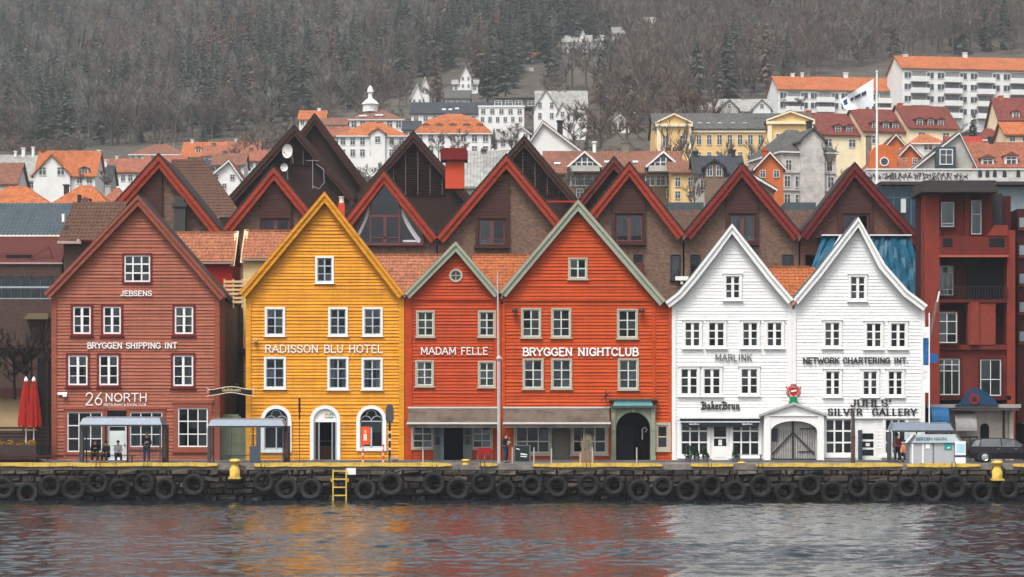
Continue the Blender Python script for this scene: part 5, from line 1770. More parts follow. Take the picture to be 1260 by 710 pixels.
MB().box(.2, .62, -.05, -.01, 6.0, 6.55).build('street_sign', mat('banner_blue', S(28, 92, 150)), T)

# ------------------------------------------------------------------ the town on the slope
TW = mat('town_white', (0.74, 0.74, 0.72), rough=.8, var=.06, nscale=1, grime=.12, gscale=.3)
TC = mat('town_cream', S(236, 220, 186), rough=.8, var=.06, nscale=1, grime=.12, gscale=.3)
TY = mat('town_yellow', S(222, 186, 126), rough=.8, var=.08, nscale=1, grime=.15, gscale=.3)
TG = mat('town_grey', S(176, 174, 166), rough=.85, var=.12, nscale=1, grime=.25, gscale=.4)
TGR = mat('town_old_plaster', S(196, 194, 190), rough=.85, var=.2, nscale=1.4, grime=.4, gscale=.6)
TTER = mat('town_terracotta_wall', S(196, 104, 54), rough=.85, var=.15, grime=.2)
TSTONE = mat('town_stone', S(120, 112, 98), rough=.9, var=.3, nscale=1.2, grime=.3)


def town_roof(name, col, rib=True):
    m = mat(name, col, rough=.85, var=.34, nscale=1.8, scale=(1, 1, 1.6), grime=.35, gscale=.4)
    t = m.node_tree
    b = t.nodes['Principled BSDF']
    tc = t.nodes.new('ShaderNodeTexCoord')
    w1 = t.nodes.new('ShaderNodeTexWave')
    w1.bands_direction = 'X'
    w1.inputs['Scale'].default_value = 1.0
    w2 = t.nodes.new('ShaderNodeTexWave')
    w2.bands_direction = 'Z'
    w2.wave_profile = 'SAW'
    w2.inputs['Scale'].default_value = .9
    t.links.new(tc.outputs['Object'], w1.inputs['Vector'])
    t.links.new(tc.outputs['Object'], w2.inputs['Vector'])
    a = t.nodes.new('ShaderNodeMath')
    t.links.new(w1.outputs['Fac'], a.inputs[0])
    t.links.new(w2.outputs['Fac'], a.inputs[1])
    bp = t.nodes.new('ShaderNodeBump')
    bp.inputs['Strength'].default_value = .8
    bp.inputs['Distance'].default_value = .08
    t.links.new(a.outputs[0], bp.inputs['Height'])
    t.links.new(bp.outputs[0], b.inputs['Normal'])
    return m


RO = town_roof('town_orange_tile', S(166, 96, 58))
RT = town_roof('town_terracotta_tile', S(142, 86, 66))
RB = town_roof('town_brown_tile', S(122, 82, 66))
RM = town_roof('town_maroon_tile', S(112, 56, 48))
RG = town_roof('town_grey_slate', S(84, 84, 82))
RD = town_roof('town_dark_slate', S(56, 60, 66))
RL = town_roof('town_light_slate', S(150, 150, 146))
PANE = mat('town_pane', (.05, .06, .075), rough=.12, var=.4, nscale=.7, grime=0, spec=.6)
PFR = plain('town_window_frame', (.66, .66, .64))
PFD = plain('town_window_frame_dark', (.12, .10, .09))
WCACHE = {}
BOXES = []


def twin(parent, x, z, w, h, y, frame=None, cols=2, rotz=0, cross=True, name='window', yaw_side=None):
    frame = frame or PFR
    key = (round(w, 2), round(h, 2), frame.name, cols, cross)
    if key not in WCACHE:
        f = min(.12, w * .12)
        mb = MB()
        mb.box(-w / 2 - f, -w / 2, -.08, .03, -f, h + f).box(w / 2, w / 2 + f, -.08, .03, -f, h + f).box(-w / 2, w / 2, -.08, .03, h, h + f).box(-w / 2, w / 2, -.1, .03, -f, 0)
        for c in range(1, cols):
            xx = -w / 2 + w * c / cols
            mb.box(xx - f * .35, xx + f * .35, -.06, .02, 0, h)
        if cross:
            mb.box(-w / 2, w / 2, -.055, .02, h * .62, h * .62 + f * .6)
        mb.poly([(-w / 2, -.012, 0), (w / 2, -.012, 0), (w / 2, -.012, h), (-w / 2, -.012, h)], 1)
        o = mb.build(name, [frame, PANE], parent, (x, y, z))
        WCACHE[key] = o.data
    else:
        o = D.objects.new(name, WCACHE[key])
        COL.objects.link(o)
        o.parent = parent
        o.location = (x, y, z)
    if rotz:
        o.rotation_euler = (0, 0, rotz)
    return o


def town(label, x0, x1, eave, ridge, Y, kind, depth, wallm, roofm, rows=(), chim=(), dorm=(), cross=(), sky=(), yaw=0, name='townhouse', cat='house', group='houses on the slope behind the wharf', side=0, over=.35, base=None, fr_=None, pitchx=None, dormw=None):
    """rows: (photo row of the window centre, count, width px, height px[, x range]); rows of windows on the front"""
    BOXES.append((x0, x1, min(eave, ridge), eave + 24, Y))
    fr = Fr((x0 + x1) / 2, Y)
    xc = wx(fr.c, Y)
    zb = float(ground(xc, Y)) - 2.5 if base is None else wz(base, Y)
    T = thing(name, label, cat, (xc, Y, zb), group, rotz=R(yaw))
    sc = 1 / math.cos(R(yaw))
    X = lambda px: fr.x(px) * sc
    Z = lambda py: fr.z(py) - zb
    ze = Z(eave)
    a, b_ = X(x0), X(x1)
    d = depth
    if kind in ('side', 'hip', 'mansard'):
        zr = CAMZ + (HOR - ridge) * (Y + d / 2) / FOC - zb
    else:
        zr = Z(ridge)
    MB().box(a, b_, 0, d, 0, ze).build('wall', wallm, T)
    o = over
    th = .22
    if kind == 'side':
        r = MB()
        s_ = (zr - ze) / (d / 2)
        for sg in (0, 1):
            y0, y1 = (-o, d / 2) if sg == 0 else (d + o, d / 2)
            zz = ze - o * s_
            pts = [(a - o, y0, zz), (b_ + o, y0, zz), (b_ + o, y1, zr), (a - o, y1, zr)]
            if sg:
                pts = pts[::-1]
            up = [(p[0], p[1], p[2] + th) for p in pts]
            r.poly(up)
            r.poly(pts[::-1])
            for i in range(4):
                j = (i + 1) % 4
                r.poly([pts[i], pts[j], up[j], up[i]])
        r.build('roof', roofm, T)
        MB().poly([(a, 0, ze), (a, d / 2, zr), (a, d, ze)]).build('gable_wall', wallm, T)
        MB().poly([(b_, d, ze), (b_, d / 2, zr), (b_, 0, ze)]).build('gable_wall', wallm, T)
    elif kind == 'front':
        ap = X(pitchx) if pitchx else (a + b_) / 2
        s_ = (zr - ze) / (b_ - ap)
        r = MB()
        r.prism([(a - o, ze - o * s_), (ap, zr), (ap, zr + th * 1.3), (a - o, ze - o * s_ + th * 1.3)], -o, d)
        r.prism([(ap, zr), (b_ + o, ze - o * s_), (b_ + o, ze - o * s_ + th * 1.3), (ap, zr + th * 1.3)], -o, d)
        r.build('roof', roofm, T)
        MB().prism([(a, ze), (b_, ze), (ap, zr)], 0.0, .3).build('gable_wall', wallm, T)
        vb = MB()
        vb.prism([(a - o, ze - o * s_ - .12), (ap, zr - .12), (ap, zr + .12), (a - o, ze - o * s_ + .12)], -o - .06, -o + .02).prism([(ap, zr - .12), (b_ + o, ze - o * s_ - .12), (b_ + o, ze - o * s_ + .12), (ap, zr + .12)], -o - .06, -o + .02)
        vb.build('barge_board', PFR, T)
    elif kind in ('hip', 'mansard'):
        ins = min(d / 2, (b_ - a) / 2 * .8)
        r = MB()
        e = [(-o + a, -o, ze), (b_ + o, -o, ze), (b_ + o, d + o, ze), (a - o, d + o, ze)]
        p0, p1 = (a + ins, d / 2, zr), (b_ - ins, d / 2, zr)
        if kind == 'mansard':
            zm = ze + (zr - ze) * .62
            q = .16 * d
            mm = [(a + q, q, zm), (b_ - q, q, zm), (b_ - q, d - q, zm), (a + q, d - q, zm)]
            for i in range(4):
                j = (i + 1) % 4
                r.poly([e[i], e[j], mm[j], mm[i]])
            e = mm
        r.poly([e[0], e[1], p1, p0]).poly([e[2], e[3], p0, p1]).poly([e[1], e[2], p1]).poly([e[3], e[0], p0])
        r.build('roof', roofm, T)
        MB().box(a - o, b_ + o, -o, d + o, ze - .2, ze - .003).build('eaves', PFR, T)
    elif kind == 'flat':
        MB().box(a - o * .5, b_ + o * .5, -o * .5, d, ze, ze + .35).build('roof', roofm, T)
    elif kind == 'shed':
        zr = CAMZ + (HOR - ridge) * (Y + d) / FOC - zb
        MB().poly([(a - o, -o, ze), (b_ + o, -o, ze), (b_ + o, d, zr), (a - o, d, zr)]).poly([(a, d, 0), (a, d, zr), (b_, d, zr), (b_, d, 0)][::-1]).build('roof', roofm, T)
    for rw in rows:
        pyc, n, w_, h_ = rw[:4]
        xr = rw[4] if len(rw) > 4 else (x0 + (x1 - x0) * .5 / n, x1 - (x1 - x0) * .5 / n)
        for i in range(n):
            px = xr[0] + (xr[1] - xr[0]) * (i / (n - 1) if n > 1 else .5)
            twin(T, X(px), Z(pyc + h_ / 2), w_ * fr.k, h_ * fr.k, 0.0, frame=fr_)
        if side:
            ns = side
            for i in range(ns):
                yy = d * (i + .5) / ns
                if yaw >= 0:
                    twin(T, b_, Z(pyc + h_ / 2), w_ * fr.k, h_ * fr.k, yy, frame=fr_, rotz=R(90))
                else:
                    twin(T, a, Z(pyc + h_ / 2), w_ * fr.k, h_ * fr.k, yy, frame=fr_, rotz=R(-90))
    for c in chim:
        px, w_, top = c[:3]
        m_ = c[3] if len(c) > 3 else TSTONE
        zt = CAMZ + (HOR - top) * (Y + d / 2) / FOC - zb
        hw = w_ * fr.k / 2
        co = MB().box(X(px) - hw, X(px) + hw, d / 2 - .4, d / 2 + .4, max(ze, zr - 2.0) if kind != 'front' else ze, zt).box(X(px) - hw - .1, X(px) + hw + .1, d / 2 - .5, d / 2 + .5, zt, zt + .15).build('chimney', m_, T)
    for dm in dorm:
        # small dormer sitting on the front slope: x centre, width, top row, bottom row
        px, w_, tp, bt = dm[:4]
        s_ = (zr - ze) / (d / 2)
        hw = w_ * fr.k / 2
        zb_ = Z(bt)
        yb = max(0.0, (zb_ - ze) / s_) if s_ > 0 else 0
        zt = Z(tp)
        yt = yb + (zt - zb_) / max(s_, .3) + .5
        mt = dm[4] if len(dm) > 4 else wallm
        rm_ = dm[5] if len(dm) > 5 else roofm
        g = MB().box(X(px) - hw, X(px) + hw, yb - .05, yt, zb_ - .3, zt)
        do = g.build('dormer', mt, T)
        MB().prism([(X(px) - hw - .2, zt + .003), (X(px) + hw + .2, zt + .003), (X(px), zt + .003 + hw * .6)], yb - .3, yt + hw).build('dormer_roof', rm_, do)
        twin(do, X(px), zb_ + .1, max(.4, hw * 1.4), max(.5, (zt - zb_) * .75), yb - .052, frame=fr_)
    for cr in cross:
        # gable standing forward of the front wall: x0, x1, eave row, apex row
        cx0, cx1, ce, ca = cr[:4]
        m_ = cr[4] if len(cr) > 4 else wallm
        g = MB().prism([(X(cx0), 0), (X(cx1), 0), (X(cx1), Z(ce)), ((X(cx0) + X(cx1)) / 2, Z(ca)), (X(cx0), Z(ce))], -.6, d / 2)
        go = g.build('front_gable', m_, T)
        ap = ((X(cx0) + X(cx1)) / 2, Z(ca))
        s_ = (ap[1] - Z(ce)) / (X(cx1) - ap[0])
        r = MB()
        for sg in (-1, 1):
            e = (ap[0] + sg * (X(cx1) - ap[0] + o), Z(ce) - o * s_)
            pts = [e, ap, (ap[0], ap[1] + .25), (e[0], e[1] + .25)]
            r.prism(pts if sg < 0 else pts[::-1], -.9, d / 2)
        r.build('gable_roof', roofm, go)
        for rw in cr[5] if len(cr) > 5 else ():
            pyc, n, w_, h_ = rw
            for i in range(n):
                px = cx0 + (cx1 - cx0) * (i + .5) / n
                twin(go, X(px), Z(pyc + h_ / 2), w_ * fr.k, h_ * fr.k, -.6, frame=fr_)
    for sk in sky:
        px, py, w_, h_ = sk
        s_ = (zr - ze) / (d / 2)
        zz = Z(py)
        for _ in range(3):
            yy = (zz - ze) / s_
            zz = CAMZ + (HOR - py) * (Y + yy) / FOC - zb
        yy = (zz - ze) / s_
        hh = h_ * fr.k
        n_ = Vector((0, -s_, 1)).normalized() * .32
        u = Vector((0, 1, s_)).normalized() * hh
        p = Vector((X(px), yy, zz)) + n_
        hw = w_ * fr.k / 2
        MB().poly([p + Vector((-hw, 0, 0)), p + Vector((hw, 0, 0)), p + Vector((hw, 0, 0)) + u, p + Vector((-hw, 0, 0)) + u]).build('skylight', mat('skylight_glass', (.5, .55, .58), rough=.1, spec=.8), T)
    return T, X, Z, fr


# --- left group
town('grey slate roofed house with pale chimneys at the far left edge of the town', -30, 46, 222, 192, 420, 'side', 10, TG, RL, rows=[(228, 5, 5, 7)], chim=[(22, 4, 183, TW), (34, 3, 182, TW), (12, 3, 187, TW)])
town('small brown roofed house low at the far left edge', -30, 20, 226, 202, 330, 'side', 8, TW, RB, rows=[(240, 3, 5, 7)])
town('white house with bright orange roof and a tall front gable at far left', 44, 117, 216, 187, 380, 'side', 9, TW, RO, rows=[(222, 2, 6, 7, (98, 110))], cross=[(42, 87, 216, 192, TW, [(211, 2, 8, 9)])], chim=[(46, 4, 186, RT), (116, 3, 186, TW)], dorm=[(104, 9, 207, 214, TW, RD)])
town('wide orange roofed house with hipped roof at the left, nearest the slate roof', -40, 64, 256, 229, 262, 'hip', 9, TW, RO, base=300)
town('orange roofed house with a black chimney above the brown lean-to', 58, 134, 256, 228, 255, 'hip', 10, TC, RO, chim=[(71, 5, 229, SIGNB), (87, 4, 240, SIGNB)], dorm=[(103, 10, 244, 250, TTER, RO)], base=300)
town('small terracotta roofed house beside the leftmost brick gable ridge', 126, 152, 250, 231, 300, 'hip', 7, TW, RT, base=300)
town('small dark cluttered house among bare shrubs left of the brick gable ridge', 112, 136, 222, 205, 400, 'side', 6, TG, RD, rows=[(226, 3, 4, 5)], chim=[(126, 4, 198, TW)])
town('long low white house row below the wood at left', 135, 166, 204, 196, 470, 'side', 8, TW, RB, rows=[(209, 5, 3.5, 5)], chim=[(140, 3, 193, TW)])
town('white house with a broad brown hipped roof below the wood at left', 160, 228, 190, 177, 480, 'hip', 10, TW, RB, rows=[(195, 9, 3.8, 6)], chim=[(192, 3, 175, TSTONE), (210, 3, 174, TSTONE)])
town('white house with long orange roof behind the leftmost brick gable', 138, 192, 212, 197, 420, 'side', 9, TW, RT, rows=[(219, 6, 5, 7)], chim=[(184, 4, 193, TSTONE)])
town('orange roofed house tucked right of the leftmost brick gable ridge', 176, 226, 206, 193, 430, 'side', 8, TW, RT, rows=[(212, 4, 5, 7)])
town('white house with an orange roof and a white dormer right of the broad brown hip', 224, 276, 193, 176, 470, 'side', 9, TW, RO, rows=[(199, 5, 4.5, 7)], dorm=[(243, 8, 181, 187), (262, 8, 181, 187)], chim=[(233, 3, 173, TW)])
town('small white house with dark roof and two chimneys above the brown roof slope', 226, 262, 208, 198, 400, 'side', 8, TW, RD, rows=[(214, 4, 5, 7)], chim=[(238, 5, 201, TSTONE), (252, 4, 200, TSTONE)])
town('white gabled house with brown roof and small vent openings beside the dark dish gable', 256, 296, 218, 198, 300, 'front', 9, TW, RB, rows=[(229, 1, 5, 6), (218, 2, 5, 6)], pitchx=282)
town('pale cottages among bare trees left of the dish gable', 276, 318, 186, 175, 500, 'side', 8, TW, RT, rows=[(191, 5, 4, 6)], chim=[(288, 3, 172, TW)])
# --- middle group
town('small white house with orange roof on the slope above the tallest dark gable', 368, 400, 147, 137, 545, 'side', 8, TW, RO, rows=[(151, 4, 4, 5)], chim=[(391, 4, 134, TW)])
town('low white house with a brown roof right of the tallest dark gable', 392, 426, 154, 146, 520, 'side', 8, TW, RB, rows=[(158, 4, 4, 6)])
T, X, Z, fr = town('white villa with a broad brown hipped roof and two large skylights', 430, 496, 147, 135, 510, 'hip', 11, TW, RB, rows=[(153, 6, 6, 8)], sky=[(446, 145, 10, 5), (466, 144, 10, 5)])
zt = CAMZ + (HOR - 135) * 515 / FOC - T.location.z
MB().lathe([(1.6, -.5), (1.6, 1.0), (1.9, 1.1), (1.3, 1.8), (.5, 2.4), (.4, 3.6), (.7, 3.7), (.5, 4.6), (0, 5.2)], 12, c=(X(454), 5, zt)).build('turret', TW, T)
town('large white house with an orange hipped roof above the louvred gable', 416, 500, 167, 150, 430, 'hip', 13, TW, RO, rows=[(174, 7, 5.5, 8), (188, 7, 5.5, 8)], cross=[(456, 474, 165, 159, TW, [(172, 1, 6, 7)])], chim=[(464, 7, 151, RO)])
town('long white house with steep orange mansard roof and small dormers', 510, 604, 164, 140, 430, 'mansard', 14, TW, RO, rows=[(170, 7, 6, 8), (184, 7, 6, 8)], dorm=[(524, 6, 152, 159), (540, 6, 152, 159), (557, 6, 152, 159), (574, 6, 152, 159), (590, 6, 152, 159)])
town('white building with dark slate roof and three skylights behind the orange mansard', 506, 612, 140, 127, 540, 'side', 11, TW, RD, rows=[(146, 9, 5, 6)], sky=[(546, 137, 5, 5), (554, 137, 5, 5), (562, 136, 5, 5)], chim=[(532, 5, 130, TW)])
town('low dark roofed house with white eaves on the wooded slope', 548, 578, 121, 112, 600, 'side', 8, TG, RG, rows=[(125, 4, 3.5, 4)])
town('narrow tall white house half hidden by trees on the wooded slope', 506, 520, 119, 104, 600, 'front', 8, TW, RL, rows=[(125, 2, 3, 5), (133, 2, 3, 5)])
town('slim white gabled house with a spire roof on the wooded slope', 518, 528, 108, 95, 620, 'front', 8, TW, RL, rows=[(112, 2, 2.5, 4)])
town('white stepped house with a steep pointed gable high on the slope', 557, 588, 104, 99, 640, 'side', 9, TW, RL, rows=[(108, 4, 3.5, 5)], cross=[(566, 580, 96, 82, TW, [(97, 2, 2.5, 4), (106, 2, 2.5, 4)])])
T, X, Z, fr = town('white modern house with a dark flat upper storey and ribbon windows', 589, 645, 132, 130, 520, 'flat', 9, TW, TW, rows=[(137, 5, 5, 6), (147, 6, 4, 6)])
MB().box(X(608), X(658), 1.5, 8, Z(131), Z(119.5)).box(X(606), X(660), 1.0, 8.5, Z(119.5), Z(118)).build('upper_storey', mat('dark_boards', S(92, 88, 84)), T)
for px in (613, 626, 638, 654):
    twin(T, X(px), Z(128.5), 8 * fr.k, 5.5 * fr.k, 1.49)
T, X, Z, fr = town('white wooden villa with a pointed front gable and a pale slate roof', 660, 722, 138, 113, 500, 'side', 11, TW, RL, rows=[(145, 4, 4, 7, (690, 716)), (154, 5, 4, 6)], cross=[(657, 686, 134, 111.5, TW, [(130, 2, 4, 7), (143, 2, 4, 7)]), (686, 698, 139, 127, TW, [(141, 1, 4, 6)])], chim=[(688, 3, 109, TSTONE), (696, 3, 109, TSTONE)])
town('plain white gabled house with a brown tiled roof behind the louvred gable', 646, 714, 186, 151, 300, 'front', 10, TW, RB, pitchx=668, base=240, chim=[(690, 7, 150, SIGNB)])
town('white and red roofed cottage peeping through the trees high on the slope', 648, 672, 72, 66, 700, 'side', 7, TW, RT, rows=[(75, 3, 3.5, 4)])
town('small white cottage just below the red roofed cottage in the trees', 644, 655, 90, 84, 680, 'side', 6, TW, RL, rows=[(91, 2, 3, 3)])
town('white rambling house among trees on the upper slope', 692, 728, 52, 44, 720, 'side', 8, TW, RL, rows=[(55, 6, 3, 4)], cross=[(712, 722, 48, 37, TW, [(50, 1, 3, 4)])])
town('white house among trees on the upper slope right of the rambling house', 728, 746, 50, 44, 725, 'side', 7, TW, RL, rows=[(53, 3, 3, 4)])
town('white cottage hidden in trees on the upper slope', 754, 768, 41, 34, 740, 'side', 7, TW, RL, rows=[(43, 3, 3, 4)])
town('uppermost white house peeping over the trees', 790, 806, 29, 22, 770, 'side', 7, TW, RL, rows=[(31, 3, 3, 4)])
# --- brown roofed row with glazed dormers
T, X, Z, fr = town('brown roofed row with two large white framed glazed gables', 672, 838, 213, 188, 285, 'side', 10, mat('row_brown_wall', S(120, 100, 84), var=.15), RB, rows=[(222, 3, 10, 12, (708, 730)), (222, 3, 10, 12, (800, 826)), (238, 6, 7, 10)], chim=[(733, 4, 176, TW), (772, 9, 176, TSTONE)], sky=[(686, 205, 8, 6), (748, 203, 7, 6), (783, 203, 7, 6)], base=300)
for (a, b_) in ((699, 739), (795, 836)):
    c = (a + b_) / 2
    hw = (b_ - a) / 2
    g = MB()
    y0 = -.8
    g.prism([(X(a), Z(207)), (X(c), Z(189.5)), (X(c), Z(186.5)), (X(a - 2), Z(206))], y0 - .3, 4).prism([(X(c), Z(189.5)), (X(b_), Z(207)), (X(b_ + 2), Z(206)), (X(c), Z(186.5))], y0 - .3, 4)
    go = g.build('glazed_gable', TW, T)
    MB().prism([(X(a + 3), Z(208)), (X(b_ - 3), Z(208)), (X(c), Z(191))], y0, y0 + .2).build('glass', PANE, go)
    mu = MB()
    for q in (-.5, -.17, .17, .5):
        px = c + q * hw
        mu.box(X(px) - .06, X(px) + .06, y0 - .1, y0 - .002, Z(208), Z(191 + abs(q) * 17 + 1))
    mu.box(X(a + 6), X(b_ - 6), y0 - .09, y0 - .003, Z(201), Z(200))
    mu.build('mullion', TW, go)
    bl = MB().box(X(a + 2), X(b_ - 2), y0 - 1.3, y0 - 1.25, Z(212), Z(206)).box(X(a + 2), X(b_ - 2), y0 - 1.3, .2, Z(213), Z(212))
    bl.build('balcony', TG, go)
town('yellow plastered house with bare trees before it, right of the glazed gables', 826, 858, 213, 200, 280, 'side', 9, TY, RB, rows=[(224, 2, 6, 11), (240, 2, 6, 9)], chim=[(842, 8, 203, TW)], base=300)
# --- yellow mansion
T, X, Z, fr = town('long yellow mansion with grey roof and pedimented end pavilions', 806, 1002, 159, 141, 380, 'side', 14, TY, RG, rows=[(172, 7, 5.5, 12, (860, 936)), (191, 7, 5, 7, (860, 936))], base=270,
     cross=[(808, 850, 153, 141, TY, [(174, 2, 6, 13)]), (944, 1000, 150, 138, TY, [(172, 2, 6.5, 13)])], sky=[(862, 154, 5, 3), (873, 154, 5, 3), (887, 154, 5, 3), (903, 154, 5, 3), (918, 154, 5, 3)], name='mansion', cat='mansion')
q = MB()
for (a, b_, ee, aa) in ((806, 852, 153, 140), (942, 1002, 150, 137)):
    q.box(X(a), X(b_), -1.0, -.602, Z(ee + 3.5), Z(ee))
    for px in (a + 2, b_ - 7):
        q.box(X(px), X(px + 5), -.85, -.603, Z(230), Z(ee + 3.6))
    c = (a + b_) / 2
    q.prism([(X(a), Z(ee)), (X(c), Z(aa + 2)), (X(c), Z(aa)), (X(a), Z(ee - 2))], -1.0, -.604).prism([(X(c), Z(aa + 2)), (X(b_), Z(ee)), (X(b_), Z(ee - 2)), (X(c), Z(aa))], -1.0, -.604)
q.box(X(852), X(942), -.25, -.002, Z(163), Z(159))
q.build('stone_trim', TC, T)
town('grey slate villa with white gables behind the yellow mansion', 884, 950, 137, 123, 500, 'side', 10, TG, RL, rows=[(139, 5, 4, 4)], cross=[(886, 908, 134, 123.5, TG, [(131, 1, 4, 5)]), (926, 948, 134, 123.5, TW, [(131, 1, 4, 5)])], chim=[(867, 4, 132, TW), (876, 4, 127, TW), (884, 4, 124, TW), (917, 4, 120, TSTONE), (951, 4, 126, TW)])
T, X, Z, fr = town('dark slate roofed house with a white framed triple window gable', 856, 914, 214, 194, 275, 'side', 8, TG, RD, rows=[(228, 3, 7, 12)], chim=[(859, 5, 188, SIGNB), (906, 5, 186, SIGNB)], cross=[(867, 890, 207, 199, mat('row_brown_wall', S(120, 100, 84)), [(211, 2, 6, 12)])], base=290)
town('orange gabled cottage and red chimney left of the white corner house', 930, 964, 206, 188, 290, 'front', 8, TTER, RT, rows=[(214, 2, 6, 8)], chim=[(946, 7, 186, mat('vent_red', S(196, 74, 44)))], base=290)
town('brown roofed lean-to house below the white corner house', 900, 952, 232, 206, 262, 'front', 8, mat('row_brown_wall', S(120, 100, 84)), RG, rows=[(238, 2, 6, 7)], base=300, pitchx=908)
T, X, Z, fr = town('tall white corner house with grey hipped roof, pediment and blotched old plaster', 961, 1030, 187, 160, 300, 'hip', 12, TGR, RG, yaw=14, rows=[(204, 4, 7, 12), (224, 5, 7, 13), (246, 5, 7, 12)], side=3, cross=[(983, 1013, 174, 160, TGR, [])], chim=[(1018, 5, 150, SIGNB)], base=290)
mb = MB()
for py in (190, 212, 234):
    mb.box(X(961), X(1030), -.18, -.003, Z(py + 1.2), Z(py))
mb.build('string_course', TGR, T)
# --- apartment blocks upper right


def block(label, x0, x1, eave, ridge, Y, yaw, floors, cols, chim):
    T, X, Z, fr = town(label, x0, x1, eave, ridge, Y, 'side', 11, TW, RO, yaw=yaw, name='apartment_block', cat='apartments', group='white apartment blocks below the wood', chim=chim)
    for py in floors:
        for i in range(cols):
            px = x0 + (x1 - x0) * (i + .5) / cols
            if i % 3 == 1:
                bl = MB().box(-1.9, 1.9, -1.3, -.002, -.15, 0).box(-1.9, 1.9, -1.3, -1.22, 0, .95).box(-1.9, -1.82, -1.22, -.002, 0, .95).box(1.82, 1.9, -1.22, -.002, 0, .95)
                bo = bl.build('balcony', TW, T, (X(px), 0, Z(py + 8)))
                MB().box(-1.8, 1.8, -.04, -.003, .05, 2.2).build('balcony_door', mat('town_pane_soft', (.22, .22, .22), rough=.3, var=.5, grime=0), bo)
            else:
                twin(T, X(px), Z(py + 4), 9 * fr.k, 7 * fr.k, 0, cols=2, cross=False)
    return T


block('white apartment block with an orange roof, left and lower of the two', 957, 1110, 111, 96, 520, 7, (118, 130), 12, [(982, 4, 92, TW), (994, 3, 91, TW), (1001, 4, 90, TSTONE), (1049, 5, 90, TW)])
block('tall white apartment block with balconies and orange roof at upper right', 1108, 1330, 86, 72, 515, 8, (94, 108, 123, 138), 16, [(1121, 6, 70, TW), (1197, 5, 66, TW)])
# --- maroon roofed row
for (a, b_, e, r, lab, dm) in ((1004, 1064, 166, 141, 'cream row house with a maroon roof behind the orange hipped cottages, leftmost of its row', (1033, 1047)), (1062, 1120, 162, 136, 'cream row house with maroon roof and three white dormers, middle of its row', (1078, 1092, 1104)), (1118, 1180, 158, 132, 'cream row house with maroon roof and an exposed cream gable end', (1133, 1147, 1160))):
    town(lab, a, b_, e, r, 400, 'side', 12, TC, RM, yaw=12, dorm=[(px, 9, e - 12, e - 4, RM, RM) for px in dm], rows=[(e + 10, 2, 8, 9)], chim=[(a + 5, 5, r - 3, TTER)], side=1, group='cream row houses with maroon roofs')
town('cream house with a maroon roof at the right edge below the apartments', 1230, 1300, 148, 122, 390, 'side', 11, TC, RM, dorm=[(1251, 9, 137, 145)], rows=[(157, 3, 8, 9)], chim=[(1240, 5, 119, TTER)], group='cream row houses with maroon roofs')
# --- small terracotta houses
T, X, Z, fr = town('terracotta tile hung house with an oval window and rounded gable', 1068, 1122, 208, 182, 290, 'hip', 8, TTER, RT, chim=[(1075, 6, 168, TSTONE)], base=260)
MB().lathe([(.55, 0), (.55, -.12), (.42, -.12)], 16, axis='y', c=(X(1088), -.05, Z(199))).build('oval_frame', TW, T)
MB().lathe([(0, -.06), (.43, -.06)], 16, axis='y', c=(X(1088), -.05, Z(199))).build('oval_glass', PANE, T)
MB().prism([(X(1070), Z(209)), (X(1104), Z(209)), (X(1104), Z(190)), (X(1098), Z(181)), (X(1087), Z(177)), (X(1076), Z(181)), (X(1070), Z(190))], -.04, 1.5).build('rounded_gable', TTER, T)
town('small terracotta roofed cottage with pale verges below the middle maroon row house', 1086, 1118, 184, 166, 340, 'front', 8, TTER, RM, rows=[(186, 2, 5, 6)])
town('orange hipped cottage with a glazed front below the gabled maroon row house', 1122, 1162, 176, 165, 350, 'hip', 8, TW, RO, rows=[(181, 1, 10, 7)])
town('terracotta cottage with white trimmed gable between the oval window house and the grey roof', 1106, 1132, 192, 178, 310, 'front', 8, TTER, RT, rows=[(198, 2, 5, 6)])
T, X, Z, fr = town('steep grey slate roofed house with a big dark glazed dormer', 1118, 1202, 208, 164, 285, 'front', 9, TG, RG, pitchx=1180, base=262)
MB().box(X(1150), X(1174), -1.2, 2, Z(208), Z(182)).build('dormer', mat('dark_teal_boards', S(58, 74, 80)), T)
twin(T, X(1162), Z(203), 14 * fr.k, 17 * fr.k, -1.2, cols=2)
town('red metal roofed house behind the glazed dormer', 1172, 1212, 196, 170, 320, 'side', 9, TTER, town_roof('town_red_metal', S(160, 52, 46)), rows=[(202, 1, 8, 9)], cross=[(1178, 1200, 196, 184, TW, [(198, 1, 8, 9)])])
town('terracotta roofed house with two white windows and a black chimney at right', 1200, 1300, 206, 177, 285, 'side', 9, TTER, RT, dorm=[(1216, 16, 194, 203, TW, RT), (1245, 16, 191, 203, TW, RT)], chim=[(1228, 5, 170, SIGNB)], base=262)
town('orange roofed house behind the black chimney at the right edge', 1238, 1300, 166, 152, 330, 'side', 8, TC, RO, rows=[(171, 4, 6, 6)])
town('brown roofed house with pale gable between the row houses and the right edge', 1204, 1240, 172, 158, 370, 'hip', 8, TG, RM, rows=[(177, 3, 6, 7)])
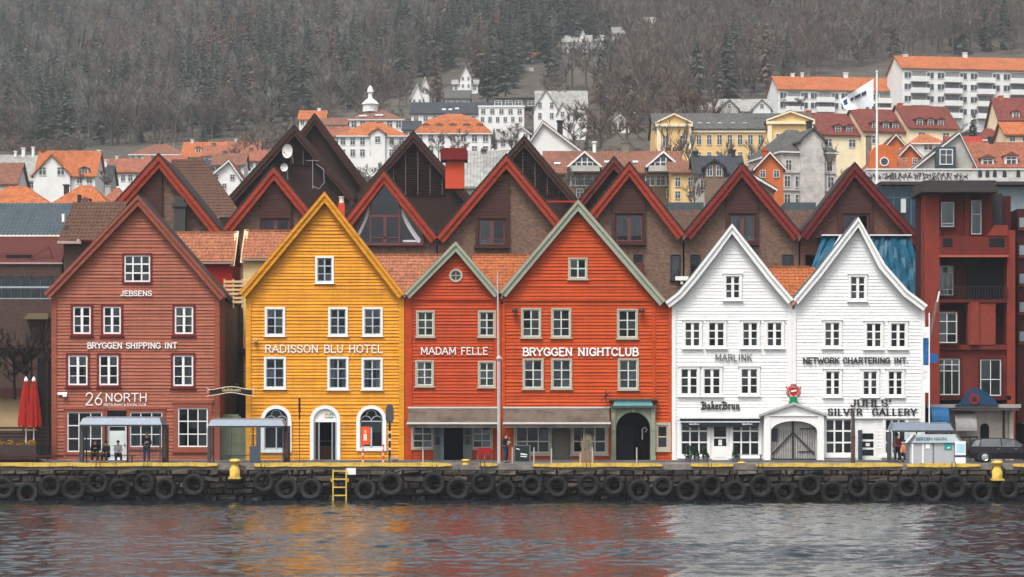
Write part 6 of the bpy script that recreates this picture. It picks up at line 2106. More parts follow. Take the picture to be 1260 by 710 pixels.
# scribbled white terrace wall
fr = Fr(1165, 270)
T = thing('terrace_wall', 'long white terrace wall with dark scribbles and small arched openings above the glass office', 'wall', (fr.loc()[0], 270, fr.z(260)))
zb = fr.z(260)
MB().box(fr.x(1066), fr.x(1320), 0, 1.0, 0, fr.z(209) - zb).build('wall', TGR, T)
MB().box(fr.x(1066), fr.x(1320), -.1, 1.05, fr.z(209) - zb, fr.z(207.5) - zb).build('coping', TW, T)
sg = MB()
x = 1070
while x < 1190:
    for _ in range(3):
        p = [(fr.x(x) + random.uniform(-.3, .3), -.03, fr.z(random.uniform(212, 222)) - zb) for _ in range(4)]
        sg.tube(p, .035, 4)
    x += random.uniform(3, 8)
sg.build('graffiti', plain('spray_grey', (.06, .06, .07)), T)
for px in (1206, 1215, 1224, 1236, 1253):
    mb = MB().prism([(x_, z_) for x_, z_ in arch_pts(-.22, .22, 0, .45, .75, 6)][::-1], -.03, -.005).build('arched_opening', SIGNB, T, (fr.x(px), 0, fr.z(218) - zb))
# tall flagpole with a white flag
fr = Fr(1079, 235)
T = thing('tall_flagpole', 'tall white flagpole flying a white flag with a blue mark, above the wine red gable', 'flagpole', (fr.loc()[0], 235, fr.z(300)))
zb = fr.z(300)
MB().tube([(0, 0, 0), (0, 0, fr.z(89) - zb)], [.13, .08], 10).lathe([(0, .2), (.14, .1), (.12, 0), (0, -.05)], 8, c=(0, 0, fr.z(89) - zb)).build('pole', SIGNW, T)
# flag surface: hoist along the pole, streaming to the left and hanging
def flag_pt(u, v):
    # u: 0 at hoist .. 1 at fly, v: 0 top .. 1 bottom
    px = 1074.5 - 40 * u + 3 * v * u
    top = 97 + 26 * u ** 1.0
    bot = 131 + 6 * u
    py = top + (bot - top) * v
    return (fr.x(px), -.2 + .35 * math.sin(u * 9 + v * 3) * u, fr.z(py) - zb)
n, m_ = 22, 12
mb = MB()
for i in range(n):
    for j in range(m_):
        u0, u1, v0, v1 = i / n, (i + 1) / n, j / m_, (j + 1) / m_
        mi = 1 if (.80 < (u0 + u1) / 2 < .95 and .15 < (v0 + v1) / 2 < .55) else 0
        mb.poly([flag_pt(u0, v1), flag_pt(u1, v1), flag_pt(u1, v0), flag_pt(u0, v0)][::-1], mi)
fo = mb.build('flag', [plain('flag_white', (.78, .79, .80)), mat('flag_navy', S(40, 60, 88))], T)
tm = MB()
for k in range(9):
    u0 = .72 - k * .055
    for a, b_ in (((u0, .30), (u0 - .02, .46)), ((u0 - .02, .46), (u0 - .035, .31)), ((u0, .30), (u0 - .035, .33))):
        if (k + int(b_[1] * 100)) % 4 == 0:
            continue
        pa, pb = Vector(flag_pt(*a)), Vector(flag_pt(*b_))
        tm.bar(pa + Vector((0, -.08, 0)), pb + Vector((0, -.08, 0)), .07, .07)
tm.build('flag_lettering', mat('flag_navy', S(40, 60, 88)), fo)

# more houses of the town
FILL = [('pale green plastered house with a brown roof left of the leftmost brick ridge', 118, 142, 226, 214, 430, 'side', TG, RB, [(231, 3, 5, 7)]),
 ('white house wall with dark windows below the orange roof behind the leftmost ridge', 190, 224, 214, 206, 400, 'side', TW, RT, [(219, 4, 5, 7)]),
 ('brown roofed cottage with a white dormer above the white gabled house', 262, 300, 203, 190, 400, 'side', TW, RB, [(208, 3, 5, 6)]),
 ('terracotta roofed house between bare trees left of the dish gable', 250, 284, 192, 180, 450, 'side', TW, RT, [(198, 4, 4.5, 6)]),
 ('low white house with terracotta roof right of the round reddish tree', 296, 330, 198, 186, 430, 'side', TW, RT, [(203, 4, 5, 6)]),
 ('narrow cream house below the wood left of the broad brown hip', 112, 136, 206, 197, 480, 'side', TC, RT, [(210, 3, 4, 5)]),
 ('yellow cottage with a dark roof right of the white tall front gable', 112, 130, 212, 204, 440, 'front', TC, RD, [(217, 2, 4, 6)]),
 ('grey roofed workshop right of the red roof vent', 574, 642, 228, 188, 235, 'side', TG, RL, [(236, 3, 6, 7)]),
 ('low brown roofed house in front of the orange mansard roof', 560, 606, 214, 204, 300, 'side', TG, RB, [(220, 4, 5, 6)]),
 ('small white house with grey roof below the flat roofed modern house', 604, 634, 172, 163, 470, 'side', TW, RL, [(177, 3, 5, 6)]),
 ('small white house below the white wooden villa', 630, 652, 164, 156, 480, 'front', TW, RG, [(168, 2, 5, 6)]),
 ('white house with a terracotta roof left of the turreted villa', 398, 428, 168, 157, 470, 'side', TW, RT, [(174, 4, 5, 7)]),
 ('dark slate roofed house between the turreted villa and the orange mansard', 496, 516, 160, 150, 480, 'side', TW, RD, [(166, 3, 5, 7)]),
 ('small white house in the trees above the yellow mansion', 752, 774, 150, 142, 520, 'front', TW, RL, [(155, 2, 4, 6)]),
 ('cream house behind the red cottage left of the white corner house', 918, 948, 214, 206, 340, 'side', TC, RB, [(219, 3, 5, 7)])]
for lab, a, b_, e, r_, Yf, kd, wm, rm_, rw in FILL:
    town(lab, a, b_, e, r_, Yf, kd, 7, wm, rm_, rows=rw, chim=[(a + (b_ - a) * .3, 4, r_ - 3, TSTONE)])

# ------------------------------------------------------------------ trees
class TM:
    """triangle soup for trees"""
    def __init__(s): s.v, s.t = [], []

    def tri(s, a, b, c):
        n = len(s.v)
        s.v += [a, b, c]
        s.t.append((n, n + 1, n + 2))

    def limb(s, a, b, r0, r1, n=4):
        a, b = Vector(a), Vector(b)
        d = (b - a)
        if d.length < 1e-5:
            return
        d.normalize()
        u = d.cross(Vector((.3, .9, .1))).normalized()
        w_ = d.cross(u)
        k = len(s.v)
        for p, r in ((a, r0), (b, r1)):
            for i in range(n):
                q = 2 * math.pi * i / n
                s.v.append(tuple(p + (u * math.cos(q) + w_ * math.sin(q)) * r))
        for i in range(n):
            j = (i + 1) % n
            s.t.append((k + i, k + j, k + n + j))
            s.t.append((k + i, k + n + j, k + n + i))

    def arrays(s):
        return np.array(s.v, dtype=np.float32).reshape(-1, 3), np.array(s.t, dtype=np.int32).reshape(-1, 3)


def np_mesh(name, v, t, mats, mi=None):
    me = D.meshes.new(name)
    me.vertices.add(len(v))
    me.vertices.foreach_set('co', v.astype(np.float32).ravel())
    me.loops.add(len(t) * 3)
    me.loops.foreach_set('vertex_index', t.astype(np.int32).ravel())
    me.polygons.add(len(t))
    me.polygons.foreach_set('loop_start', np.arange(0, len(t) * 3, 3, dtype=np.int32))
    for m in mats:
        me.materials.append(m)
    if mi is not None:
        me.polygons.foreach_set('material_index', mi.astype(np.int32))
    me.update(calc_edges=True)
    return me


def conifer(rs, h=14.0, spread=.17, n=300):
    tr, cr = TM(), TM()
    tr.limb((0, 0, 0), (0, 0, h * .95), h * .016, h * .003, 5)
    for i in range(n):
        f = rs.random() ** .85
        z = h * (.10 + .88 * f)
        r = h * spread * (1 - f) ** .75 * rs.uniform(.55, 1.12) + .15
        a = rs.uniform(0, 2 * math.pi)
        dx, dy = math.cos(a), math.sin(a)
        w_ = r * rs.uniform(.16, .30) + .12
        dz = -r * rs.uniform(.15, .55)
        r0 = r * rs.uniform(0, .35)
        b = (dx * r0, dy * r0, z)
        tip = (dx * r, dy * r, z + dz)
        l = (dx * r * .7 - dy * w_, dy * r * .7 + dx * w_, z + dz * .55 - .1)
        q = (dx * r * .7 + dy * w_, dy * r * .7 - dx * w_, z + dz * .55 - .25)
        cr.tri(b, l, tip)
        cr.tri(b, tip, q)
    return tr.arrays(), cr.arrays()


def bare(rs, h=13.0, spread=.30, n1=9, n2=6, n3=9, tw=.055, up=.75):
    tr, cr = TM(), TM()
    top = Vector((rs.uniform(-.5, .5), rs.uniform(-.5, .5), h * .62))
    tr.limb((0, 0, -.5), (top.x * .5, top.y * .5, h * .3), h * .020, h * .015, 6)
    tr.limb((top.x * .5, top.y * .5, h * .3), top, h * .015, h * .008, 5)
    for i in range(n1):
        f = rs.uniform(.28, 1.0)
        p = Vector((top.x * f, top.y * f, h * .62 * f))
        a = 2 * math.pi * (i / n1) + rs.uniform(-.4, .4)
        L = h * spread * rs.uniform(.8, 1.25)
        d = Vector((math.cos(a), math.sin(a), up * rs.uniform(.7, 1.5))).normalized()
        q = p + d * L
        tr.limb(p, q, h * .0075, h * .0032, 4)
        for j in range(n2):
            g = rs.uniform(.25, 1.0)
            p2 = p.lerp(q, g)
            d2 = (d * .8 + Vector((rs.uniform(-1, 1), rs.uniform(-1, 1), rs.uniform(.1, 1.1)))).normalized()
            L2 = L * rs.uniform(.35, .65)
            q2 = p2 + d2 * L2
            cr.limb(p2, q2, h * .0030, h * .0012, 3)
            for k in range(n3):
                p3 = p2.lerp(q2, rs.uniform(.2, 1.0))
                d3 = (d2 * .7 + Vector((rs.uniform(-1, 1), rs.uniform(-1, 1), rs.uniform(-.1, 1.2)))).normalized()
                q3 = p3 + d3 * L2 * rs.uniform(.4, .8)
                s_ = Vector((rs.uniform(-1, 1), rs.uniform(-1, 1), rs.uniform(-.3, .3))).normalized() * h * tw * .06
                cr.tri(tuple(p3 - s_), tuple(p3 + s_), tuple(q3))
    return tr.arrays(), cr.arrays()


def leafmat(name, col, var=.35, rough=.9):
    m = mat(name, col, rough=rough, var=var, nscale=.35, grime=.2, gscale=.06, spec=.1)
    return m


CONA = leafmat('spruce_dark', (.060, .072, .054))
CONB = leafmat('spruce_grey_green', (.092, .104, .082))
BRNA = leafmat('bare_twig_brown', (.130, .104, .082))
BRNB = leafmat('bare_twig_grey', (.168, .160, .142))
BRNC = leafmat('bare_twig_reddish', (.135, .088, .068))
LARC = leafmat('larch_rust', (.16, .108, .074))
TRUNK = leafmat('bark_grey', (.10, .088, .074))
rs = random.Random(11)
PROTO = []      # (kind, trunk arrays, crown arrays, crown material, nominal height)
for k in range(3):
    PROTO.append(('spruce', *conifer(rs, 14, .155 + .02 * k, 280), CONA, 14.0))
for k in range(2):
    PROTO.append(('spruce', *conifer(rs, 14, .17, 260), CONB, 14.0))
for k in range(3):
    PROTO.append(('bare', *bare(rs, 13, .27 + .03 * k, 9, 7, 14, tw=.095), BRNA, 13.0))
for k in range(3):
    PROTO.append(('bare', *bare(rs, 14, .25, 9, 7, 14, tw=.095, up=1.1), BRNB, 14.0))
for k in range(2):
    PROTO.append(('bare', *bare(rs, 12, .30, 9, 7, 14, tw=.095), BRNC, 12.0))
for k in range(2):
    PROTO.append(('larch', *conifer(rs, 15, .15, 240), LARC, 15.0))
PME = [(np_mesh('trunk', p[1][0], p[1][1], [TRUNK]), np_mesh('crown', p[2][0], p[2][1], [p[3]])) for p in PROTO]


def tree(i, X, Y, z, h, label, group, wide=1.0, rz=None, nm=None):
    p = PROTO[i]
    nm = nm or {'spruce': 'spruce_tree', 'bare': 'bare_tree', 'larch': 'larch_tree'}[p[0]]
    T = thing(nm, label, 'tree', (X, Y, z), group, rotz=rs.uniform(0, 6.28) if rz is None else rz)
    s = h / p[4]
    T.scale = (s * wide, s * wide, s)
    for n_, me in zip(('trunk', 'crown'), PME[i]):
        o = D.objects.new(n_, me)
        COL.objects.link(o)
        o.parent = T
    return T


def tree_at(i, px, base, top, Y, label, group=None, wide=1.0):
    X = wx(px, Y)
    zb = wz(base, Y)
    h = wz(top, Y) - zb
    return tree(i, X, Y, zb, h, label, group, wide)


# forest line: lowest photo row on which wood trees stand
FLX = [-80, 0, 60, 130, 200, 260, 320, 370, 430, 480, 520, 560, 600, 650, 720, 760, 800, 870, 950, 1010, 1100, 1180, 1260, 1340]
FLY = [182, 182, 180, 176, 172, 166, 158, 138, 132, 122, 92, 80, 112, 108, 108, 150, 160, 124, 112, 92, 72, 66, 62, 58]
CLEAR = [(640, 676, 60, 95, 690), (688, 750, 34, 62, 715), (750, 772, 30, 48, 735), (786, 810, 20, 34, 765), (503, 532, 90, 140, 600), (545, 604, 80, 128, 600)]
pts = []
Y = 500.0
while Y < 1080:
    x = -PXC * Y / FOC * 1.13
    step = 4.4 + (Y - 500) * .0022
    while x < PXC * Y / FOC * 1.13:
        X, YY = x + rs.uniform(-.45, .45) * step, Y + rs.uniform(-5, 5)
        z = float(ground(X, YY))
        px = PXC + X * FOC / YY
        py = HOR - (z - CAMZ) * FOC / YY
        x += step
        if py < -60 or py > np.interp(px, FLX, FLY) + 5:
            continue
        if any(a <= px <= b_ and c - 6 <= py <= d_ + 40 and YY < yy + 6 and YY > yy - 90 for a, b_, c, d_, yy in CLEAR):
            continue
        pts.append((X, YY, z, px, py))
    Y += 9.5
pts.sort(key=lambda p: p[1])


def species(px, py):  # left side favours paler greys, imitating mist by colour
    n = math.sin(px * .021 + 1.3) + math.sin(py * .045 + px * .008) + .6 * math.sin(px * .06 - py * .05)
    r = rs.random()
    con = .42 + .18 * n
    if 600 < px < 730 and py > 35:
        con += .35
    if px > 760 and py > 20:
        con -= .30
    if 1050 < px < 1130 and py < 45:
        con += .5
    if px < 430:
        con -= .05
    rust = .03
    for (cx, cy, q) in ((190, 50, .3), (110, 90, .25), (270, 90, .3), (290, 90, .3), (340, 55, .3), (150, 100, .2), (540, 70, .3)):
        if abs(px - cx) < 24 and abs(py - cy) < 26:
            rust = q
    if r < rust:
        return rs.choice([13, 14])
    if r < rust + con:
        return rs.choice([0, 1, 2, 3, 4]) if px > 430 else rs.choice([0, 2, 3, 4, 3])
    if px > 700:
        return rs.choice([5, 6, 7, 5, 6, 8, 11, 12])
    return rs.choice([5, 8, 9, 10, 9, 11, 7])


LAB = {'spruce': {CONA.name: 'dark spruce in the wood climbing the hillside above the town', CONB.name: 'grey green spruce in the wood climbing the hillside above the town'},
       'bare': {BRNA.name: 'brown leafless tree in the wood climbing the hillside above the town', BRNB.name: 'grey leafless tree in the wood climbing the hillside above the town', BRNC.name: 'reddish leafless tree in the wood climbing the hillside above the town'},
       'larch': {LARC.name: 'rust coloured larch in the wood climbing the hillside above the town'}}
FV, FT, FM = [], [], []
fmats = [TRUNK, CONA, CONB, BRNA, BRNB, BRNC, LARC]
off = 0
vis = [p for p in pts if -20 < p[3] < 1280 and p[4] > 0]
near = set(id(p) for p in vis[:260])
for p in pts:
    X, YY, z, px, py = p
    i = species(px, py)
    kind, ta, ca, cm_, nh = PROTO[i]
    h = nh * rs.uniform(.78, 1.25) * (1.12 if kind != 'bare' else 1.0)
    wd = rs.uniform(.85, 1.2)
    if id(p) in near:
        tree(i, X, YY, z - .4, h, LAB[kind][cm_.name], 'trees of the wood above the town', wd)
        continue
    s = h / nh
    a = rs.uniform(0, 6.28)
    ca_, sa_ = math.cos(a), math.sin(a)
    for (v, t_), mi in ((ta, 0), (ca, fmats.index(cm_))):
        q = np.empty_like(v)
        q[:, 0] = (v[:, 0] * ca_ - v[:, 1] * sa_) * s * wd + X
        q[:, 1] = (v[:, 0] * sa_ + v[:, 1] * ca_) * s * wd + YY
        q[:, 2] = v[:, 2] * s + z - .4
        FV.append(q)
        FT.append(t_ + off)
        FM.append(np.full(len(t_), mi))
        off += len(q)
fo = D.objects.new('forest', np_mesh('forest', np.concatenate(FV), np.concatenate(FT), fmats, np.concatenate(FM)))
COL.objects.link(fo)
tag(fo, 'leafless and evergreen wood covering the upper hillside', None, None, 'stuff')

# trees one can tell apart
tree_at(13, 538, 122, 61, 645, 'pointed rust coloured larch standing above the white houses on the slope', None, 1.1)
tree_at(14, 527, 120, 84, 640, 'smaller rust larch beside the pointed larch on the slope', None, 1.2)
tree_at(12, 470, 142, 66, 560, 'large brown leafless tree above the turreted white villa', None, 1.0)
tree_at(5, 500, 132, 80, 580, 'brown leafless tree left of the narrow white hillside house', None, .9)
tree_at(2, 600, 126, 62, 560, 'broad dark spruce right of the stepped white hillside house', None, 1.2)
tree_at(0, 622, 122, 40, 600, 'tall dark spruce behind the flat roofed modern house', None, 1.1)
tree_at(1, 540, 132, 106, 575, 'dark spruce between the larch and the dark slate roof', None, 1.3)
for k, (i, px, ba, tp, Y, wd, lab) in enumerate((
        (5, 705, 192, 132, 420, 1.2, 'small brown leafless tree right of the white wooden villa'),
        (12, 738, 196, 104, 440, 1.15, 'reddish leafless tree above the brown roofed row, left of three'),
        (6, 772, 196, 98, 450, 1.15, 'brown leafless tree above the brown roofed row, middle of three'),
        (11, 803, 200, 104, 440, 1.0, 'reddish leafless tree above the brown roofed row, right of three'),
        (12, 846, 200, 92, 430, 1.15, 'large reddish leafless tree rising behind the left pavilion of the yellow mansion'),
        (11, 872, 170, 110, 460, 1.0, 'reddish leafless tree behind the grey roof of the yellow mansion'),
        (7, 829, 238, 146, 330, .85, 'dark leafless tree before the left pavilion of the yellow mansion'),
        (9, 848, 240, 152, 335, .7, 'thin leafless tree right before the left pavilion of the yellow mansion'),
        (9, 893, 246, 164, 330, .8, 'leafless tree before the middle of the yellow mansion'),
        (8, 930, 244, 158, 330, .9, 'spreading leafless tree left of the right pavilion of the yellow mansion'),
        (10, 952, 236, 162, 335, .7, 'slim leafless tree before the right pavilion of the yellow mansion'),
        (9, 986, 134, 116, 500, 2.2, 'low pale spreading tree before the left apartment block'),
        (8, 964, 132, 120, 505, 2.0, 'low pale shrub at the left corner of the left apartment block'),
        (12, 318, 200, 150, 460, 1.3, 'round reddish leafless tree behind the ridge of the dish gable'),
        (11, 296, 204, 166, 440, 1.2, 'lower reddish leafless tree left of the round one behind the dish gable'),
        (7, 340, 190, 158, 470, 1.2, 'dull brown leafless tree close behind the tallest dark gable'),
        (12, 408, 150, 128, 560, 1.2, 'small reddish tree between the small white house and the turreted villa'),
        (9, 128, 236, 206, 360, 1.2, 'pale leafless shrub between the orange roofed house and the brick gable ridge'),
        (8, 100, 228, 204, 345, 1.0, 'thin pale leafless shrub beside the orange roofed house at left'),
        (11, 565, 196, 158, 380, 1.1, 'thin leafless tree before the orange mansard roof'),
        (5, 540, 196, 160, 385, 1.0, 'leafless tree before the left half of the orange mansard house'),
        (9, 486, 200, 166, 390, .9, 'thin grey leafless tree before the large orange hipped house'),
        (5, 630, 190, 150, 430, 1.3, 'dark leafless shrubbery tree below the flat roofed modern house'),
        (3, 608, 186, 156, 430, 1.1, 'small spruce below the flat roofed modern house'),
        (6, 640, 196, 168, 390, 1.4, 'low brown leafless bush left of the plain white gable'),
        (3, 722, 190, 160, 430, 1.0, 'small grey green spruce right of the plain white gable roof'),
        (10, 1083, 72, 38, 640, .8, 'pale leafless birch above the roof of the right apartment block'),
        (8, 1112, 74, 34, 650, .9, 'grey leafless tree behind the chimney of the right apartment block'),
        (7, 1020, 222, 176, 288, .7, 'dark leafless tree before the white corner house'),
        (9, 700, 250, 200, 250, .7, 'leafless tree before the left glazed gable'),
        (7, 855, 262, 210, 250, .8, 'leafless tree before the yellow plastered house'))):
    T = tree_at(i, px, ba, tp, Y, lab, None, wd)
    if Y == 160:
        for c in T.children:
            c.data = c.data.copy()
            c.data.materials[0] = leafmat('dark_climber', (.022, .018, .015))
SHP = [(5, 'brown'), (7, 'brown'), (9, 'grey'), (11, 'reddish'), (12, 'reddish'), (10, 'grey'), (3, 'evergreen')]
ns = 0
tries = 0
while ns < 230 and tries < 9000:
    tries += 1
    Yq = rs.uniform(290, 640)
    pxq = rs.uniform(-10, 1270)
    Xq = wx(pxq, Yq)
    zq = float(ground(Xq, Yq))
    pyq = HOR - (zq - CAMZ) * FOC / Yq
    if pyq < np.interp(pxq, FLX, FLY) - 4 or pyq > 250:
        continue
    hq = rs.uniform(2.5, 5.0) if rs.random() < .6 else rs.uniform(5, 8)
    pt = pyq - hq * FOC / Yq
    if any(a - 3 < pxq < b_ + 3 and pt < d_ and pyq > c and Yq < yy + 6 for a, b_, c, d_, yy in BOXES):
        continue
    i, cn = rs.choice(SHP)
    tree(i, Xq, Yq, zq - .5, hq, ('small leafless %s tree in the gardens between the hillside houses' % cn) if cn != 'evergreen' else 'small evergreen tree in the gardens between the hillside houses', 'small trees between the hillside houses', 1.5, None, 'garden_shrub')  # small garden trees, scaled-down copies of the wood's tree shapes
    ns += 1
for (i, px, ba, tp, Y, wd, lab) in ((7, 18, 488, 398, 160, 1.2, 'dark leafless climber before the brick office wall, leftmost'), (5, 40, 488, 404, 160, 1.1, 'dark leafless climber before the brick office wall beside the brown red house')):
    T = tree_at(i, px, ba, tp, Y, lab, None, wd)
    if Y == 160:
        for c in T.children:
            c.data = c.data.copy()
            c.data.materials[0] = leafmat('dark_climber', (.022, .018, .015))

# ------------------------------------------------------------------ quay fittings
RUB = mat('tyre_rubber', (.010, .010, .011), rough=.6, var=.35, nscale=5, grime=.35, gscale=1.5, gcol=(.05, .045, .04), bump=.4, bscale=18)
CHN = plain('rusty_chain', (.05, .035, .028), .7)
TYR = [(5, 601), (34, 607), (62, 598), (91, 602), (120, 594), (147, 602), (178, 595), (204, 602), (239, 597), (324, 593.5), (353, 602), (383, 602), (450, 603), (481, 596), (534, 595), (563, 602), (594, 595),
       (623, 603), (654, 598), (686, 599), (724, 597), (755, 597), (786, 604), (816, 599), (846, 604), (875, 598), (905, 604), (936, 598.5), (965, 606), (996, 597.5), (1024, 606), (1055, 600), (1085, 606), (1117, 600),
       (1147, 606), (1174, 599), (1208, 606), (1241, 602)]
ORD = ['first', 'second', 'third', 'fourth', 'fifth', 'sixth', 'seventh', 'eighth', 'ninth', 'tenth', 'eleventh', 'twelfth']
HOUSES = [(62, 'the far left shop'), (271, 'the brown red house'), (300, 'the green gate'), (497, 'the yellow house'), (616, 'the small red house'), (826, 'the large orange house'), (975, 'the left white house'), (1139, 'the right white house'), (1400, 'the kiosk and car')]
TY_ = 137.55
proto = None
cnt = {}
for px, py in TYR:
    hi = py < 600.5
    h = next(n for x, n in HOUSES if px < x)
    key = (h, hi)
    cnt[key] = cnt.get(key, -1) + 1
    lab = f"black tyre hung {'high' if hi else 'low'} on the quay wall below {h[4:]}, {ORD[cnt[key]]} from left"
    loc = (wx(px, TY_), TY_ + random.uniform(-.05, .05), wz(py, TY_))
    if proto is None:
        proto = thing('tyre_fender', lab, 'tyre', loc, 'tyre fenders along the quay wall')
        prof = [(.36, -.10), (.44, -.19), (.56, -.215), (.625, -.19), (.66, -.13), (.672, -.02), (.672, .02), (.66, .13), (.625, .19), (.56, .215), (.44, .19), (.36, .10), (.40, 0), (.36, -.10)]
        mb = MB().lathe(prof, 40, axis='y')
        for k in range(26):
            a = 2 * math.pi * k / 26
            for s_ in (-1, 1):
                c, s2 = math.cos(a + s_ * .05), math.sin(a + s_ * .05)
                mb.bar((c * .655, s_ * .17, s2 * .655), (c * .665, s_ * .03, s2 * .665), .07, .035)
        mb.build('tyre', RUB, proto, smooth=False)
        ch = MB()
        for s_ in (-.16, .16):
            ch.tube([(s_, .1, .62), (s_ * .8, .2, .95), (s_ * .6, .3, 1.35)], .022, 6)
        ch.build('chain', CHN, proto)
        T = proto
    else:
        T = copy_tree(proto)
        T.location = loc
        T['label'] = lab
    s = random.uniform(.88, 1.05)
    T.scale = (s * random.uniform(.94, 1.05), random.uniform(.8, 1.1), s)
    T.rotation_euler = (R(random.uniform(-12, 3)), R(random.uniform(-25, 25)) * 0, R(random.uniform(-14, 14)))

bol = None
for px, yb, ht, Yb, lab in ((289, 588, 1.12, 137.62, 'large yellow mushroom bollard on the quay edge before the green gate'), (1227, 590, 1.1, 137.62, 'large yellow mushroom bollard on the quay edge before the black car'),
                            (573, 577.5, .58, 138.5, 'small yellow bollard before the open door of the small red house'), (912, 580.5, .58, 138.5, 'small yellow bollard before the bakery window of the left white house')):
    loc = (wx(px, Yb), Yb, wz(yb, Yb))
    big = ht > 1
    if bol is None:
        bol = thing('bollard', lab, 'bollard', loc, 'yellow mooring bollards on the quay edge')
        MB().lathe([(.34, 0), (.34, .52), (.27, .60), (.24, .72), (.25, .82), (.34, .90), (.39, .96), (.38, 1.04), (.24, 1.10), (0, 1.12)], 24).build('post', YPAINT, bol, smooth=True)
        MB().box(-.40, .40, -.36, .5, -.06, .05).build('base_plate', YPAINT, bol)
        MB().tube([(.3, 0, .75), (.6, .4, .6), (1.0, .7, .62)], .035, 6).build('mooring_eye', CHN, bol)
        T = bol
    else:
        T = copy_tree(bol)
        T.location = loc
        T['label'] = lab
        T.scale = (.86, .86, .96) if big else (.66, .66, ht / 1.12)
bol.scale = (.86, .86, .96)
# ladder and small sign
fr = Fr(418, 137.6)
T = thing('quay_ladder', 'yellow steel ladder going down the quay wall into the water', 'ladder', (fr.loc()[0], 137.6, WZ - .5))
zb = WZ - .5
for s_ in (-1, 1):
    MB().box(s_ * .37 - .04, s_ * .37 + .04, -.1, .02, 0, fr.z(577.5) - zb).build('rail', YPAINT, T)
for py in (579.5, 589.5, 599.5, 609.5):
    MB().box(-.33, .33, -.09, -.03, fr.z(py) - zb - .035, fr.z(py) - zb + .035).build('rung', YPAINT, T)
MB().box(-.5, -.41, -.05, .3, fr.z(593) - zb, fr.z(589) - zb).build('bracket', YPAINT, T)
MB().box(.41, .5, -.05, .3, fr.z(593) - zb, fr.z(589) - zb).build('bracket', YPAINT, T)
T = thing('quay_sign', 'small blank white plate on the quay wall beside the yellow ladder', 'sign', (wx(432, 137.7), 137.7, wz(584, 137.7)))
MB().box(-.27, .27, 0, .03, 0, .37).build('plate', SIGNW, T)
MB().box(-.2, -.15, .032, .3, .1, .2).build('fixing', CHN, T)
MB().box(.15, .2, .032, .3, .1, .2).build('fixing', CHN, T)

# ------------------------------------------------------------------ bus shelters
SHG = glass_mat('shelter_glass', (.80, .86, .86), 1.0)
SHR = mat('shelter_roof_metal', S(104, 114, 126), rough=.4, var=.1, metal=.1)


def shelter(label, a, b_, top, bot, Y, base=569.5, left_panel=True, right_panel=True, posts=(), dirty=False, legs=None):
    fr = Fr((a + b_) / 2, Y)
    T = thing('bus_shelter', label, 'bus shelter', fr.loc(), 'bus shelters along the quay')
    x0, x1 = fr.x(a), fr.x(b_)
    zt, zb = fr.z(top), fr.z(bot)
    mb = MB()
    e = .18
    fb, ft, bt = (-1.0, zb), (-.75, zt), (.8, zt + .1)
    P = lambda x, q: (x, q[0], q[1])
    mb.poly([P(x0, fb), P(x1, fb), P(x1 - e, ft), P(x0 + e, ft)]).poly([P(x0 + e, ft), P(x1 - e, ft), (x1 - e, .8, zt + .1), (x0 + e, .8, zt + .1)])
    mb.poly([P(x0, fb), P(x0 + e, ft), (x0 + e, .8, zt + .1), (x0, .9, zb)]).poly([P(x1, fb), (x1, .9, zb), (x1 - e, .8, zt + .1), P(x1 - e, ft)]).poly([(x0, .9, zb), (x0 + e, .8, zt + .1), (x1 - e, .8, zt + .1), (x1, .9, zb)])
    mb.poly([P(x1, fb), P(x0, fb), (x0, .9, zb), (x1, .9, zb)])
    mb.build('roof', SHR, T)
    mb2 = MB().box(x0 + .02, x1 - .02, -.98, -.9, zb - .1, zb - .003)
    mb2.build('gutter_beam', plain('charcoal_metal', (.06, .065, .07)), T)
    CH = plain('charcoal_metal', (.06, .065, .07))
    for px in posts:
        X = fr.x(px)
        MB().box(X - .035, X + .035, .6, .7, 0, zb - .002).build('post', CH, T)
    for px in (legs if legs is not None else (a + 3, b_ - 3)):
        X = fr.x(px)
        MB().box(X - .04, X + .04, -.85, -.77, 0, zb - .101).build('post', CH, T)
    gx = [fr.x(p) for p in posts] if len(posts) > 1 else [x0 + .3, x1 - .3]
    for p, q in zip(gx[:-1], gx[1:]):
        MB().poly([(p + .07, .65, .25), (q - .07, .65, .25), (q - .07, .65, zb - .1), (p + .07, .65, zb - .1)]).build('glass_panel', SHG, T)
    be = MB().box(x0 + .9, x0 + .9 + (x1 - x0) * .45, .1, .45, .42, .47)
    be.build('bench', CH, T)
    for xx in (x0 + 1.1, x0 + .7 + (x1 - x0) * .45):
        MB().box(xx, xx + .06, .2, .35, 0, .418).build('bench_leg', CH, T)
    if left_panel:
        MB().box(x0 - .06, x0 + .05, -.6, .45, .05, zb - .12).build('end_panel', CH, T)
    if right_panel:
        po = MB().box(x1 - .06, x1 + .22, -.5, .4, .05, zb - .0).build('advert_panel', BLK, T)
        MB().box(x1 - .02, x1 + .16, -.52, -.502, .3, zb - .3).build('poster', mat('dark_poster', S(92, 66, 58), var=.3), po)
    return T, fr


shelter('bus shelter with four people before the brown red house', 101, 202, 514.5, 522.5, 144.5, posts=(104, 128, 155, 199), legs=(104, 199.5))
shelter('long bus shelter before the green gate and the left yellow arch', 258, 352, 516.5, 524, 144.5, posts=(261, 310, 349), legs=(260, 350))
shelter('bus shelter behind the grey harbour kiosk at the right white house', 1094, 1170, 521.5, 529.5, 147, posts=(1097, 1130, 1167), right_panel=False, legs=(1098, 1168))
tag(MB().box(-.12, .12, -.1, .1, 0, 2.1).box(-.5, .12, -.2, -.101, 0, 1.0).build('ticket_machine', plain('machine_blue_grey', S(70, 80, 90)), None, (wx(318, 143.4), 143.4, 0)), 'blue grey ticket machine inside the long bus shelter', 'ticket machine')

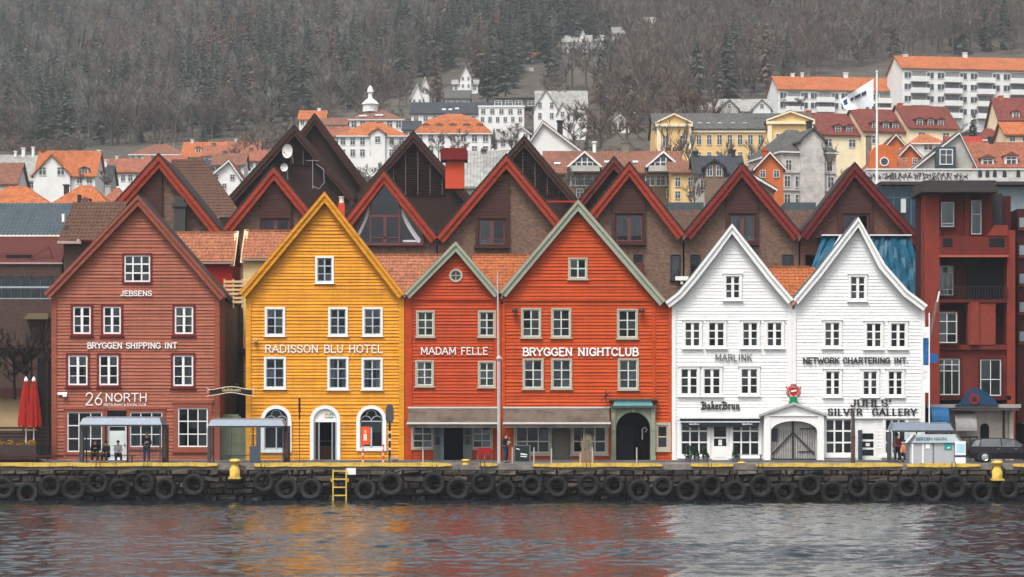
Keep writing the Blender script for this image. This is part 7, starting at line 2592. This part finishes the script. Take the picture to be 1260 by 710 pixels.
# harbour kiosk
fr = Fr(1151, 143)
T = thing('harbour_kiosk', 'light grey harbour cabinet with hipped fascia and teal lettering', 'kiosk', (fr.loc()[0], 143, fr.z(573.5)))
zb = fr.z(573.5)
X = fr.x
Z = lambda py: fr.z(py) - zb
KG = mat('kiosk_grey', S(172, 174, 178), rough=.5, var=.04)
for (a, b_) in ((1119.5, 1135), (1136, 1147.5), (1149.5, 1174)):
    MB().box(X(a), X(b_), 0, 1.2, .12, Z(545)).build('cabinet_panel', KG, T)
MB().box(X(1118.5), X(1185), .05, 1.3, .0, Z(545) - .002).build('body', plain('kiosk_shadow_grey', S(120, 124, 130)), T)  # body in a darker grey than the panels
MB().prism([(X(1117), Z(544.8)), (X(1185), Z(544.8)), (X(1176), Z(534.5)), (X(1126), Z(534.5))], -.1, 1.3).build('fascia', mat('kiosk_fascia', S(186, 196, 200), rough=.5, var=.04), T)
MB().bar((X(1117), -.14, Z(545)), (X(1125.5), -.14, Z(535)), .06, .1).bar((X(1185), -.14, Z(545)), (X(1176.5), -.14, Z(535)), .06, .1).build('corner_strut', SIGNG, T)
MB().box(X(1134.5), X(1136.5), -.03, -.002, .12, Z(546)).build('stripe', SIGNW, T)
MB().box(X(1139), X(1144), -.03, -.002, Z(552), Z(546.5)).build('notice', SIGNW, T)
so = MB().box(X(1162), X(1171), -.04, -.002, Z(553), Z(545.5)).build('teal_sign', plain('kiosk_teal', S(20, 150, 150)), T)
MB().box(X(1165.5), X(1168.5), -.055, -.041, Z(551.8), Z(550.2)).build('sign_mark', SIGNW, so)
MB().box(X(1119), X(1120.5), -.9, -.8, 0, Z(546)).build('post', SIGNW, T)
small_text('BERGEN HAVN', T, X(1127), X(1164), Z(540), -.11, plain('kiosk_text', S(52, 104, 128)))
fr = Fr(1182, 142.6)
T = thing('info_pillar', 'white information pillar with a blue band beside the kiosk and car', 'pillar', (fr.loc()[0], 142.6, fr.z(574)))
zb = fr.z(574)
MB().box(-.3, .3, 0, .25, 0, fr.z(543) - zb).build('pillar', SIGNW, T)
MB().box(-.302, .302, -.01, .252, fr.z(562.5) - zb, fr.z(560) - zb).build('band', plain('band_navy', S(40, 60, 84)), T)
MB().box(-.25, .25, -.012, -.001, fr.z(557) - zb, fr.z(546) - zb).build('map_panel', plain('map_pale_blue', S(170, 208, 220)), T)

# ------------------------------------------------------------------ poles, posts and small street things
fr = Fr(614, 141)
T = thing('flagpole', 'tall white bare flagpole before the joint of the red and orange houses', 'flagpole', (fr.loc()[0], 141, -.1))
h = fr.z(332)
MB().tube([(0, 0, 0), (0, 0, fr.z(440))], [.10, .095], 12).build('lower_tube', plain('pole_grey', S(176, 170, 172)), T)
MB().tube([(-.01, 0, fr.z(440)), (-.08, 0, h)], [.055, .035], 10).build('upper_tube', plain('pole_grey', S(176, 170, 172)), T)
MB().lathe([(.1, 0), (.17, .05), (.16, .15), (.08, .24), (0, .24)], 12, c=(0, 0, fr.z(441))).build('collar', plain('pole_grey', S(176, 170, 172)), T)
MB().box(-.16, .16, -.16, .16, .0, .12).build('foot', CONC, T)
MB().tube([(-.06, -.06, 1.2), (-.1, -.05, h - .3)], .012, 4).build('halyard', SIGNW, T)
T = thing('lamp_pole', 'thin dark pole with a slim black head before the yellow house', 'lamp pole', (wx(368.5, 144), 144, 0))
MB().tube([(0, 0, 0), (0, 0, 2.6)], .03, 8).build('pole', plain('pole_bronze', S(120, 96, 50)), T)
MB().tube([(0, 0, 2.6), (0, 0, 3.7)], .045, 8).build('upper_pole', BLK, T)
MB().tube([(0, 0, 3.0), (0, 0, 3.85)], [.07, .06], 8).build('head', BLK, T)
T = thing('totem_sign', 'dark round topped totem sign with pale stickers at the right corner of the yellow house', 'sign', (wx(479.5, 144.5), 144.5, 0))
MB().tube([(0, 0, 0), (0, 0, 2.5)], .07, 10).build('post', BLK, T)
MB().prism([(-.16, 2.35), (.16, 2.35), (.24, 2.6), (.24, 3.15), (.17, 3.4), (.0, 3.52), (-.17, 3.4), (-.24, 3.15), (-.24, 2.6)], -.06, .06).build('sign_head', plain('sign_charcoal', (.07, .075, .075)), T)
for z in (.75, 1.3, 1.75):
    MB().box(-.09, .09, -.09, -.071, z, z + .14).build('sticker', plain('sticker_pale', S(206, 186, 170)), T)
MB().tube([(.12, 0, 0), (.12, 0, .2), (.5, 0, .22)], [.2, .2, .1], 8).build('foot', CONC, T)
DEL = plain('delineator_red', S(206, 92, 70))
for px, lab in ((446.5, 'red and pale marker post left of the right yellow arch window sill'), (471.5, 'red and pale marker post at the right edge of the right yellow arch window')):
    T = thing('marker_post', lab, 'post', (wx(px, 143), 143, 0), 'red and pale marker posts')
    MB().tube([(0, 0, 0), (0, 0, 1.1)], .06, 8).build('post', DEL, T)
    for z in (.05, .45, .8):
        MB().tube([(0, 0, z), (0, 0, z + .15)], .064, 8).build('reflector', plain('reflector_pale', S(224, 190, 176)), T)
for px, py, lab in ((520.5, 552, 'thin white post before the left shop window of the small red house'), (630.5, 551, 'thin white post left of the chalk board'), (657, 551, 'thin white post right of the chalk board'), (678.5, 552, 'thin white post before the beige door of the orange house'),
                    (714, 558, 'short white post left of the wooden planter box'), (729, 551, 'thin white post at the wooden planter box'), (783.5, 551, 'thin white post before the stone arched portal')):
    T = thing('street_post', lab, 'post', (wx(px, 143.5), 143.5, 0), 'thin white posts before the red and orange houses')
    MB().tube([(0, 0, 0), (0, 0, wz(py, 143.5) - .04)], .04, 8).build('post', plain('post_pale', S(186, 176, 170)), T)
    MB().lathe([(.05, 0), (.05, .05), (0, .08)], 8, c=(0, 0, wz(py, 143.5) - .05)).build('cap', GREYM, T)
T = thing('sandwich_board', 'dark green chalk board with white scrawl before the orange house', 'sign board', (wx(642.5, 144), 144, 0))
MB().box(-.42, .42, 0, .05, .1, 1.0).build('board', plain('board_green', (.012, .03, .026)), T)
MB().box(-.5, -.42, -.02, .06, 0, 1.05).box(.42, .5, -.02, .06, 0, 1.05).box(-.42, .42, -.02, .06, 1.0, 1.06).build('frame', plain('board_frame', S(96, 104, 100)), T)
MB().bar((-.1, -.02, .55), (.3, -.02, .48), .03, .07).bar((-.35, -.02, .85), (-.15, -.02, .8), .03, .05).bar((-.1, -.02, .4), (.28, -.02, .36), .03, .05).build('chalk_mark', SIGNW, T)
T = thing('planter_box', 'square timber planter with pale dried grass before the orange house', 'planter', (wx(722.5, 145), 145, 0))
MB().box(-.4, .4, -.4, .4, 0, .72).build('box', mat('planter_timber', S(128, 104, 84), var=.2), T)
mb = MB()
for k in range(120):
    a, r = random.uniform(0, 6.28), random.uniform(0, .3)
    x, y = r * math.cos(a), r * math.sin(a)
    hh = random.uniform(.5, 1.15)
    dx, dy = random.uniform(-.25, .25), random.uniform(-.25, .25)
    mb.poly([(x - .03, y, .7), (x + .03, y, .7), (x + dx, y + dy, .7 + hh)])
mb.build('dried_grass', mat('dry_grass', S(140, 132, 112), var=.3), T)
T = thing('timber_mooring_post', 'tall dark wooden post before the silver shop window', 'post', (wx(1049.5, 142), 142, 0))
MB().tube([(0, 0, 0), (.01, 0, 1.5), (0, 0, 3.1)], [.12, .12, .09], 8).build('shaft', mat('old_timber', S(84, 68, 60), var=.35, nscale=3), T)
MB().lathe([(.125, 0), (.14, .03), (.125, .06)], 10, c=(.01, 0, 1.5)).build('iron_band', CHN, T)
# bench and plants by the bakery
T = thing('bench', 'low grey bench below the right bakery window', 'bench', (wx(923, 147.5), 147.5, 0))
MB().box(-.75, .75, -.2, .2, .42, .47).build('seat', GREYM, T)
for s_ in (-.65, .65):
    MB().box(s_ - .04, s_ + .04, -.18, .18, 0, .418).build('leg', SIGNG, T)
LEAF = mat('dark_leaf', (.02, .05, .025), rough=.7, var=.4, grime=0)


def bush(name, label, px, Y, h, r, pot, cone=False, group=None, m=None, potm=None):
    T = thing(name, label, 'plant', (wx(px, Y), Y, .0), group)
    if pot:
        MB().lathe([(0, 0), (pot * .75, 0), (pot, .3), (pot * .9, .3), (0, .26)], 12).build('pot', potm or SIGNG, T)
    mb = MB()
    for k in range(220):
        a = random.uniform(0, 6.28)
        q = random.random()
        z = .28 + h * q
        rr = r * ((1 - q) if cone else math.sin(math.pi * (.15 + .8 * q))) * random.uniform(.5, 1.05)
        p = Vector((rr * math.cos(a), rr * math.sin(a), z))
        d = Vector((random.uniform(-1, 1), random.uniform(-1, 1), random.uniform(-.3, 1))).normalized() * .1
        s_ = d.cross(Vector((random.uniform(-1, 1), random.uniform(-1, 1), .3))).normalized() * .035
        mb.poly([p - d, p + s_, p + d, p - s_])
    mb.build('foliage', m or LEAF, T)
    return T


bush('potted_plant', 'leafy potted plant at the left end of the bakery front', 847, 147, .75, .35, .2)
bush('potted_conifer', 'small cone shaped potted shrub below the left bakery window', 857, 147, .6, .25, .2, True, 'cone shrubs before the bakery')
bush('potted_conifer', 'small cone shaped potted shrub left of the bakery door', 868, 147, .6, .25, .2, True, 'cone shrubs before the bakery')
bush('potted_conifer', 'small cone shaped potted shrub right of the bakery door', 904.5, 147, .65, .25, .2, True, 'cone shrubs before the bakery')
T = thing('timber_planter', 'low dark plank planter with mustard coloured bushes at far left', 'planter', (wx(18, 147), 147, 0))
MB().box(-2.6, 1.3, 0, .9, .15, 1.05).build('box', mat('grey_plank', S(62, 50, 48), var=.25, scale=(.3, 1, 5)), T)
MB().box(-2.7, 1.4, -.1, 1.0, 0, .15).box(-2.7, 3.0, -.6, -.2, .3, .42).build('plinth', wood('maroon_boards', S(66, 24, 24)), T)
MUST = mat('mustard_leaf', S(140, 104, 40), rough=.9, var=.35)
for k in range(6):
    mb = MB()
    cx_ = -2.3 + .65 * k
    for _ in range(160):
        d = Vector((random.gauss(0, 1), random.gauss(0, 1), random.gauss(0, 1))).normalized()
        p = Vector((cx_, .45, 1.05)) + Vector((d.x * .34, d.y * .34, abs(d.z) * .34)) * random.uniform(.7, 1)
        s_ = d.cross(Vector((random.uniform(-1, 1), .2, random.uniform(-1, 1)))).normalized() * .05
        u = d.cross(s_).normalized() * .05
        mb.poly([p - s_, p - u, p + s_, p + u])
    mb.build('shrub', MUST, T)
FEN = thing('low_fence', 'dark low slatted fence before the far left shop front', 'fence', (wx(28, 149), 149, 0))
mb = MB()
for i in range(5):
    mb.box(-3.2, 1.6, 0, .05, 1.1 + i * .22, 1.1 + i * .22 + .16)
mb.build('slat', mat('grey_plank', S(62, 50, 48), var=.25, scale=(.3, 1, 5)), FEN)
for xx in (-3, -1.5, 0, 1.5):
    MB().box(xx - .05, xx + .05, .055, .14, 0, 2.2).build('post', CLADD, FEN)
for px, hh, lab in ((32, 3.0, 'closed red parasol with a fuller skirt before the far left shop, left of the pair'), (41.5, 2.9, 'closed red parasol nearer the brown red house, right of the pair')):
    T = thing('parasol', lab, 'parasol', (wx(px, 148), 148, 0), 'closed red parasols')
    MB().tube([(0, 0, 0), (0, 0, 5.15)], .035, 8).build('pole', SIGNW, T)
    mb = MB()
    n = 20
    ring = []
    for z, r in ((2.15, .42), (3.0, .36), (4.0, .26), (4.9, .10)):
        ring.append([((r * (1 + .22 * (k % 2))) * math.cos(2 * math.pi * k / n), (r * (1 + .22 * (k % 2))) * math.sin(2 * math.pi * k / n), z + .1 * math.sin(k * 1.9) * (z < 3)) for k in range(n)])
    for j in range(3):
        for k in range(n):
            mb.poly([ring[j][k], ring[j][(k + 1) % n], ring[j + 1][(k + 1) % n], ring[j + 1][k]])
    mb.build('canopy', mat('parasol_red', S(146, 28, 18), rough=.8, var=.12), T)
    MB().lathe([(.1, 4.88), (.12, 5.0), (.05, 5.15), (0, 5.2)], 10).build('cap', SIGNW, T)

# cafe chairs under the awnings: dark red
CHR = mat('cafe_red', S(140, 28, 26), rough=.6)
c0 = None
for px, lab in ((592, 'dark red cafe chair below the right window of the small red house'), (601, 'dark red cafe chair nearest the flagpole below the small red house')):
    if c0 is None:
        c0 = thing('cafe_chair', lab, 'chair', (wx(px, 147), 147, 0), 'red cafe chairs under the awning')
        MB().box(-.22, .22, -.22, .22, .43, .47).build('seat', CHR, c0)
        MB().box(-.22, .22, .2, .24, .5, .88).build('backrest', CHR, c0)
        for a in (-.2, .2):
            for b_ in (-.2, .2):
                MB().box(a - .02, a + .02, b_ - .02, b_ + .02, 0, .428 if b_ < 0 else .5).build('leg', SIGNG, c0)
    else:
        T = copy_tree(c0)
        T.location = (wx(px, 147), 147, 0)
        T['label'] = lab

# ------------------------------------------------------------------ black estate car at the right
fr = Fr(1238, 146)
CARB = mat('car_black', (.006, .006, .008), rough=.22, var=.05, grime=.05, spec=.4)
T = thing('parked_car', 'black estate car parked at the right edge, facing right', 'car', (wx(1238, 146), 146, .0))
st = [  # x, bottom, belt z, half width at belt, hood/deck z
    (-2.40, .42, .80, .72, .82), (-2.33, .30, .92, .82, .95), (-1.9, .24, .96, .89, .98), (-1.0, .22, .94, .91, .97), (0, .22, .93, .91, .96), (.9, .22, .92, .91, .95), (1.25, .22, .90, .90, .96), (1.8, .24, .84, .88, .90), (2.25, .30, .72, .80, .76), (2.42, .38, .60, .66, .62)]
mb = MB()
rings = []
for x, zb_, zt_, hw, hz in st:
    rings.append([(x, -hw * .93, zb_), (x, -hw, (zb_ + zt_) / 2), (x, -hw * .97, zt_), (x, -hw * .6, hz), (x, hw * .6, hz), (x, hw * .97, zt_), (x, hw, (zb_ + zt_) / 2), (x, hw * .93, zb_)])
for i in range(len(rings) - 1):
    for k in range(8):
        j = (k + 1) % 8
        mb.poly([rings[i][k], rings[i + 1][k], rings[i + 1][j], rings[i][j]])
mb.poly(rings[0][::-1])
mb.poly(rings[-1])
mb.build('body', CARB, T, smooth=True)
cab = [(-2.25, .96, .97, .74), (-1.95, .97, 1.36, .62), (-1.3, .97, 1.46, .60), (-.3, .96, 1.48, .60), (.35, .96, 1.40, .60), (1.15, .95, .97, .70)]
mb = MB()
for i in range(len(cab) - 1):
    (xa, ba, ta, ha), (xb, bb_, tb, hb) = cab[i], cab[i + 1]
    for s_ in (-1, 1):
        q = [(xa, s_ * .86, ba), (xb, s_ * .86, bb_), (xb, s_ * hb, tb), (xa, s_ * ha, ta)]
        mb.poly(q if s_ < 0 else q[::-1])
mb.poly([(cab[0][0], -.86, .96), (cab[1][0], -.62, 1.36), (cab[1][0], .62, 1.36), (cab[0][0], .86, .96)]).poly([(cab[4][0], -.6, 1.40), (cab[5][0], -.82, .97), (cab[5][0], .82, .97), (cab[4][0], .6, 1.40)])
mb.build('window', mat('car_glass', (.03, .035, .04), rough=.06, spec=.9, grime=0), T)
mb = MB()
for i in range(1, 4):
    (xa, ba, ta, ha), (xb, bb_, tb, hb) = cab[i], cab[i + 1]
    mb.poly([(xa, -ha - .02, ta + .004), (xb, -hb - .02, tb + .004), (xb, hb + .02, tb + .004), (xa, ha + .02, ta + .004)]).poly([(xa, -ha - .02, ta - .05), (xb, -hb - .02, tb - .05), (xb, -hb - .02, tb + .004), (xa, -ha - .02, ta + .004)])
mb.build('roof', CARB, T)
CHROME = plain('chrome', (.6, .6, .6), .2, .9)
p_ = MB()
for xa, xb, za in ((-.45, -.42, 1.47), (.85, 1.12, 1.22), (-1.6, -1.75, 1.44)):
    p_.bar((xb, -.87, .96), (xa, -.63, za if xa < .5 else 1.1), .06, .05)
p_.build('pillar', CARB, T)
MB().bar((-2.1, -.885, .985), (1.1, -.885, .965), .015, .03).build('chrome_strip', CHROME, T)
for x in (-1.45, 1.45):
    wo = MB().lathe([(.17, -.10), (.30, -.11), (.335, -.06), (.335, .10), (.2, .11)], 24, axis='y', c=(x, -.84, .335)).build('wheel', RUB, T, smooth=True)
    MB().lathe([(0, -.10), (.05, -.12), (.19, -.10), (.21, -.115)], 20, axis='y', c=(x, -.85, .335)).build('rim', CHROME, wo)
    MB().lathe([(.0, .0), (.41, .0)], 24, axis='y', c=(x, -.885, .36)).build('wheel_arch', SIGNB, T)
    MB().lathe([(.17, -.10), (.30, -.11), (.335, -.06), (.335, .10), (.2, .11)], 24, axis='y', c=(x, .78, .335)).build('wheel', RUB, T, smooth=True)
MB().prism([(2.05, .62), (2.38, .60), (2.30, .72), (1.98, .78)], -.86, -.6).build('headlight', mat('headlight', (.6, .62, .65), rough=.1, spec=.9), T)
MB().box(.75, .95, -1.08, -.86, .95, 1.08).build('wing_mirror', CARB, T)
for x in (-.75, .3):
    MB().box(x, x + .2, -.935, -.90, .80, .835).build('door_handle', CHROME, T)
MB().box(-2.42, -2.35, -.7, -.45, .72, .9).build('tail_light', plain('tail_red', (.25, .01, .01)), T)

# ------------------------------------------------------------------ people


def skin(name, joints, edges, m, parent, root, sub=2):
    me = D.meshes.new(name)
    ks = list(joints)
    me.from_pydata([joints[k][0] for k in ks], [(ks.index(a), ks.index(b_)) for a, b_ in edges], [])
    me.materials.append(m)
    o = D.objects.new(name, me)
    COL.objects.link(o)
    o.parent = parent
    sk = o.modifiers.new('skin', 'SKIN')
    sk.use_smooth_shade = True
    layer = me.skin_vertices[0].data
    for i, k in enumerate(ks):
        r = joints[k][1]
        layer[i].radius = r if isinstance(r, tuple) else (r, r)
        layer[i].use_root = (k == root)
    s_ = o.modifiers.new('smooth', 'SUBSURF')
    s_.levels = s_.render_levels = sub
    return o


SKN = mat('skin', S(206, 156, 130), rough=.6, var=.05, grime=0)


def person(label, X, Y, z, rz, pose, jacket, trousers, hair, hgt=1.75, extra=None, shoes=None, arms='down', lean=0.0):
    T = thing('person', label, 'person', (X, Y, z), None, rotz=rz)
    k = hgt / 1.75
    if pose == 'stand':
        J = dict(pel=((0, 0, .95), .12), wai=((0, 0, 1.10), .115), che=((0, .01, 1.30), .14), nck=((0, 0, 1.48), .055), jaw=((0, -.02, 1.57), .075), hed=((0, 0, 1.655), .095), top=((0, .01, 1.73), .06),
                 hl=((-.10, 0, .90), .095), hr=((.10, 0, .90), .095), kl=((-.12, -.03, .50), .062), kr=((.12, -.01, .50), .062), al=((-.13, .03, .09), .042), ar=((.13, .04, .09), .042), tl=((-.15, -.14, .035), .038), tr=((.15, -.13, .035), .038))
    else:
        J = dict(pel=((0, 0, .50), .13), wai=((0, .0, .68), .12), che=((0, -.05 - lean, .90), .14), nck=((0, -.09 - lean, 1.07), .055), jaw=((0, -.14 - lean, 1.15), .075), hed=((0, -.13 - lean, 1.235), .095), top=((0, -.12 - lean, 1.31), .06),
                 hl=((-.11, -.05, .49), .10), hr=((.11, -.05, .49), .10), kl=((-.15, -.46, .50), .066), kr=((.15, -.46, .50), .066), al=((-.15, -.44, .09), .042), ar=((.16, -.50, .09), .042), tl=((-.16, -.62, .035), .038), tr=((.17, -.68, .035), .038))
    c = Vector(J['che'][0])
    sh = c + Vector((0, .01, .10))
    for s_, n in ((-1, 'l'), (1, 'r')):
        J['s' + n] = (tuple(sh + Vector((s_ * .17, 0, 0))), .068)
        if arms == 'down':
            e, w_ = sh + Vector((s_ * .24, .02, -.29)), sh + Vector((s_ * .25, -.06, -.54))
            hd = Vector((0, -.02, -.08))
        elif arms == 'folded':
            e, w_ = sh + Vector((s_ * .27, -.06, -.26)), sh + Vector((-s_ * .02, -.22, -.22 - .03 * (s_ > 0)))
            hd = Vector((-s_ * .08, -.01, .01))
        elif arms == 'face':
            if s_ > 0:
                e, w_ = sh + Vector((.20, -.12, -.24)), sh + Vector((.08, -.24, .02))
                hd = Vector((-.02, -.01, .08))
            else:
                e, w_ = sh + Vector((-.24, 0, -.28)), sh + Vector((-.10, -.20, -.30))
                hd = Vector((.07, -.03, 0))
        else:  # on the lap
            e, w_ = sh + Vector((s_ * .22, -.06, -.27)), Vector((s_ * .10, -.32, J['pel'][0][2] + .12))
            hd = Vector((-s_ * .03, -.08, -.01))
        J['e' + n] = (tuple(e), .047)
        J['w' + n] = (tuple(w_), .032)
        pm = w_ + hd * .75
        J['p' + n] = (tuple(pm), (.038, .022))
        hdn = hd.normalized()
        side = hdn.cross(Vector((0, 1, 0.3))).normalized()
        for f in range(4):
            b_ = pm + side * (.027 - .018 * f)
            L = (.055, .065, .06, .045)[f]
            J[f'f{n}{f}a'] = (tuple(b_ + hdn * L * .55), .0095)
            J[f'f{n}{f}b'] = (tuple(b_ + hdn * L + Vector((0, .018, -.012))), .008)
        J[f't{n}a'] = (tuple(w_ + hdn * .035 + side * .045), .011)
        J[f't{n}b'] = (tuple(w_ + hdn * .07 + side * .055), .009)
    J['nos'] = (tuple(Vector(J['hed'][0]) + Vector((0, -.105, -.02))), .016)
    for q in list(J):
        J[q] = (tuple(v * k for v in J[q][0]), J[q][1])
    E = [('pel', 'wai'), ('wai', 'che'), ('che', 'nck'), ('nck', 'jaw'), ('jaw', 'hed'), ('hed', 'top'), ('hed', 'nos')]
    for n in 'lr':
        E += [('pel', 'h' + n), ('h' + n, 'k' + n), ('k' + n, 'a' + n), ('a' + n, 't' + n), ('che', 's' + n), ('s' + n, 'e' + n), ('e' + n, 'w' + n), ('w' + n, 'p' + n)]
        for f in range(4):
            E += [('p' + n, f'f{n}{f}a'), (f'f{n}{f}a', f'f{n}{f}b')]
        E += [('w' + n, f't{n}a'), (f't{n}a', f't{n}b')]
    skin('body', J, E, SKN, T, 'pel', 1)
    up = lambda q, g: (J[q][0], J[q][1] + g if not isinstance(J[q][1], tuple) else J[q][1])
    JJ = {q: up(q, .035) for q in ('wai', 'che')}
    JJ['pel'] = up('pel', .03)
    JJ['col'] = (tuple(Vector(J['nck'][0]) - Vector((0, 0, .03))), .075)
    EE = [('pel', 'wai'), ('wai', 'che'), ('che', 'col')]
    for n in 'lr':
        for q in ('s', 'e', 'w'):
            JJ[q + n] = up(q + n, .028)
        EE += [('che', 's' + n), ('s' + n, 'e' + n), ('e' + n, 'w' + n)]
    skin('jacket', JJ, EE, jacket, T, 'che', 1)
    JT = {'pel': up('pel', .012)}
    ET = []
    for n in 'lr':
        for q in ('h', 'k', 'a'):
            JT[q + n] = up(q + n, .024)
        ET += [('pel', 'h' + n), ('h' + n, 'k' + n), ('k' + n, 'a' + n)]
    skin('trousers', JT, ET, trousers, T, 'pel', 1)
    for n in 'lr':
        a, t_ = Vector(J['a' + n][0]), Vector(J['t' + n][0])
        mid = a.lerp(t_, .5)
        skin('shoe', {'a': (tuple(a + Vector((0, .03, -.04))), .05), 'b': (tuple(mid + Vector((0, 0, -.02))), .05), 'c': (tuple(t_ + Vector((0, -.03, .012))), .042)}, [('a', 'b'), ('b', 'c')], shoes or SIGNB, T, 'a', 1)
    hd = Vector(J['hed'][0])
    hb = MB()
    n = 14
    for i in range(5):
        for q in range(n):
            a0, a1 = 2 * math.pi * q / n, 2 * math.pi * (q + 1) / n
            t0, t1 = math.pi / 2 * i / 5 * 1.15, math.pi / 2 * (i + 1) / 5 * 1.15
            f = lambda a, t_: (hd.x + .108 * math.sin(t_) * math.cos(a), hd.y + .022 + .112 * math.sin(t_) * math.sin(a), hd.z + .015 + .115 * math.cos(t_))
            hb.poly([f(a0, t1), f(a1, t1), f(a1, t0), f(a0, t0)])
    hb.build('hair', hair, T, smooth=True)
    for s_ in (-1, 1):
        MB().lathe([(0, -.012), (.012, -.006), (.012, .006), (0, .012)], 8, axis='y', c=(hd.x + s_ * .035, hd.y - .092, hd.z + .0)).build('eye', SIGNB, T)
    MB().bar((hd.x - .025, hd.y - .093, hd.z - .06), (hd.x + .025, hd.y - .093, hd.z - .06), .012, .01).build('mouth', mat('lips', S(150, 84, 78)), T)
    if extra:
        extra(T, J)
    return T


BLKC = mat('black_cloth', (.012, .012, .014), rough=.9, var=.2)
NAVC = mat('navy_cloth', (.016, .022, .040), rough=.9, var=.2)
GRYC = mat('pale_grey_cloth', S(170, 172, 178), rough=.9, var=.1)
JEAN = mat('blue_jeans', S(44, 62, 92), rough=.9, var=.15)
DKH = mat('dark_hair', (.015, .011, .009), rough=.7)
FAIR = mat('fair_hair', S(180, 160, 130), rough=.7)
PY = 144.6


def logo(T, J):
    c = J['che'][0]
    MB().box(c[0] - .09, c[0] + .12, c[1] - .215, c[1] - .19, c[2] - .08, c[2] - .03).build('chest_print', plain('print_grey', (.3, .3, .31)), T)


person('person seated left in the bus shelter in a black hooded jacket with pale chest print', wx(117, PY), PY, 0, R(8), 'sit', BLKC, BLKC, DKH, 1.8, logo, arms='lap')
person('person seated second in the bus shelter, dark coat, leaning forward', wx(131.5, PY), PY, 0, R(-12), 'sit', mat('charcoal_cloth', (.03, .028, .03)), BLKC, DKH, 1.68, None, arms='lap', lean=.06)
person('person seated third in the bus shelter in a pale grey jacket and dark trousers', wx(145, PY), PY, 0, R(14), 'sit', GRYC, BLKC, DKH, 1.72, None, arms='lap', lean=.03)
person('person standing in the bus shelter with folded arms, navy jacket and blue jeans', wx(180.5, PY - .2), PY - .2, 0, R(4), 'stand', NAVC, JEAN, FAIR, 1.78, logo, arms='folded')


def bag(T, J):
    c = J['che'][0]
    MB().box(c[0] - .04, c[0] + .16, c[1] - .25, c[1] - .17, c[2] - .12, c[2] + .02).build('scarf', plain('scarf_pale', S(190, 180, 172)), T)


person('person in black jacket and blue jeans raising a hand to the face beside the flagpole', wx(622.5, 145.2), 145.2, 0, R(52), 'stand', BLKC, JEAN, DKH, 1.72, bag, arms='face')
person('person in a dark red jacket standing in the bus shelter behind the kiosk', wx(1104, 146.6), 146.6, 0, R(10), 'stand', mat('dull_red_cloth', S(120, 52, 50)), BLKC, DKH, 1.72, None)
person('person in an orange patterned coat sitting at the left side of the kiosk', wx(1114, 145.6), 145.6, 0, R(-30), 'sit', mat('orange_coat', S(196, 120, 92), var=.35, nscale=14), BLKC, DKH, 1.75, None, arms='lap')

# ------------------------------------------------------------------ damp air between the harbour and the hill
HZ = D.materials.new('damp_air')
HZ.use_nodes = True
t = HZ.node_tree
t.nodes.clear()
o_ = t.nodes.new('ShaderNodeOutputMaterial')
v_ = t.nodes.new('ShaderNodeVolumePrincipled')
v_.inputs['Color'].default_value = (0.84, 0.90, 0.95, 1)
v_.inputs['Density'].default_value = 0.00020
v_.inputs['Anisotropy'].default_value = 0.1
t.links.new(v_.outputs[0], o_.inputs['Volume'])
try:
    HZ.cycles.homogeneous_volume = True
except Exception:
    pass
ho = MB().box(-1000, 1000, -520, 1400, -8, 400).build('haze', HZ)
tag(ho, kind='stuff')
